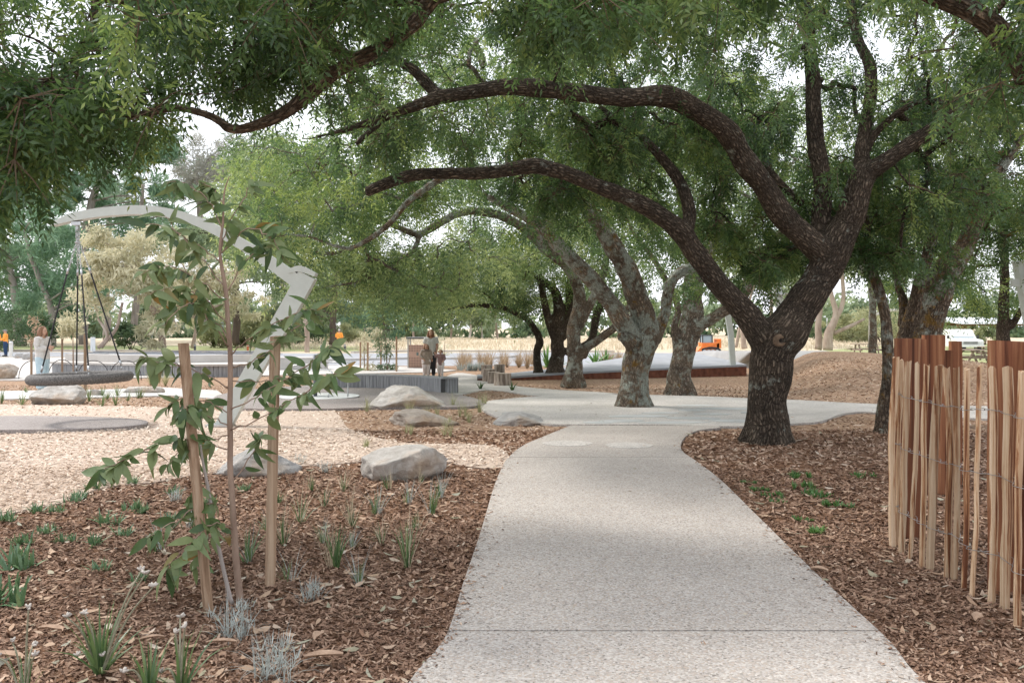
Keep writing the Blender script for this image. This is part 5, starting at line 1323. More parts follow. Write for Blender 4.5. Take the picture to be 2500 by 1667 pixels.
# ------------------------------------------------------------------ people
ORD = 'first second third fourth fifth sixth seventh eighth ninth tenth eleventh twelfth thirteenth fourteenth fifteenth sixteenth seventeenth eighteenth nineteenth twentieth twenty-first twenty-second twenty-third twenty-fourth twenty-fifth twenty-sixth twenty-seventh twenty-eighth twenty-ninth thirtieth'.split()
SKIN = plain('skin', (0.5, 0.3, 0.21), 0.6, var=.06)
EYE = plain('dark_eye', (0.03, 0.02, 0.018), 0.4)
def person(label, base, h, rz, arms, legs=None, top=None, sleeve=1.0, hem=.47, flare=0.0, pants=None, wide=0.0, pant_end=.06, shoes=(.05, .045, .04), hair=(.1, .055, .03), hair_len=.14, beard=False, voxel=.01, build=1.0, head_tilt=(0, 0), collar=None, group='people in the park', child=False, cap=None, extras=None):
    t = thing('person', label, 'person', base, group)
    M4 = Matrix.Translation(base) @ Matrix.Rotation(rz, 4, 'Z') @ Matrix.Scale(h, 4)
    def X(p): return M4 @ Vector(p)
    hk = 1.22 if child else 1.0     # children have larger heads
    sw_ = .105 * build; hw = .05 * build
    legs = legs or {}
    hip = {s: Vector((hw * s, 0, .51)) for s in (-1, 1)}
    knee = {s: Vector(legs.get(('knee', s), (.054 * s, -.012, .285))) for s in (-1, 1)}
    ank = {s: Vector(legs.get(('ank', s), (.054 * s, .012, .045))) for s in (-1, 1)}
    toe = {s: ank[s] + Vector((.012 * s, -.105, -.025)) for s in (-1, 1)}
    sho = {s: Vector((sw_ * s, 0, .805 - (.01 if child else 0))) for s in (-1, 1)}
    elb = {s: Vector(arms[s][0]) for s in (-1, 1)}; wri = {s: Vector(arms[s][1]) for s in (-1, 1)}
    hc = Vector((head_tilt[0], -.012 + head_tilt[1], .927 if not child else .91))
    def tub(mb, pts, rad, n=12): mb.tube([X(p) for p in pts], [r * h for r in rad], n)
    def bal(mb, c, r, n=14): 
        b = len(mb.v); mb.ball((0, 0, 0), r, n, 10)
        for i in range(b, len(mb.v)): mb.v[i] = tuple(X(Vector(mb.v[i]) + Vector(c)))
    body = MB()
    for s in (-1, 1):
        tub(body, [(.035 * s, 0, .48), (.036 * s, 0, .56), (.034 * s, .004, .64), (.046 * s, 0, .73), (.05 * s, 0, .79), (.02 * s, 0, .825)], [.06 * build, .058 * build, .05 * build, .06 * build, .05 * build, .03])
        tub(body, [hip[s] + Vector((0, 0, .02)), hip[s].lerp(knee[s], .5), knee[s], knee[s].lerp(ank[s], .35), ank[s]], [.062 * build, .052 * build, .038, .036, .023])
        tub(body, [ank[s] + Vector((0, .02, -.02)), ank[s].lerp(toe[s], .6), toe[s]], [.026, .024, .018])
        tub(body, [Vector((.06 * s, 0, .8)), sho[s], sho[s].lerp(elb[s], .5), elb[s], elb[s].lerp(wri[s], .3), wri[s]], [.04, .038, .031, .026, .025, .017])
        d = (wri[s] - elb[s]).normalized(); side = d.cross(Vector((0, 1, 0)))
        side = side.normalized() if side.length > .1 else Vector((1, 0, 0)); nr = side.cross(d)
        pc = wri[s] + d * .024
        tub(body, [wri[s], pc, wri[s] + d * .05], [.016, .02, .019], 10)
        for k, L in enumerate((.036, .045, .042, .034)):
            o_ = side * ((k - 1.5) * .0105); a = wri[s] + d * .046 + o_
            tub(body, [a, a + d * L * .55, a + d * L * .9 + nr * L * .3], [.0062, .0056, .0045], 7)
        a = wri[s] + d * .016 + side * .017
        tub(body, [a, a + side * .016 + d * .016, a + side * .016 + d * .036], [.0075, .0065, .005], 7)
    tub(body, [(0, .006, .80), (0, .004, .845), hc + Vector((0, .008, -.03))], [.034, .03, .032])
    bal(body, hc + Vector((0, 0, .004)), (.044 * hk, .055 * hk, .062 * hk)); bal(body, hc + Vector((0, -.014, -.03)), (.034 * hk, .036 * hk, .036 * hk))
    tub(body, [hc + Vector((0, -.046 * hk, .008)), hc + Vector((0, -.064 * hk, -.016))], [.006, .01], 8)
    for s in (-1, 1): bal(body, hc + Vector((.045 * s * hk, .006, -.006)), (.007, .013, .019), 8)
    bo = obj('body', remesh(body, 'body', voxel, 3, ratio=.5), SKIN, t)
    for s in (-1, 1):
        e = MB(); bal(e, hc + Vector((.018 * s * hk, -.05 * hk, .004)), (.007, .005, .005), 8); obj('eye', e, EYE, t, smooth=True)
    mo = MB(); bal(mo, hc + Vector((0, -.052 * hk, -.034 * hk)), (.014, .004, .004), 8); obj('mouth', mo, plain('lips', (.36, .15, .12), .5), t, smooth=True)
    # clothing
    g = .012
    if top:
        mb = MB()
        for s in (-1, 1):
            zs = [hem, hem + .08, .62, .73, .79, .822]; f_ = [flare, flare * .6, flare * .2, 0, 0, 0]
            tub(mb, [(.036 * s * (1 + f_[i] * 6), 0, zs[i]) for i in range(5)] + [(.024 * s, 0, zs[5])], [r * build + g + f_[i] for i, r in enumerate((.064, .062, .056, .062, .052, .034))])
            e_ = sho[s].lerp(elb[s], min(1, sleeve * 2)) if sleeve < .5 else elb[s]
            pts = [Vector((.05 * s, 0, .80)), sho[s], sho[s].lerp(elb[s], .5)]; rad = [.045 + g, .041 + g, .035 + g]
            if sleeve < .5: pts = pts[:2] + [sho[s].lerp(elb[s], .6)]; rad = rad[:2] + [.042 + g]
            else: pts += [elb[s], elb[s].lerp(wri[s], sleeve * .92)]; rad += [.031 + g, .024 + g]
            tub(mb, pts, rad)
        shirt = obj('top', remesh(mb, 'top', voxel * 1.15, 3, ratio=.5), top, t)
        if collar:
            cb = MB()
            for k in range(14): pass
            ring = [Vector((.06 * math.cos(a), .05 * math.sin(a) - .004, .822)) for a in np.linspace(0, 2 * math.pi, 17)[:-1]]
            cb.tube([X(p) for p in ring], .02 * h, 8, closed=True)
            ring = [Vector((.1 * math.cos(a), .07 * math.sin(a), .79)) for a in np.linspace(0, 2 * math.pi, 17)[:-1]]
            cb.tube([X(p) for p in ring], .022 * h, 8, closed=True)
            obj('collar', cb, collar, shirt, smooth=True)
    if pants:
        mb = MB()
        for s in (-1, 1):
            tub(mb, [(.036 * s, 0, .55), hip[s], hip[s].lerp(knee[s], .5), knee[s], knee[s].lerp(ank[s], .5), knee[s].lerp(ank[s], 1 - pant_end)], [.062 * build + g, .064 * build + g, .054 * build + g + wide * .4, .042 + g + wide, .036 + g + wide * 1.1, .028 + g + wide * 1.2])
        obj('trousers', remesh(mb, 'trousers', voxel * 1.15, 3, ratio=.5), pants, t)
    SH = plain('shoe', shoes, .6)
    for s in (-1, 1):
        mb = MB(); tub(mb, [ank[s] + Vector((0, .03, -.015)), ank[s] + Vector((0, -.02, -.012)), ank[s].lerp(toe[s], .65), toe[s] + Vector((0, -.01, 0))], [.031, .034, .03, .02], 12)
        obj('shoe', remesh(mb, 'shoe', voxel * 1.1, 2), SH, t)
    # hair: many tapering locks over a cap
    HM = mat('hair', [(0.3, tuple(c * .6 for c in hair)), (.7, tuple(min(1, c * 1.5) for c in hair))], scale=40, rough=.6, bump=.4, bscale=120, bdist=.004)
    if cap: 
        mb = MB(); bal(mb, hc + Vector((0, .006, .022)), (.052 * hk, .064 * hk, .052 * hk)); mb2 = MB()
        tub(mb, [hc + Vector((0, -.05, .03)), hc + Vector((0, -.09, .022))], [.03, .022]); obj('hat', remesh(mb, 'hat', voxel, 2), cap, t)
    else:
        mb = MB(); bal(mb, hc + Vector((0, .014, .02)), (.053 * hk, .056 * hk, .058 * hk))
        for k in range(44):
            a = R.uniform(-.15, math.pi + .15) if k % 3 else R.choice([R.uniform(-.45, .1), R.uniform(math.pi - .1, math.pi + .45)])
            z0 = R.uniform(.0, .06); rr = math.sqrt(max(.1, 1 - (z0 / .07) ** 2))
            p0 = hc + Vector((.05 * hk * rr * math.cos(a), .012 + .054 * hk * rr * math.sin(a), .012 + z0))
            L = hair_len * R.uniform(.7, 1.1) * hk; o_ = Vector((math.cos(a), math.sin(a) * .8, 0))
            tub(mb, [p0, p0 + o_ * .016 + Vector((0, 0, -L * .35)), p0 + o_ * .02 + Vector((R.uniform(-.012, .012), R.uniform(-.01, .01), -L * .7)), p0 + o_ * R.uniform(-.005, .02) + Vector((R.uniform(-.012, .012), 0, -L))], [.016, .015, .012, .004], 7)
        obj('hair', remesh(mb, 'hair', voxel * .9, 1), HM, t)
    if beard:
        mb = MB(); bal(mb, hc + Vector((0, -.034, -.052)), (.032, .026, .026))
        for s in (-1, 1): tub(mb, [hc + Vector((.038 * s, -.012, -.012)), hc + Vector((.032 * s, -.03, -.05))], [.01, .016], 8)
        obj('beard', remesh(mb, 'beard', voxel * .8, 1), HM, t)
    for nm_, pts, rad, m_ in (extras or []):
        mb = MB(); tub(mb, pts, rad); obj(nm_, mb, m_, t, smooth=True)
    return t
CREAM = mat('cream_knit', [(.3, (.5, .47, .44)), (.7, (.64, .61, .58))], scale=14, rough=.95, bump=.5, bscale=60, bdist=.01)
JEAN = mat('light_denim', [(.3, (.33, .44, .5)), (.7, (.5, .6, .64))], scale=7, rough=.9, bump=.2)
TEE = mat('faded_tee', [(.3, (.47, .48, .45)), (.7, (.58, .59, .56))], scale=7, rough=.95, bump=.2)
BLACKP = mat('black_trousers', (.03, .032, .036), rough=.9)
KNIT = mat('oatmeal_knit', [(.3, (.27, .225, .185)), (.7, (.42, .36, .31))], scale=16, rough=.95, bump=.6, bscale=60, bdist=.01)
KNIT2 = mat('brown_knit_band', [(.3, (.12, .085, .07)), (.7, (.3, .24, .2))], scale=30, rough=.95, bump=.6, bscale=60, bdist=.01)
MAUVE = mat('mauve_knit', [(.3, (.2, .125, .12)), (.7, (.29, .19, .18))], scale=14, rough=.95, bump=.5, bscale=60, bdist=.01)
LEGG = mat('white_leggings', (.68, .64, .63), rough=.9)
HIVIS = mat('orange_vest', [(.3, (.85, .3, .04)), (.7, (.95, .42, .09))], scale=6, rough=.7)
NAVY = mat('navy_trousers', (.03, .06, .13), rough=.9)
STONEP = mat('stone_trousers', (.5, .46, .42), rough=.9)
def gbase(px, py): return G(px, py)
person('woman side on beside the swing in cream jumper and pale blue jeans, arms folded', gbase(104, 957) , 1.76, math.radians(78),
       {-1: ((-.125, .005, .65), (-.02, -.115, .675)), 1: ((.125, .0, .65), (.03, -.12, .65))}, top=CREAM, sleeve=.95, hem=.5, flare=.006, pants=JEAN, wide=.014, legs={('knee', -1): (-.062, -.03, .285), ('ank', -1): (-.062, -.01, .045), ('knee', 1): (.058, .02, .285), ('ank', 1): (.06, .04, .045)}, hair=(.2, .105, .06), hair_len=.15, shoes=(.5, .45, .4), voxel=.011, build=.95)
man_b = gbase(1052, 921)
person('long haired bearded man in faded grey tee standing behind the two children', man_b, 1.68, math.radians(4),
       {-1: ((-.135, .01, .65), (-.12, -.02, .51)), 1: ((.138, .0, .655), (.115, -.05, .525))}, top=TEE, sleeve=.3, hem=.46, flare=.004, pants=BLACKP, hair=(.22, .11, .055), hair_len=.15, beard=True, voxel=.011)
person('larger child in oatmeal knitted jumper with a patterned yoke, hair blowing', gbase(1043, 922) + Vector((0, -.35, 0)), 1.2, math.radians(20),
       {-1: ((-.165, .02, .66), (-.1, -.07, .56)), 1: ((.15, .0, .67), (.17, .02, .55))}, top=KNIT, sleeve=.9, hem=.4, flare=.016, pants=LEGG, collar=KNIT2, hair=(.23, .13, .075), hair_len=.15, voxel=.01, child=True, build=1.12,
       legs={('knee', -1): (-.06, -.03, .285), ('ank', -1): (-.05, .03, .05)})
person('smaller child in mauve jumper and white leggings holding the man\'s hand', gbase(1077, 922) + Vector((0, -.2, 0)), 1.0, math.radians(-12),
       {-1: ((-.17, -.02, .73), (-.2, .0, .84)), 1: ((.16, -.03, .68), (.13, -.11, .6))}, top=MAUVE, sleeve=.9, hem=.45, flare=.008, pants=LEGG, hair=(.28, .17, .11), hair_len=.06, voxel=.009, child=True, build=1.15,
       legs={('knee', -1): (-.06, -.06, .3), ('ank', -1): (-.055, .05, .09), ('knee', 1): (.055, -.02, .285)})
person('worker in orange vest and navy trousers facing left at the far left', gbase(14, 870), 1.62, math.radians(-75),
       {-1: ((-.13, -.03, .66), (-.08, -.13, .62)), 1: ((.13, -.03, .66), (.08, -.14, .6))}, top=HIVIS, sleeve=.9, hem=.49, pants=NAVY, cap=plain('grey_cap', (.2, .19, .19), .8), voxel=.014)
person('worker in orange vest cut off by the left picture edge', gbase(-8, 869), 1.6, math.radians(70),
       {-1: ((-.13, -.03, .66), (-.08, -.13, .62)), 1: ((.13, -.03, .66), (.08, -.14, .6))}, top=HIVIS, sleeve=.9, hem=.49, pants=BLACKP, cap=plain('tan_cap', (.3, .24, .18), .8), voxel=.014)
person('lone worker in orange shirt seen from behind near the dark gum trunk', gbase(828, 858), 1.62, math.radians(176),
       {-1: ((-.15, -.02, .66), (-.11, -.12, .6)), 1: ((.15, -.02, .66), (.12, -.12, .62))}, top=HIVIS, sleeve=.5, hem=.5, pants=STONEP, pant_end=.5, shoes=(.3, .22, .15), cap=plain('pale_cap', (.5, .5, .5), .8), voxel=.014)

# ------------------------------------------------------------------ split paling fence and red timber posts
PALE = mat_wood('split_chestnut', [(0.22, (0.13, 0.05, 0.024)), (0.38, (0.33, 0.165, 0.08)), (0.5, (0.5, 0.345, 0.215)), (0.85, (0.64, 0.5, 0.355))], (1, 1, .022), 34, bump=.9, vary=(.7, 1.2))
REDT = mat_wood('red_gum_timber', [(0.1, (0.065, 0.022, 0.012)), (0.45, (0.19, 0.072, 0.036)), (0.72, (0.3, 0.135, 0.068)), (0.95, (0.46, 0.29, 0.165))], (1, 1, .03), 13, bump=.4)
WIRE = plain('fence_wire', (.33, .32, .31), .45, .8)
pal = [(365, 185, 357, 1088), (393, 195, 374, 1082), (424, 203, 396, 1120), (469, 208, 432, 1145), (510, 215, 492, 1188), (573, 222, 530, 1205), (607, 228, 603, 1240), (656, 228, 644, 1252), (705, 235, 693, 1300), (765, 225, 724, 1335), (825, 228, 822, 1365), (908, 230, 893, 1390), (968, 245, 952, 1475)]
pal = [(2000 + a / 1.96, 780 + b / 1.96, 2000 + c / 1.96, 780 + d / 1.96) for a, b, c, d in pal]
fence = thing('paling_fence', 'split timber paling fence tied with wire on the right of the path', 'fence', G(2330, 1420))
ptops, pbots = [], []
for tx, ty, bx, by in pal:
    b = G(bx, by); t_ = P(tx, ty, b.y + R.uniform(-.02, .02)); pbots.append(b); ptops.append(t_)
stepv = Vector((-.02, -.135, 0))
for k in range(1, 9):
    pbots.append(pbots[12] + Vector((R.uniform(-.02, .03), -.14 * k, 0))); ptops.append(ptops[12] + Vector((R.uniform(-.02, .04), -.14 * k, R.uniform(-.04, .04))))
for i, (b, t_) in enumerate(zip(pbots, ptops)):
    mb = MB(); n = R.choice([5, 6, 6, 7]); w = R.uniform(.0185, .0265) * (1.05 if i in (4, 9, 10) else 1); rings = 16
    ang = [2 * math.pi * k / n + R.uniform(-.25, .25) for k in range(n)]; rad = [w * R.uniform(.75, 1.2) for _ in range(n)]
    bow = Vector((R.uniform(-.018, .018), R.uniform(-.012, .012), 0)); ph = R.uniform(0, 50)
    for j in range(rings + 1):
        s = j / rings; c = (b + Vector((0, 0, -.12))).lerp(t_, s) + bow * math.sin(math.pi * s)
        c += Vector((mnoise.noise(Vector((ph, s * 4, 0))), mnoise.noise(Vector((ph, s * 4, 7))), 0)) * .009
        for k in range(n):
            q = rad[k] * (1 + .16 * mnoise.noise(Vector((ph + k * 3, s * 5, 2))))
            mb.v.append(tuple(c + Vector((math.cos(ang[k]) * q, math.sin(ang[k]) * q * .72, (R.uniform(-.012, .012) if j == rings else 0)))))
    for j in range(rings):
        for k in range(n):
            k2 = (k + 1) % n; mb.f.append((j * n + k, j * n + k2, (j + 1) * n + k2, (j + 1) * n + k))
    mb.f.append(tuple(range(rings * n, rings * n + n)))
    obj('paling', mb, PALE, fence)
for s in (.22, .55, .82):
    for ph in (0, math.pi):
        pts = []
        for i in range(len(pbots)):
            c = pbots[i].lerp(ptops[i], s + .004 * math.sin(i * 2.1))
            sgn = 1 if (i % 2 == 0) == (ph == 0) else -1
            pts.append(c + Vector((sgn * .036 * 0.9, 0, R.uniform(-.006, .006))))
            if i < len(pbots) - 1: pts.append((c + pbots[i + 1].lerp(ptops[i + 1], s)) / 2 + Vector((0, 0, -.006)))
        mb = MB(); p, r = spline(pts, [.0019] * len(pts), 3); mb.tube(p, r, 5); obj('wire', mb, WIRE, fence, smooth=True)

def slab(label, px0, px1, top, D, thick, slant=0.0, bottom=True):
    a = P(px0, top, D); b = P(px1, top, D); c = (a + b) / 2; z0 = float(gz(c.x, c.y)) - .1
    mb = MB(); w = (b - a).length; n = 22; cols = 8
    for j in range(n + 1):
        s = j / n
        for i in range(cols):
            x = (i / (cols - 1) - .5) * w
            zz = z0 + (a.z - z0 + (slant * (i / (cols - 1) - .5)) ) * s
            e = .02 * mnoise.noise(Vector((px0 * .1 + (0 if i < cols / 2 else 9), s * 3.2, 1))) if i in (0, cols - 1) else 0
            mb.v.append((c.x + x + e, D + .006 * mnoise.noise(Vector((x * 20, s * 4, px0))), zz))
        for i in reversed(range(cols)):
            x = (i / (cols - 1) - .5) * w
            zz = z0 + (a.z - z0 + (slant * (i / (cols - 1) - .5))) * s
            e = .02 * mnoise.noise(Vector((px0 * .1 + (0 if i < cols / 2 else 9), s * 3.2, 1))) if i in (0, cols - 1) else 0
            mb.v.append((c.x + x + e, D + thick, zz))
    m2 = cols * 2
    for j in range(n):
        for k in range(m2):
            k2 = (k + 1) % m2; mb.f.append((j * m2 + k, j * m2 + k2, (j + 1) * m2 + k2, (j + 1) * m2 + k))
    mb.f.append(tuple(range(n * m2, n * m2 + m2)))
    o = obj('timber_post', mb, REDT)
    me = o.data; me.transform(Matrix.Translation(-Vector((c.x, D, 0)))); o.location = (c.x, D, 0)
    return tag(o, label, 'post', 'red timber slab posts')
slab('wide red timber slab post, leftmost behind the palings', 2196, 2247, 826, 6.05, .06)
slab('tallest dark red timber slab post behind the palings', 2259, 2307, 818, 7.6, .07)
slab('narrow short red timber post beside the tallest slab', 2306, 2328, 855, 7.9, .05)
slab('slim red timber post in front of the white truck', 2322, 2349, 833, 8.0, .06)
slab('broad honey streaked red timber slab at the right picture edge', 2428, 2532, 833, 4.75, .08, slant=-.01)
slab('dark red timber slab tucked behind the first palings', 2240, 2262, 828, 6.25, .06)
slab('dark red timber slab cut off by the right picture edge', 2540, 2620, 830, 4.6, .08)

# ------------------------------------------------------------------ staked gum sapling
STAKE = mat_wood('hardwood_stake', [(0.25, (0.2, 0.125, 0.075)), (0.5, (0.34, 0.225, 0.145)), (0.8, (0.47, 0.35, 0.245))], (1, 1, .04), 18, bump=.3)
def stake(label, tx, ty, bx, by, w, group, rz=.5, D=None):
    b = G(bx, by); t_ = P(tx, ty, D or b.y + .02)
    d = (t_ - b).normalized(); e = b - d * .15
    u = Vector((math.cos(rz), math.sin(rz), 0)); u = (u - d * u.dot(d)).normalized(); v = d.cross(u)
    mb = MB(); L = (t_ - e).length
    mb.box((e + t_) / 2, (w, w, L), axes=(u, v, d))
    mb.v = [tuple(Vector(p) + Vector((R.uniform(-.002, .002), R.uniform(-.002, .002), R.uniform(-.004, .004)))) for p in mb.v]
    o = obj('stake', mb, STAKE); o.data.transform(Matrix.Translation(-b)); o.location = b
    return tag(o, label, 'stake', group)
stake('square hardwood stake leaning left of the sapling stem', 448, 838, 509, 1494, .042, 'stakes of the gum sapling', .75)
stake('upright square hardwood stake right of the sapling stem', 672, 820, 659, 1434, .042, 'stakes of the gum sapling', .8)
SD = 4.66
sap = thing('gum_sapling', 'young gum sapling with broad green leaves between two hardwood stakes', 'tree', G(587, 1468))
SAPB = mat('sapling_bark', [(.3, (.2, .13, .095)), (.7, (.38, .28, .215))], scale=10, rough=.85, stretch=(1, 1, .3))
SAPG = mat('pale_stem', [(.3, (.3, .26, .235)), (.7, (.42, .375, .345))], scale=10, rough=.85, stretch=(1, 1, .3))
def spx(l, D=SD): return [P(a, b, D + dd) for a, b, dd in l]
stem = [(588, 1474, 0), (576, 1361, 0), (567, 1213, 0), (561, 1064, 0), (562, 986, 0), (561, 833, 0), (551, 718, 0), (537, 622, 0), (545, 540, 0), (548, 470, 0), (560, 430, 0)]
mb = MB(); p, r = spline(spx(stem), [.021, .019, .017, .0155, .015, .0135, .012, .009, .0065, .0045, .002], 6)
for i in range(len(p)): p[i] += Vector((mnoise.noise(p[i] * 5), mnoise.noise(p[i] * 5 + Vector((8, 8, 8))), 0)) * .007
mb.tube(p, r, 10); obj('stem', mb, SAPB, sap, smooth=True)
mb = MB(); p2, r2 = spline(spx([(566, 1474, -.05), (546, 1390, -.05), (527, 1298, -.05), (508, 1190, -.05), (496, 1130, -.05), (490, 1085, -.05)]), [.012, .011, .01, .009, .007, .005], 6); mb.tube(p2, r2, 9); obj('stem', mb, SAPG, sap, smooth=True)
tw = [
    ([(540, 640, 0), (480, 600, -.1), (420, 560, -.2), (345, 545, -.25)], 11), ([(548, 700, 0), (500, 640, .1), (440, 575, .2), (400, 520, .25)], 10),
    ([(553, 740, 0), (480, 680, -.1), (410, 650, -.25), (345, 670, -.3)], 12), ([(556, 790, 0), (500, 730, -.15), (430, 700, -.25), (350, 725, -.3)], 13),
    ([(558, 830, 0), (520, 780, .1), (450, 745, .2), (370, 770, .2)], 11), ([(560, 850, 0), (500, 770, -.2), (460, 740, -.3), (390, 800, -.35)], 10),
    ([(540, 610, 0), (560, 540, .05), (600, 480, .1), (615, 430, .1)], 9), ([(543, 560, 0), (510, 490, 0), (450, 450, -.05), (410, 445, -.1)], 11),
    ([(547, 500, 0), (520, 460, .1), (480, 440, .15)], 8), ([(537, 622, 0), (600, 560, -.1), (660, 580, -.2), (690, 630, -.25)], 10),
    ([(551, 718, 0), (600, 640, .1), (640, 600, .2), (670, 605, .2)], 9), ([(562, 868, 0), (620, 820, -.1), (670, 790, -.2), (740, 760, -.3), (775, 755, -.3)], 15),
    ([(562, 900, 0), (640, 870, .1), (720, 800, .2), (790, 780, .25)], 12), ([(561, 1000, 0), (640, 960, -.15), (720, 910, -.3), (790, 860, -.4), (815, 840, -.4)], 17),
    ([(561, 1050, 0), (640, 1020, -.2), (740, 960, -.4), (800, 920, -.5), (830, 910, -.5)], 15), ([(562, 930, 0), (640, 930, .15), (700, 920, .2), (760, 930, .2)], 9),
    ([(561, 950, 0), (480, 905, -.1), (400, 885, -.2), (345, 870, -.25)], 14), ([(561, 1010, 0), (500, 980, .1), (440, 975, .15), (400, 1000, .15)], 10),
    ([(561, 1040, 0), (500, 1010, -.1), (460, 990, -.2), (430, 1030, -.2)], 10), ([(562, 1060, 0), (500, 1075, -.1), (430, 1070, -.2), (340, 1105, -.3), (270, 1140, -.35), (232, 1150, -.35)], 20),
    ([(563, 1100, 0), (500, 1080, .1), (440, 1100, .15), (410, 1140, .15)], 9), ([(565, 1180, 0), (620, 1100, .1), (640, 1060, .1)], 6),
    ([(568, 1240, 0), (500, 1230, -.1), (430, 1270, -.2), (350, 1320, -.25)], 13), ([(572, 1290, 0), (520, 1280, -.15), (450, 1340, -.25), (400, 1400, -.3)], 14),
    ([(574, 1330, 0), (540, 1300, .1), (500, 1330, .1), (470, 1390, .1)], 9), ([(500, 1150, -.05), (470, 1200, -.1), (455, 1260, -.1)], 6)]
leafpos = []
tb = MB()
for pts, n in tw:
    q = spx(pts); p, r = spline(q, [.0042] + [.003] * (len(q) - 2) + [.0014], 6)
    for i in range(2, len(p)): p[i] += Vector((R.uniform(-.008, .008), R.uniform(-.008, .008), R.uniform(-.008, .008)))
    one = MB(); one.tube(p, r, 5); obj('twig', one, SAPB, sap, smooth=True)
    for k in range(n):
        i = min(len(p) - 2, int((.22 + .78 * (k + R.random() * .7) / n) * (len(p) - 1)))
        leafpos.append((p[i], (p[i + 1] - p[i]).normalized()))
leafpos = leafpos[:298]
def leaf_mesh(name, L, W, curl, fold):
    mb = MB(); n = 8
    for j in range(n + 1):
        s = j / n; w = W * 1.18 * (max(s, .02) ** .55) * (max(1 - s, .004) ** .95)
        z = -curl * s * s * L; y = s * L
        mb.v += [(-w, y, z + fold * w), (0, y, z), (w, y, z + fold * w)]
    for j in range(n):
        a = j * 3; mb.f += [(a, a + 1, a + 4, a + 3), (a + 1, a + 2, a + 5, a + 4)]
    return mb.mesh(name, True)
def mat_bigleaf():
    m = bpy.data.materials.new('gum_sapling_leaf'); m.use_nodes = True
    n, l = m.node_tree.nodes, m.node_tree.links; n.clear()
    oi = n.new('ShaderNodeObjectInfo')
    r = ramp(n, [(0.0, (0.055, 0.1, 0.04)), (0.35, (0.105, 0.175, 0.055)), (0.6, (0.155, 0.225, 0.1)), (0.93, (0.22, 0.265, 0.105)), (0.97, (0.25, 0.17, 0.05)), (1.0, (0.33, 0.2, 0.06))]); l.new(oi.outputs['Random'], r.inputs[0])
    co = coords(n, l); nf = noise_node(n, l, co, 25, 4)
    hs = n.new('ShaderNodeHueSaturation'); mr = n.new('ShaderNodeMapRange'); mr.inputs['To Min'].default_value = .7; mr.inputs['To Max'].default_value = 1.3
    l.new(nf, mr.inputs[0]); l.new(mr.outputs[0], hs.inputs['Value']); l.new(r.outputs[0], hs.inputs['Color'])
    d = n.new('ShaderNodeBsdfPrincipled'); d.inputs['Roughness'].default_value = .42; d.inputs['Specular IOR Level'].default_value = .45
    t = n.new('ShaderNodeBsdfTranslucent'); mx = n.new('ShaderNodeMixShader'); mx.inputs[0].default_value = .33
    l.new(hs.outputs[0], d.inputs['Base Color']); l.new(hs.outputs[0], t.inputs[0]); l.new(d.outputs[0], mx.inputs[1]); l.new(t.outputs[0], mx.inputs[2])
    o = n.new('ShaderNodeOutputMaterial'); l.new(mx.outputs[0], o.inputs[0]); return m
BIGL = mat_bigleaf()
lms = [leaf_mesh('leaf', .1 * a, .042 * b, c, f) for a, b, c, f in ((1, 1, .35, .25), (1.2, 1.0, .5, .35), (.85, 1.05, .2, .15), (1.1, .85, .7, .4), (.95, 1.15, -.2, .3))]
for m_ in lms: m_.materials.append(BIGL)
for i, (p, t_) in enumerate(leafpos):
    d = (t_ * .35 + Vector((R.uniform(-1, 1), R.uniform(-1, 1), R.uniform(-1.15, .35)))).normalized()
    up = Vector((R.uniform(-.7, .7), R.uniform(-1.3, -.1), R.uniform(.0, .9))).normalized()
    xax = d.cross(up).normalized(); zax = xax.cross(d)
    o = bpy.data.objects.new('leaf', R.choice(lms)); COL.objects.link(o); o.parent = sap
    sc_ = R.uniform(.8, 1.45)
    Mx = Matrix(((xax.x, d.x, zax.x), (xax.y, d.y, zax.y), (xax.z, d.z, zax.z))).to_4x4()
    o.matrix_local = Matrix.Translation(p + d * .008 - sap.location) @ Mx @ Matrix.Scale(sc_, 4)
extra = MB()
for pts, n in tw:
    q = spx(pts); p, _ = spline(q, [0] * len(q), 6)
    for k in range(int(n * 1.2)):
        a = p[R.randrange(len(p) // 4, len(p) - 1)]; d = Vector((R.uniform(-1, 1), R.uniform(-1, 1), R.uniform(-1.2, .3))).normalized()
        up = Vector((R.uniform(-.7, .7), R.uniform(-1.3, -.1), R.uniform(0, .9))).normalized(); xa = d.cross(up).normalized(); za = xa.cross(d); s_ = R.uniform(.6, 1.15)
        src = R.choice(lms); b0 = len(extra.v)
        for v in src.vertices: extra.v.append(tuple(a + (xa * v.co.x + d * v.co.y + za * v.co.z) * s_))
        for f in src.polygons: extra.f.append(tuple(b0 + i for i in f.vertices))
lo = obj('small_leaves', extra, BIGL, sap, smooth=True); lo['kind'] = 'stuff'
tie = MB(); c = P(497, 1068, SD - .1); tie.tube([c + Vector((0, 0, .035)), c + Vector((.004, 0, 0)), c + Vector((-.003, 0, -.03))], [.006, .012, .006], 7); obj('orange_tie', tie, plain('orange_tape', (.8, .16, .03), .6), sap)

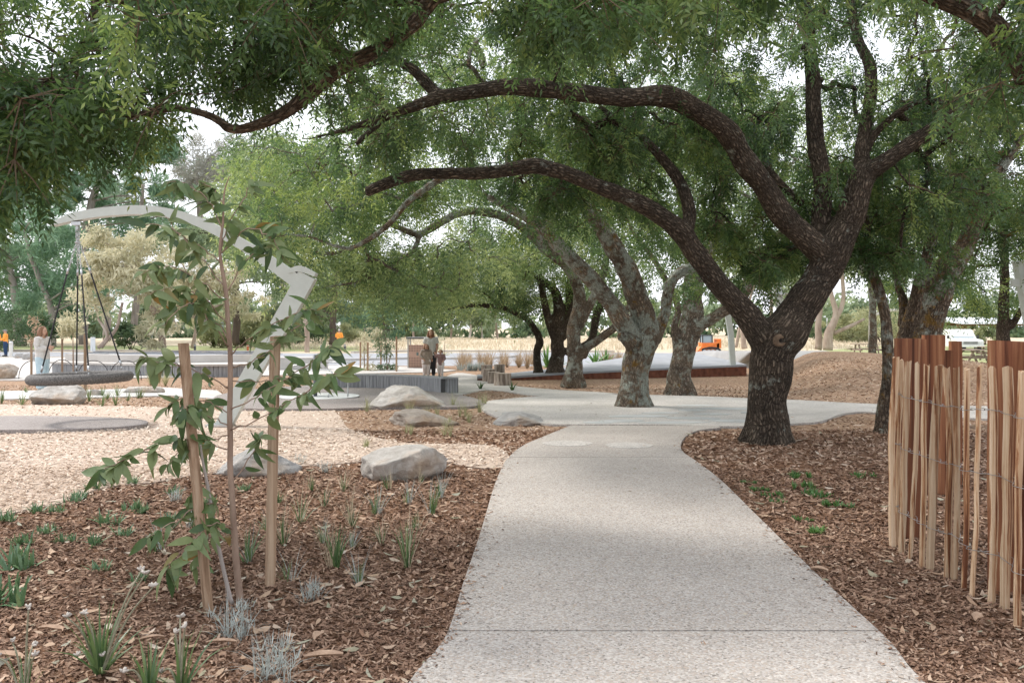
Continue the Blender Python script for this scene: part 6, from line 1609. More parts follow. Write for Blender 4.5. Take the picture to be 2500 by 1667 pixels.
# ------------------------------------------------------------------ other small staked trees
def small_sapling(label, base, stems, blobs, leafm, length, n_style='gum', tone=.5):
    b = G(*base); t = thing('young_tree', label, 'tree', b, 'young staked trees')
    D = b.y; mb = MB()
    for st in stems:
        q = [P(a, c, D) for a, c in st]; q[0] = Vector((q[0].x, D, b.z - .03)); p, r = spline(q, [.03] + [.02] * (len(q) - 2) + [.008], 5); mb.tube(p, r, 7)
    obj('stem', mb, SAPB, t, smooth=True)
    s_ = F / D
    ell_leaves(Foliage(), [(px, py, D, rx / s_, rz / s_, rx / s_, n) for px, py, rx, rz, n in blobs], length, .22, n_style, tone, .2, sub=14).build('foliage', leafm, t)
small_sapling('young tree with pale yellow foliage behind the curved bench', (890, 906), [[(890, 906), (889, 860), (890, 800)]], [(905, 815, 22, 22, 260), (890, 862, 12, 26, 90), (900, 895, 18, 14, 120)], LEAF_WAT, .2)
small_sapling('young dark leaved tree between stakes behind the curved bench', (945, 905), [[(946, 905), (943, 860), (940, 810)], [(945, 890), (955, 860)]], [(938, 830, 22, 26, 340), (930, 868, 16, 12, 60), (942, 895, 26, 12, 260), (950, 850, 10, 20, 100)], LEAF_GUM, .2, tone=.35)
small_sapling('young banksia with straw coloured leaves to the right of the woman', (180, 955), [[(180, 955), (179, 880), (178, 800)]], [(178, 790, 36, 24, 420), (165, 812, 18, 12, 130)], LEAF_WAT, .18, 'bush', .5)
ORNG = mat_leaf('rusty_new_leaf', (.26, .19, .12), (.38, .28, .19), (.48, .4, .28), gloss=.02)
small_sapling('young tree with rusty orange leaves just left of the woman', (88, 945), [[(88, 945), (90, 880), (84, 800)]], [(84, 795, 13, 20, 110), (78, 830, 12, 14, 60)], ORNG, .12, 'bush', .5)
stk = 'stakes of the small young trees'
for tx, ty, bx, by, lab in ((880, 835, 880, 907, 'thin stake left of the pale yellow young tree'), (898, 836, 898, 907, 'thin stake right of the pale yellow young tree'), (930, 827, 930, 892, 'thin stake beside the dark leaved young tree'), (968, 822, 968, 909, 'thicker stake nearest the litter bin'),
                            (77, 832, 77, 927, 'pale stake left of the standing woman'), (152, 815, 152, 915, 'brown stake just right of the standing woman'), (208, 815, 208, 967, 'brown stake seen through the swing ropes')):
    stake(lab, tx, ty, bx, by, .06 if by < 910 else .065, stk, .4)

# ------------------------------------------------------------------ vehicles and park furniture far right
WHITEP = plain('white_vehicle_paint', (.75, .75, .74), .35); TYRE = plain('tyre_rubber', (.03, .03, .032), .8); BLK = plain('black_plastic', (.04, .04, .042), .6)
GLASSW = glassy('windscreen_glass', (.32, .4, .44))
def wheel(parent, c, r, w, name='wheel', axis=Vector((1, 0, 0))):
    mb = MB(); mb.tube([c - axis * w / 2, c - axis * w * .35, c + axis * w * .35, c + axis * w / 2], [r * .9, r, r, r * .9], 22)
    o = obj(name, mb, TYRE, parent, smooth=False)
    mb = MB(); mb.tube([c - axis * (w / 2 + .01), c + axis * (w / 2 + .01)], [r * .55, r * .55], 16); obj('rim', mb, GALV, o)
tb_ = P(2369, 858, 60); tb_.z = float(gz(tb_.x, tb_.y))
tr = thing('truck', 'white utility truck facing the camera under the picnic shelter', 'truck', tb_)
def T(x, y, z): return tb_ + Vector((x, y, z))
prof = [(-.0, .38), (-.02, .72), (.12, .82), (.9, .9), (1.25, 1.45), (1.5, 1.54), (2.9, 1.54), (3.0, .9), (3.05, .38)]
mb = MB(); n = len(prof)
for sx, k in ((-1, 1), (-.97, 1), (.97, 1), (1, 1)):
    for (y, z) in prof:
        inset = 1 - (.13 * max(0, (z - .9) / .64)); mb.v.append(tuple(T(sx * .93 * inset, y, z * 1.04)))
for a in range(3):
    for i in range(n):
        j = (i + 1) % n; mb.f.append((a * n + i, a * n + j, (a + 1) * n + j, (a + 1) * n + i))
mb.f.append(tuple(reversed(range(n)))); mb.f.append(tuple(range(3 * n, 4 * n)))
obj('cab', mb, WHITEP, tr)
ws = MB().quad(T(-.76, .93, .99), T(.76, .93, .99), T(.7, 1.235, 1.46), T(-.7, 1.235, 1.46)); obj('windscreen', ws, GLASSW, tr)
gr = MB().box(T(0, -.02, .66), (1.05, .05, .2)); obj('grille', gr, plain('grey_grille', (.45, .45, .45), .5), tr)
for k in range(3): obj('grille_bar', MB().box(T(0, -.05, .6 + k * .06), (.98, .02, .022)), BLK, tr)
for s in (-1, 1):
    obj('headlight', MB().box(T(s * .7, -.015, .66), (.26, .05, .17)), glassy('headlamp_glass', (.6, .62, .62)), tr)
    obj('wing_mirror', MB().box(T(s * 1.05, 1.0, 1.05), (.14, .08, .22)), BLK, tr)
    wheel(tr, T(s * .82, .55, .34), .34, .22); wheel(tr, T(s * .82, 2.6, .34), .34, .22)
obj('bumper', MB().box(T(0, -.1, .44), (1.8, .12, .16)), WHITEP, tr); obj('number_plate', MB().box(T(0, -.165, .44), (.36, .01, .1)), plain('plate', (.7, .7, .66), .5), tr)
wp = MB(); wp.tube([T(-.3, .98, 1.03), T(-.02, 1.08, 1.2)], .012, 5); obj('wiper', wp, BLK, tr)
emb = MB().box(T(0, -.052, .68), (.16, .01, .06)); obj('badge', emb, GALV, tr)

lb = P(1735, 858, 55); lb.z = float(gz(lb.x, lb.y)); ORANGE = plain('orange_paint', (.8, .2, .03), .45)
ld = thing('skid_loader', 'small orange tracked skid loader parked in the dry field', 'loader', lb)
def T2(x, y, z): return lb + Vector((x, y, z))
obj('body', MB().prism([(lb.x - .55, lb.y), (lb.x + .55, lb.y), (lb.x + .6, lb.y + .9), (lb.x - .6, lb.y + .9)], lb.z + .3, lb.z + .75), ORANGE, ld)
cabm = MB(); 
for sx in (-.5, .12):
    for sy in (.1, .8): cabm.box(T2(sx, sy, .98), (.06, .06, .5))
cabm.box(T2(-.19, .45, 1.24), (.72, .82, .05)); obj('cab_frame', cabm, BLK, ld)['kind'] = 'stuff'
obj('cab_window', MB().box(T2(-.19, .45, .97), (.58, .66, .46)), GLASSW, ld)
am = MB(); am.prism([(lb.x - .62, lb.y - .06), (lb.x + .66, lb.y - .06), (lb.x + .66, lb.y + .06), (lb.x - .62, lb.y + .06)], lambda x, y: lb.z + .55 + (x - lb.x) * .35, lambda x, y: lb.z + .7 + (x - lb.x) * .35); obj('lift_arm', am, ORANGE, ld)
obj('engine_cover', MB().prism([(lb.x + .4, lb.y), (lb.x + .68, lb.y), (lb.x + .68, lb.y + .85), (lb.x + .4, lb.y + .85)], lb.z + .4, lb.z + 1.0), ORANGE, ld)
for sy in (-.02, .92):
    tk = MB(); pr = [T2(.5 * math.cos(a) * 1.0 + (.12 if math.cos(a) > 0 else -.12), sy, .22 + .2 * math.sin(a)) for a in np.linspace(0, 2 * math.pi, 21)[:-1]]
    tk.tube(pr, .07, 6, closed=True); tr_ = obj('track', tk, TYRE, ld)
    for x in (-.4, -.13, .13, .4): mb = MB(); mb.tube([T2(x, sy - .06, .2), T2(x, sy + .06, .2)], .12, 12); obj('roller', mb, GALV, tr_)
obj('bucket', MB().prism([(lb.x - .95, lb.y - .1), (lb.x - .6, lb.y - .1), (lb.x - .6, lb.y + 1.0), (lb.x - .95, lb.y + 1.0)], lb.z + .05, lambda x, y: lb.z + .15 + (x - lb.x + .95)), ORANGE, ld)

TABLE = mat_wood('weathered_table_board', [(0.25, (0.16, 0.11, 0.085)), (0.5, (0.27, 0.2, 0.16)), (0.8, (0.38, 0.31, 0.26))], (.05, 1, 1), 20)
def picnic(label, px, py, rz, L=1.7):
    b = G(px, py); t = thing('picnic_table', label, 'table', b, 'timber picnic tables')
    rx, ry = Vector((math.cos(rz), math.sin(rz), 0)), Vector((-math.sin(rz), math.cos(rz), 0)); Z = Vector((0, 0, 1))
    for k in range(4): obj('tabletop_board', MB().box(b + ry * ((k - 1.5) * .17) + Z * .72, (L, .155, .045), rz), TABLE, t)
    for s in (-1, 1):
        for k in range(2): obj('bench_board', MB().box(b + ry * (s * (.62 + k * .15)) + Z * .43, (L, .135, .045), rz), TABLE, t)
        for e in (-1, 1):
            obj('leg', MB().bar(b + rx * (e * L * .33) + ry * (s * .52), b + rx * (e * L * .33) + ry * (s * .2) + Z * .7, .09, .05, up=rx), TABLE, t)
    for e in (-1, 1): obj('cross_beam', MB().bar(b + rx * (e * L * .36) + ry * -.75 + Z * .38, b + rx * (e * L * .36) + ry * .75 + Z * .38, .05, .09), TABLE, t)
picnic('picnic table on the lawn beside the grey white gum trunk', 2115, 869, 0.05)
picnic('picnic table seen end on in front of the white truck', 2374, 892, 1.5)
picnic('picnic table on the lawn right of the white truck', 2432, 880, .1)

shl = P(2390, 862, 67); shl.z = float(gz(shl.x, shl.y))
sh = thing('picnic_shelter', 'open picnic shelter with flat metal roof and timber posts over the truck', 'shelter', shl)
SHW = mat_wood('shelter_timber', [(0.3, (.18, .1, .06)), (.7, (.34, .21, .13))], (1, 1, .1), 14)
for x, y in ((-1.62, -.6), (1.25, -.6), (-1.62, 4.5), (1.25, 4.5), (4.2, -.6), (4.2, 4.5)): obj('post', MB().box(shl + Vector((x, y, .93)), (.16, .16, 1.86)), SHW, sh)
for y in (-.6, 4.5): obj('beam', MB().box(shl + Vector((1.3, y, 1.97)), (6.6, .14, .22)), SHW, sh)
for x in (-1.62, 1.25):
    for s in (-1, 1): obj('brace', MB().bar(shl + Vector((x + s * .05, -.6, 1.5)), shl + Vector((x + s * .45, -.6, 1.9)), .08, .08), SHW, sh)
rfm = MB().prism([(shl.x - 2.1, shl.y - 1.2), (shl.x + 5, shl.y - 1.2), (shl.x + 5, shl.y + 5), (shl.x - 2.1, shl.y + 5)], lambda x, y: shl.z + 2.09 + (y - shl.y) * .09, lambda x, y: shl.z + 2.13 + (y - shl.y) * .09)
obj('roof', rfm, plain('pale_roof_sheet', (.66, .68, .7), .4, .3), sh)

# power cables on two poles
for i, (pa, pb) in enumerate((((1700, 712), (2900, 660)), ((1700, 716), (2900, 690)))):
    a = P(*pa, 75); b = P(*pb, 62); mb = MB()
    pts = [a.lerp(b, s) + Vector((0, 0, -1.0 * s * (1 - s))) for s in np.linspace(0, 1, 24)]
    mb.tube(pts, .022, 5); o = obj('power_cable', mb, plain('cable_grey', (.3, .31, .33), .6), smooth=True)
    tag(o, ('upper' if i == 0 else 'lower') + ' overhead power cable behind the right hand tree trunks', 'cable', 'overhead power cables')
for px, py, D, top in ((1700, 850, 75, 700), (2900, 850, 62, 640)):
    b = P(px, py, D); b.z = float(gz(b.x, b.y)); t = thing('power_pole', 'timber power pole ' + ('hidden behind the grove' if px < 2000 else 'beyond the right picture edge'), 'pole', b)
    e = P(px, top, D); mb = MB(); mb.tube([b, Vector((b.x, b.y, e.z))], [.14, .1], 10); obj('shaft', mb, BARK_DARK, t); obj('crossarm', MB().box((b.x, b.y, e.z - .2), (1.6, .1, .12)), BARK_DARK, t)

# signs, bollards, wire hoops
def sign(label, px, top, bot, w, ptop, panel_c, D=None):
    b = G(px, bot); s_ = F / b.y; t = thing('sign', label, 'sign', b, 'small park signs')
    mb = MB(); hgt = (bot - top) / s_; mb.tube([b, b + Vector((0, .04, hgt))], .035, 8); obj('post', mb, GALV, t)
    ph = (ptop - top) / s_; obj('panel', MB().box(b + Vector((0, 0, hgt - ph / 2)), (w / s_, .03, ph)), plain('sign_panel', panel_c, .5), t)
sign('narrow white sign on a post left of the wattle trunk', 371, 792, 846, 6, 812, (.62, .65, .66))
sign('pale information board on the verge behind the swing ropes', 227, 823, 860, 12, 858, (.7, .72, .72))
sign('thin pole sign at the field edge right of the forked gum', 2019, 776, 842, 3, 784, (.6, .62, .64))
sign('small blue white sign beyond the sapling stem', 543, 785, 848, 7, 818, (.5, .58, .64))
for px, top, bot, c_, lab in ((27, 833, 871, (.62, .63, .63), 'white bollard beside the orange vest worker'), (476, 840, 858, (.07, .075, .08), 'dark bollard on the verge left of the sapling stem'), (842, 840, 859, (.07, .075, .08), 'dark bollard right of the lone worker'), (785, 842, 863, (.07, .075, .08), 'dark bollard left of the lone worker'), (605, 842, 856, (.5, .13, .05), 'short orange bollard near the leaning swing leg')):
    b = G(px, bot); s_ = F / b.y; t = thing('bollard', lab, 'bollard', b, 'bollards'); hgt = (bot - top) / s_; r_ = .11 if c_[0] > .5 else .08
    mb = MB(); mb.tube([b - Vector((0, 0, .02)), b + Vector((0, 0, hgt * .94)), b + Vector((0, 0, hgt))], [r_, r_, r_ * .6], 14); obj('post', mb, plain('bollard_paint', c_, .55), t)
    mb = MB(); mb.tube([b + Vector((0, 0, hgt * .78)), b + Vector((0, 0, hgt * .88))], r_ * 1.04, 14); obj('band', mb, plain('bollard_band', (.55, .55, .53), .5), t)
for x0, x1, y0, top in ((46, 118, 927, 880), (118, 184, 927, 878), (190, 266, 928, 880), (268, 345, 928, 880), (372, 450, 928, 881)):
    a = G(x0, y0); b = G(x1, y0); hgt = (y0 - top) / (F / a.y); mb = MB()
    pts = [a.lerp(b, .5 - .5 * math.cos(s)) + Vector((0, 0, hgt * math.sin(s) ** .8)) for s in np.linspace(0, math.pi, 20)]
    mb.tube(pts, .014, 6); o = obj('wire_hoop', mb, BLK, smooth=True); tag(o, 'thin dark wire hoop before the board wall, %s from the left' % ORD[[46, 118, 190, 268, 372].index(x0)], 'hoop', 'wire hoop edging')

# ------------------------------------------------------------------ garden plants
LF_PIG = mat_leaf('pigface_leaf', (.06, .13, .06), (.11, .2, .09), (.2, .3, .14), trans=.15, gloss=.06)
LF_STRAP = mat_leaf('strap_leaf', (.04, .09, .035), (.09, .16, .055), (.2, .25, .1), trans=.25, gloss=.05)
LF_SILV = mat_leaf('silver_leaf', (.28, .31, .29), (.38, .42, .4), (.5, .54, .51), trans=.2, gloss=.02)
LF_DRY = mat_leaf('dry_grass_leaf', (.36, .3, .2), (.48, .42, .3), (.6, .54, .41), trans=.3, gloss=.02)
LF_TUS = mat_leaf('tussock_leaf', (.24, .18, .11), (.38, .3, .2), (.52, .43, .31), trans=.3, gloss=.02)
LF_WEED = mat_leaf('weed_leaf', (.04, .1, .03), (.08, .18, .045), (.14, .26, .08), trans=.3, gloss=.04)
LF_FERN = mat_leaf('fern_leaf', (.06, .13, .04), (.12, .24, .07), (.2, .34, .12), trans=.3, gloss=.03)
FUZZ = mat('woolly_flower', [(.3, (.4, .36, .32)), (.7, (.56, .52, .47))], scale=60, rough=1, bump=.6, bscale=150)
STEMG = mat('grey_green_stem', [(.3, (.2, .2, .13)), (.7, (.34, .33, .24))], scale=20, rough=.9)

def blades(base, n, L, W, spread, bend, tone=.5, ts=.18, segs=4, tip=0.0, rng=RNG, foot=.02):
    """arching blades from one foot, arrays -> verts, quads flattened (4 per segment), tone"""
    a = rng.uniform(0, 2 * math.pi, n); lean = np.abs(rng.normal(0, spread, n)); Ls = L * rng.uniform(.55, 1.15, n)
    out = np.stack([np.cos(a), np.sin(a), np.zeros(n)], 1); side = np.stack([-np.sin(a), np.cos(a), np.zeros(n)], 1)
    tw = rng.uniform(-.8, .8, n); side = side * np.cos(tw)[:, None] + out * np.sin(tw)[:, None]
    p = np.array(base) + out * rng.uniform(0, foot, n)[:, None]
    prev = None; Vs = []
    T = np.clip(rng.normal(tone, ts, n), 0, 1)
    for j in range(segs + 1):
        s = j / segs
        ang = lean + bend * s * s * rng.uniform(.7, 1.3, n) * (lean + .15)
        if j: p = p + (out * np.sin(ang)[:, None] + np.array([0, 0, 1.0]) * np.cos(ang)[:, None]) * (Ls / segs)[:, None]
        w = W * (1 - (1 - tip) * s ** 1.7) * (.75 + .5 * min(s * 3, 1) * .5)
        l_, r_ = p - side * w / 2, p + side * w / 2
        if prev is not None: Vs.append(np.stack([prev[0], prev[1], r_, l_], 1))
        prev = (l_, r_)
    V = np.concatenate(Vs, 0).reshape(-1, 3); return V, np.repeat(np.tile(T, segs), 4)

def plant(name, label, cat, base, group, parts, extra=None):
    """parts: (part name, material, [(verts, tone)...])"""
    t = thing(name, label, cat, base, group)
    for pn, m_, lst in parts:
        f = Foliage()
        for V, T in lst: f.add(V, T)
        f.build(pn, m_, t)
    if group: GROUPED.setdefault(group, []).append(t)
    return t

GROUPED = {}
SHORT = {'small green succulent clump in the mulch along the pale wood chip edge': 'small green succulent clump along the wood chip edge', 'small tussock of upright strappy green leaves and dry stalks in the front bed': 'small strappy tussock with dry stalks in the front bed',
         'small pale green grass tuft growing in the mulch around the low boulders': 'small pale grass tuft around the low boulders', 'low green weed sprouting from the brown mulch right of the path': 'low green weed in the bed right of the path',
         'small green strappy tuft planted in the garden strip beneath the basket swing': 'small green tuft in the strip beneath the basket swing', 'brown feathery tussock grass on the bank between the log stumps and road': 'brown tussock grass on the bank by the road',
         'brown feathery tussock grass glimpsed between the lichened ash trunks': 'brown tussock grass between the lichened ash trunks'}
GPIG = 'green succulent clumps along the wood chip edge'
for i, (px, py, s) in enumerate([(21, 1274, 1.0), (89, 1252, .9), (140, 1254, .9), (174, 1228, .9), (200, 1217, .9), (230, 1193, .85), (272, 1280, 1.1), (319, 1246, .9), (349, 1253, .7), (425, 1206, .8), (166, 1325, .8), (217, 1335, .9), (38, 1390, 1.5), (13, 1478, 1.5), (318, 1181, .9), (595, 1200, .7), (-60, 1330, 1.1), (268, 1185, .7), (120, 1300, .8), (300, 1310, .8), (60, 1330, .9), (250, 1390, .7), (420, 1270, .7), (510, 1230, .7), (350, 1420, .6)]):
    b = G(px, py)
    plant('succulent', 'small green succulent clump in the mulch along the pale wood chip edge' if s < 1.4 else ('large green succulent clump at the left edge above the corner plants' if py > 1430 else 'large green succulent clump at the left edge below the wood chips'), 'plant', b, GPIG if s < 1.4 else None,
          [('leaves', LF_PIG, [blades(b + Vector((R.uniform(-.07, .07) * s, R.uniform(-.05, .05), 0)), 9, .105 * s, .016 * s, .7, .5, .5, tip=.25, segs=3) for _ in range(5)])])
GST = 'strappy tussock plants in the front bed'
for i, (px, py, s) in enumerate([(604, 1378, 1.0), (693, 1334, .9), (736, 1279, .95), (795, 1240, .75), (821, 1386, 1.0), (861, 1289, .8), (915, 1255, .7), (993, 1388, 1.1), (1057, 1255, .75), (1072, 1216, .7), (945, 1196, .6), (650, 1300, .6), (790, 1330, .6), (380, 1350, .7), (700, 1420, .6), (880, 1430, .55), (930, 1330, .6), (1010, 1290, .6), (840, 1200, .6), (760, 1200, .55), (990, 1230, .7), (680, 1230, .5), (1030, 1180, .5), (470, 1290, .5), (860, 1340, .5)]):
    b = G(px, py)
    t = plant('tussock', 'small tussock of upright strappy green leaves and dry stalks in the front bed', 'plant', b, GST,
          [('leaves', LF_STRAP, [blades(b, R.randint(9, 26), .27 * s, .011 * s, R.uniform(.22, .45), 1.0, R.uniform(.3, .7))]), ('dry_stalks', LF_DRY if R.random() < .6 else LF_SILV, [blades(b + Vector((R.uniform(-.04, .04), 0, 0)), R.randint(8, 22), R.uniform(.32, .5) * s, .0045, R.uniform(.25, .5), .8, .5)])])
def paw(label, px, py, s, heads, n=26):
    b = G(px, py); t = plant('kangaroo_paw', label, 'plant', b, 'strap leaved plants with woolly flower heads', [('leaves', LF_STRAP, [blades(b, n, .36 * s, .022 * s, .38, 1.1, .55, segs=5)])])
    for hx, hy in heads:
        e = P(hx, hy, b.y + R.uniform(-.15, .1)); mb = MB(); m_ = b.lerp(e, .5) + Vector((0, 0, .05)) + (e - b) * 0.02
        p, r = spline([b, m_, e], [.005, .004, .003], 6); mb.tube(p, r, 5); st = obj('flower_stem', mb, STEMG, t, smooth=True)
        fl = MB()
        for k in range(5):
            d = Vector((R.uniform(-1, 1), R.uniform(-1, 1), R.uniform(.2, 1))).normalized(); fl.tube([e, e + d * .01, e + d * .022], [.0035, .006, .003], 6)
        obj('flower_head', fl, FUZZ, st, smooth=True)
paw('largest strap leaved plant with woolly flower stalks in the lower left corner', 245, 1650, .85, [(163, 1505), (207, 1497), (345, 1392), (375, 1430), (190, 1600), (250, 1600), (355, 1400)], 34)
paw('strap leaved plant with a tall triple woolly flower at the lower edge', 440, 1690, .7, [(440, 1505), (452, 1530), (428, 1545), (395, 1640)], 18)
paw('pair of grey woolly flower stalks in the far lower left corner', 60, 1720, .6, [(70, 1485), (30, 1565), (80, 1575), (85, 1600), (-10, 1600)], 10)
paw('strap leaved plant arching out of the lower edge beside the triple flower', 365, 1700, .75, [(300, 1640)], 20)
GSV = 'silvery cushion bushes'
for px, py, s, lab in [(570, 1556, 1.25, 'silvery cushion bush just below the sapling stem'), (668, 1660, 1.35, 'silvery cushion bush at the bottom edge of the bed'), (764, 1468, .9, 'silvery cushion bush right of the upright stake'), (731, 1133, .8, 'silvery cushion bush left of the blocky pale boulder'), (797, 1152, .8, 'silvery cushion bush touching the blocky pale boulder'), (425, 1222, .8, 'silvery cushion bush left of the leaning stake'), (1150, 905, 1.9, 'wide silvery bush by the log stumps')]:
    b = G(px, py); L = []
    for _ in range(int(9 * s)):
        o_ = Vector((R.uniform(-.06, .06) * s, R.uniform(-.05, .05) * s, 0)); L.append(blades(b + o_, 6, .17 * s, .0045, .7, 1.1, .5, segs=4))
        tipb = b + o_ + Vector((R.uniform(-.07, .07) * s, R.uniform(-.05, .05), R.uniform(.04, .12) * s)); L.append(blades(tipb, 9, .05 * s, .005, 1.0, .5, .6, segs=2))
    if py < 950: L = [blades(b + Vector((R.uniform(-.55, .55), R.uniform(-.2, .2), 0)), 12, .42, .03, .6, .8, .5, segs=3) for _ in range(26)]
    plant('cushion_bush', lab, 'plant', b, GSV, [('leaves', LF_SILV, L)])
GGR = 'pale grass tufts around the boulders'
for px, py, s in [(898, 1005, 1), (1002, 1008, .9), (1056, 1013, .9), (1102, 994, 1.3), (1135, 1016, 1.2), (1168, 1008, 1.2), (1104, 1064, 1), (908, 1090, .5), (997, 1060, .6), (1150, 1030, .8), (1180, 990, 1.0), (1090, 1040, .6)]:
    b = G(px, py); plant('grass_tuft', 'small pale green grass tuft growing in the mulch around the low boulders', 'grass', b, GGR, [('blades', LF_DRY if R.random() < .5 else LF_PALE_G, [blades(b + Vector((R.uniform(-.1, .1), R.uniform(-.1, .1), 0)), 26, .3 * s, .007, .45, 1.0, .5) for _ in range(2)])]) if False else plant('grass_tuft', 'small pale green grass tuft growing in the mulch around the low boulders', 'grass', b, GGR, [('blades', LEAF_PALE, [blades(b + Vector((R.uniform(-.1, .1), R.uniform(-.1, .1), 0)), 26, .3 * s, .007, .45, 1.0, .75) for _ in range(2)])])
GWD = 'low green weeds in the right hand bed'
for px, py, s in [(1949, 1163, 1.2), (1962, 1192, 1.2), (1978, 1210, 1.2), (1885, 1213, .9), (1856, 1197, .8), (1830, 1180, .7), (2043, 1236, 1.1), (1960, 1272, .7), (2111, 1164, 1.0), (1895, 1225, .6), (2010, 1215, .8)]:
    b = G(px, py); plant('weed', 'low green weed sprouting from the brown mulch right of the path', 'plant', b, GWD, [('leaves', LF_WEED, [blades(b + Vector((R.uniform(-.1, .1) * s, R.uniform(-.08, .08) * s, 0)), 10, .06 * s, .02, .8, .6, .45, segs=2) for _ in range(9)])])
b = G(2000, 1302); plant('weed', 'bright green rosette weed nearest the path in the right hand bed', 'plant', b, None, [('leaves', LF_WEED, [blades(b + Vector((R.uniform(-.07, .07), R.uniform(-.05, .05), 0)), 12, .06, .024, .9, .6, .8, segs=2) for _ in range(10)])])
for px, py, lab in ((1173, 952, 'small leafy plant on the mulch wedge in front of the log stumps, left'), (1250, 955, 'small leafy plant on the mulch wedge in front of the log stumps, right')):
    b = G(px, py); plant('leafy_plant', lab, 'plant', b, None, [('leaves', LF_STRAP, [blades(b, 18, .3, .04, .7, .7, .4, segs=3)])])
GLO = 'green tufts in the garden strip beneath the swing'
for px, py, s in [(54, 990, 1.2), (4, 986, 1.2), (64, 960, .8), (198, 966, 1.1), (218, 981, 1.2), (250, 969, .9), (250, 993, 1), (282, 990, 1), (286, 969, 1.2), (312, 979, .9), (338, 972, 1.1), (345, 972, .9), (150, 985, .7), (262, 975, .8)]:
    b = G(px, py); plant('garden_tuft', 'small green strappy tuft planted in the garden strip beneath the basket swing', 'plant', b, GLO, [('blades', LF_STRAP, [blades(b, 26, .3 * s, .014, .42, .7, .8)])])
for px, py, lab in ((368, 940, 'feathery pale green grass clump right of the swing ring'), (404, 942, 'feathery pale green grass clump below the long board wall')):
    b = G(px, py); plant('grass_clump', lab, 'grass', b, None, [('blades', LEAF_PALE, [blades(b, 90, .55, .012, .3, 1.1, .8)])])
GTU = 'brown tussock grasses beside the road'
for i in range(34):
    px = R.uniform(1115, 1310) if i < 27 else R.uniform(1470, 1530); py = 905 - (px - 1115) / 195 * 4 + R.uniform(-14, 0) if px < 1320 else R.uniform(884, 893)
    b = G(px, py); plant('tussock_grass', 'brown feathery tussock grass on the bank between the log stumps and road' if px < 1320 else 'brown feathery tussock grass glimpsed between the lichened ash trunks', 'grass', b, GTU if px < 1320 else 'tussocks behind the grove', [('blades', LF_TUS, [blades(b, 70, R.uniform(.65, .95), .022, .4, 1.5, .5, segs=4)])])
for px, py, lab in ((1453, 893, 'bright green fern between the pale grey ash and the lichened ash'), (1335, 897, 'dark green fern at the foot of the slender arching ash')):
    b = G(px, py); L = []
    V, T = blades(b, 26, 1.0, .12, .7, .9, .5, segs=5); L.append((V, T)); L.append(blades(b + Vector((.5, .1, 0)), 20, .8, .12, .8, .9, .5, segs=5))
    plant('fern', lab, 'plant', b, None, [('fronds', LF_FERN, L)])
b = G(1060, 880); 
for px, py, w_, lab in ((1085, 868, .5, 'cream seed headed shrub right of the man'),):
    b = G(px, py); t = thing('dry_shrub', lab, 'shrub', b); st = MB(); st.tube([b, b + Vector((0, 0, .9))], [.03, .01], 5); obj('stem', st, SAPB, t)
    ell_leaves(Foliage(), [(px, py - 22, b.y, w_ * .9, .6, .4, 260)], .14, .4, 'bush', .8).build('foliage', LEAF_WAT, t)

# alike plants are told apart by their place in the row, counted in the photograph from the left
for gname, lst in GROUPED.items():
    labs = {}
    for t in lst: labs.setdefault(t['label'], []).append(t)
    for lab, ts in labs.items():
        if len(ts) < 2 or len(ts) > 30: continue
        ts.sort(key=lambda t: t.location.x / t.location.y)
        for k, t in enumerate(ts): t['label'] = SHORT.get(lab, lab) + ', ' + ORD[k] + ' from the left'

# tall dry grass standing in the field and along the verge: nobody could count it
fb = []
for i in range(2600):
    px = R.uniform(600, 2300); Df = R.uniform(64, 125)
    b = Vector(((px - CX) / F * Df, Df, -.3)); fb.append(blades(b, 5, .42, .07, .35, .6, .6, segs=2, foot=.6))
V = np.concatenate([v for v, t in fb]); T = np.concatenate([t for v, t in fb])
o = obj('field_grass', mesh_np('field_grass', V, np.arange(len(V)).reshape(-1, 4), {'tone': T}), LF_DRY); tag(o, 'tall bleached dry grass standing across the far field', 'grass', kind='stuff')

# ------------------------------------------------------------------ bark chips and fallen leaves on the ground
BG_ = np.array([[mnoise.noise(Vector(((-15 + i * .25) * .9, (1 + j * .25) * .9, 3.1))) for j in range(54)] for i in range(122)])
def near_bump(x, y, b=0.025):
    fx = np.clip((np.asarray(x) + 15) / .25, 0, 119.99); fy = np.clip((np.asarray(y) - 1) / .25, 0, 51.99); i, j = fx.astype(int), fy.astype(int); u, v = fx - i, fy - j
    return b * ((BG_[i, j] * (1 - u) + BG_[i + 1, j] * u) * (1 - v) + (BG_[i, j + 1] * (1 - u) + BG_[i + 1, j + 1] * u) * v)
def chips(x, y, z, Lm, Wm, tone, tilt=.35, lift=.012):
    n = len(x); a = RNG.uniform(0, 2 * math.pi, n); L = Lm * RNG.uniform(.5, 1.6, n); W = Wm * RNG.uniform(.5, 1.5, n)
    d = unit(np.stack([np.cos(a), np.sin(a), RNG.normal(0, tilt, n)], 1)); up = unit(np.stack([RNG.normal(0, tilt, n), RNG.normal(0, tilt, n), np.ones(n)], 1))
    s = unit(np.cross(up, d)); c = np.stack([x, y, z + RNG.uniform(0.0, lift, n)], 1)
    k = RNG.uniform(.5, 1, (n, 1)); j = RNG.uniform(.5, 1, (n, 1))
    V = np.stack([c - d * L[:, None] / 2 - s * W[:, None] / 2 * k, c - d * L[:, None] / 2 * j + s * W[:, None] / 2, c + d * L[:, None] / 2 + s * W[:, None] / 2 * k, c + d * L[:, None] / 2 * j - s * W[:, None] / 2], 1).reshape(-1, 3)
    return V, np.repeat(tone, 4)
PATHP = PATH_POLY
def scatter(n, D0, D1, xm=1.28):
    """uniform over the ground seen between two distances"""
    D = np.sqrt(RNG.uniform(D0 ** 2, D1 ** 2, n)); x = RNG.uniform(-1, 1, n) * D * 1250 / F * xm; return x, D
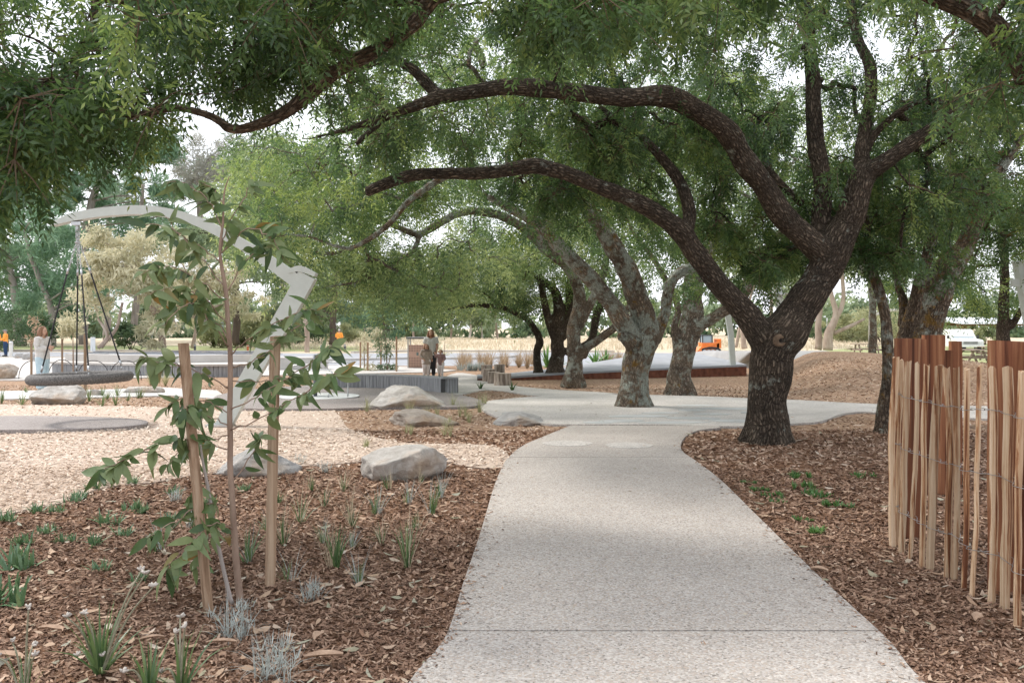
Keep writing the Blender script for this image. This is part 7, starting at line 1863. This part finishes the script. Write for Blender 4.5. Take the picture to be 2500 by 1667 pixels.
brown, pale, litter = [], [], []
for D0, D1, n, L, W in ((2.9, 4.6, 46000, .03, .0095), (4.6, 6.5, 52000, .034, .0115), (6.5, 9, 42000, .042, .015), (9, 12.3, 28000, .055, .019), (12.3, 26, 42000, .06, .022)):
    x, y = scatter(n, D0, D1)
    jx, jy = x + RNG.normal(0, .1, n), y + RNG.normal(0, .22, n)
    onp = in_poly(x, y, PATHP) | in_poly(x, y, PLAZA) | in_poly(x, y, SPINPAD) | in_poly(x, y, SIDE)
    soft = in_poly(jx, jy, SOFT)
    k = (~onp)
    x, y, soft = x[k], y[k], soft[k]
    bmp = near_bump(x, y, .025) if D1 <= 12.4 else np.zeros(len(x))
    z = gz(x, y) + np.where(soft & in_poly(x, y, SOFT), .024, .004) + bmp
    tone = np.clip(RNG.beta(2.6, 3.3, len(x)), 0, 1)
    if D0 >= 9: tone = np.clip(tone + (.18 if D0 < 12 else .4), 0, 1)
    if D1 < 13:   # some mulch kicked over the path edges
        ex, ey = scatter(int(n * .8), D0, D1); inp = in_poly(ex, ey, PATHP)
        sd_ = RNG.exponential(.045, len(ex)); near = inp & (~in_poly(ex - sd_, ey, PATHP) | ~in_poly(ex + sd_, ey, PATHP)); near &= RNG.random(len(ex)) < .45
        ex, ey = ex[near], ey[near]; brown.append(chips(ex, ey, gz(ex, ey) + .037, L * .8, W * .8, np.clip(RNG.beta(2, 2.6, len(ex)), 0, 1), .12, .005))
    brown.append(chips(x[~soft], y[~soft], z[~soft], L, W, tone[~soft])); pale.append(chips(x[soft], y[soft], z[soft], L * .75, W * .95, tone[soft], .25))
def stuffobj(name, lst, m_, label, cat):
    V = np.concatenate([v for v, t in lst]); T = np.concatenate([t for v, t in lst])
    o = obj(name, mesh_np(name, V, np.arange(len(V)).reshape(-1, 4), {'tone': T}), m_); tag(o, label, cat, kind='stuff'); return o
CHIPB = mat_tone('bark_chip', [(0.0, (.055, .032, .023)), (.3, (.165, .096, .064)), (.55, (.28, .175, .12)), (.8, (.41, .285, .205)), (1.0, (.55, .43, .34))], .9, 60)
CHIPP = mat_tone('pale_chip', [(0.0, (.27, .18, .12)), (.3, (.47, .35, .26)), (.6, (.62, .5, .4)), (1.0, (.76, .66, .56))], .9, 60)
stuffobj('bark_mulch', brown, CHIPB, 'loose brown bark mulch covering the garden beds', 'mulch')
stuffobj('wood_chips', pale, CHIPP, 'loose pale wood chips covering the play area floor', 'wood chips')
# fallen leaves: curved blades
def fallen(n, D0, D1, Lm, region):
    x, y = scatter(n, D0, D1)
    onp = in_poly(x, y, PATHP); soft = in_poly(x, y, SOFT); pz = in_poly(x, y, PLAZA)
    k = region(onp, soft, pz, x, y); x, y, onp, pz = x[k], y[k], onp[k], pz[k]; n = len(x)
    z = gz(x, y) + np.where(onp | pz, .04, .014 + near_bump(x, y)) + RNG.uniform(.0, .012, n)
    a = RNG.uniform(0, 2 * math.pi, n); L = Lm * RNG.uniform(.5, 1.4, n); W = L * RNG.uniform(.2, .42, n); curl = RNG.uniform(-.1, .35, n) * L; bend = RNG.normal(0, .25, n)
    d = np.stack([np.cos(a), np.sin(a), RNG.normal(0, .12, n)], 1); s = np.stack([-np.sin(a), np.cos(a), RNG.normal(0, .3, n)], 1)
    c = np.stack([x, y, z], 1); rows = []
    for t, w in ((0, .04), (.3, .85), (.65, .8), (1, .04)):
        m = c + d * (L * (t - .5))[:, None] + s * (bend * L * (t - .5) ** 2)[:, None]; m[:, 2] += curl * (2 * t - 1) ** 2 * .5
        rows.append((m - s * (W * w / 2)[:, None], m + s * (W * w / 2)[:, None]))
    V = np.concatenate([np.stack([rows[i][0], rows[i][1], rows[i + 1][1], rows[i + 1][0]], 1) for i in range(3)], 0).reshape(-1, 3)
    tone = RNG.uniform(0, 1, n); return V, np.repeat(np.tile(tone, 3), 4)
LITM = mat_tone('fallen_leaf', [(0.0, (.2, .11, .07)), (.2, (.36, .24, .16)), (.5, (.42, .3, .21)), (.72, (.46, .36, .28)), (.84, (.25, .24, .16)), (.92, (.34, .33, .26)), (1.0, (.52, .43, .35))], .75, 40, .2)
lit = [fallen(1050, 2.9, 5.2, .07, lambda o, s, p, x, y: (~o) & (~s)), fallen(950, 5.2, 8, .075, lambda o, s, p, x, y: (~o) & (~s)), fallen(900, 8, 12, .09, lambda o, s, p, x, y: (~o) & (~s) & (~p)),
       fallen(500, 5, 12, .06, lambda o, s, p, x, y: s), fallen(420, 3, 12, .032, lambda o, s, p, x, y: o), fallen(400, 11, 17, .05, lambda o, s, p, x, y: p)]
stuffobj('leaf_litter', lit, LITM, 'dry fallen leaves scattered over the mulch and path', 'leaf litter')
# strips of shed bark and a few bigger leaves that can be told apart
for i, (px, py, L, W, rz, lab) in enumerate([(790, 1610, .17, .05, .2, 'curled grey brown bark strip near the bottom edge of the bed'), (122, 1543, .13, .045, -.1, 'tan bark strip in the lower left bed'), (540, 1575, .14, .035, .1, 'tan bark strip below the sapling'), (370, 1565, .11, .03, .4, 'orange brown curled leaf right of the strap leaved plant'), (15, 1610, .15, .05, -.1, 'tan bark strip at the lower left picture corner'), (778, 1560, .07, .05, 1.2, 'rounded yellow leaf right of the silvery bush'), (2392, 1515, .09, .06, .6, 'pale rounded leaf in front of the paling fence'), (2000, 1397, .1, .05, -.6, 'pale tan bark flake beside the path in the right bed')]):
    c = G(px, py, .035); n = 8; mb = MB()
    for j in range(n + 1):
        s = j / n - .5; w = W * (1 - (abs(s) * 2) ** 3 * .6) * R.uniform(.85, 1.1)
        for k in range(5):
            u = k / 4 - .5
            mb.v.append((c.x + math.cos(rz) * s * L - math.sin(rz) * u * w, c.y + math.sin(rz) * s * L + math.cos(rz) * u * w, c.z + .02 + (u * u) * .06 * (W / .05) - s * s * .04))
    for j in range(n):
        for k in range(4): a = j * 5 + k; mb.f.append((a, a + 5, a + 6, a + 1))
    o = obj('bark_strip', mb, mat('shed_bark_%d' % i, [(.3, (.3, .2, .14)), (.7, (.5, .36, .26))], scale=20, rough=.9), smooth=True); o.data.transform(Matrix.Translation(-c)); o.location = c
    tag(o, lab, 'bark' if 'bark' in lab else 'leaf', 'larger fallen pieces')
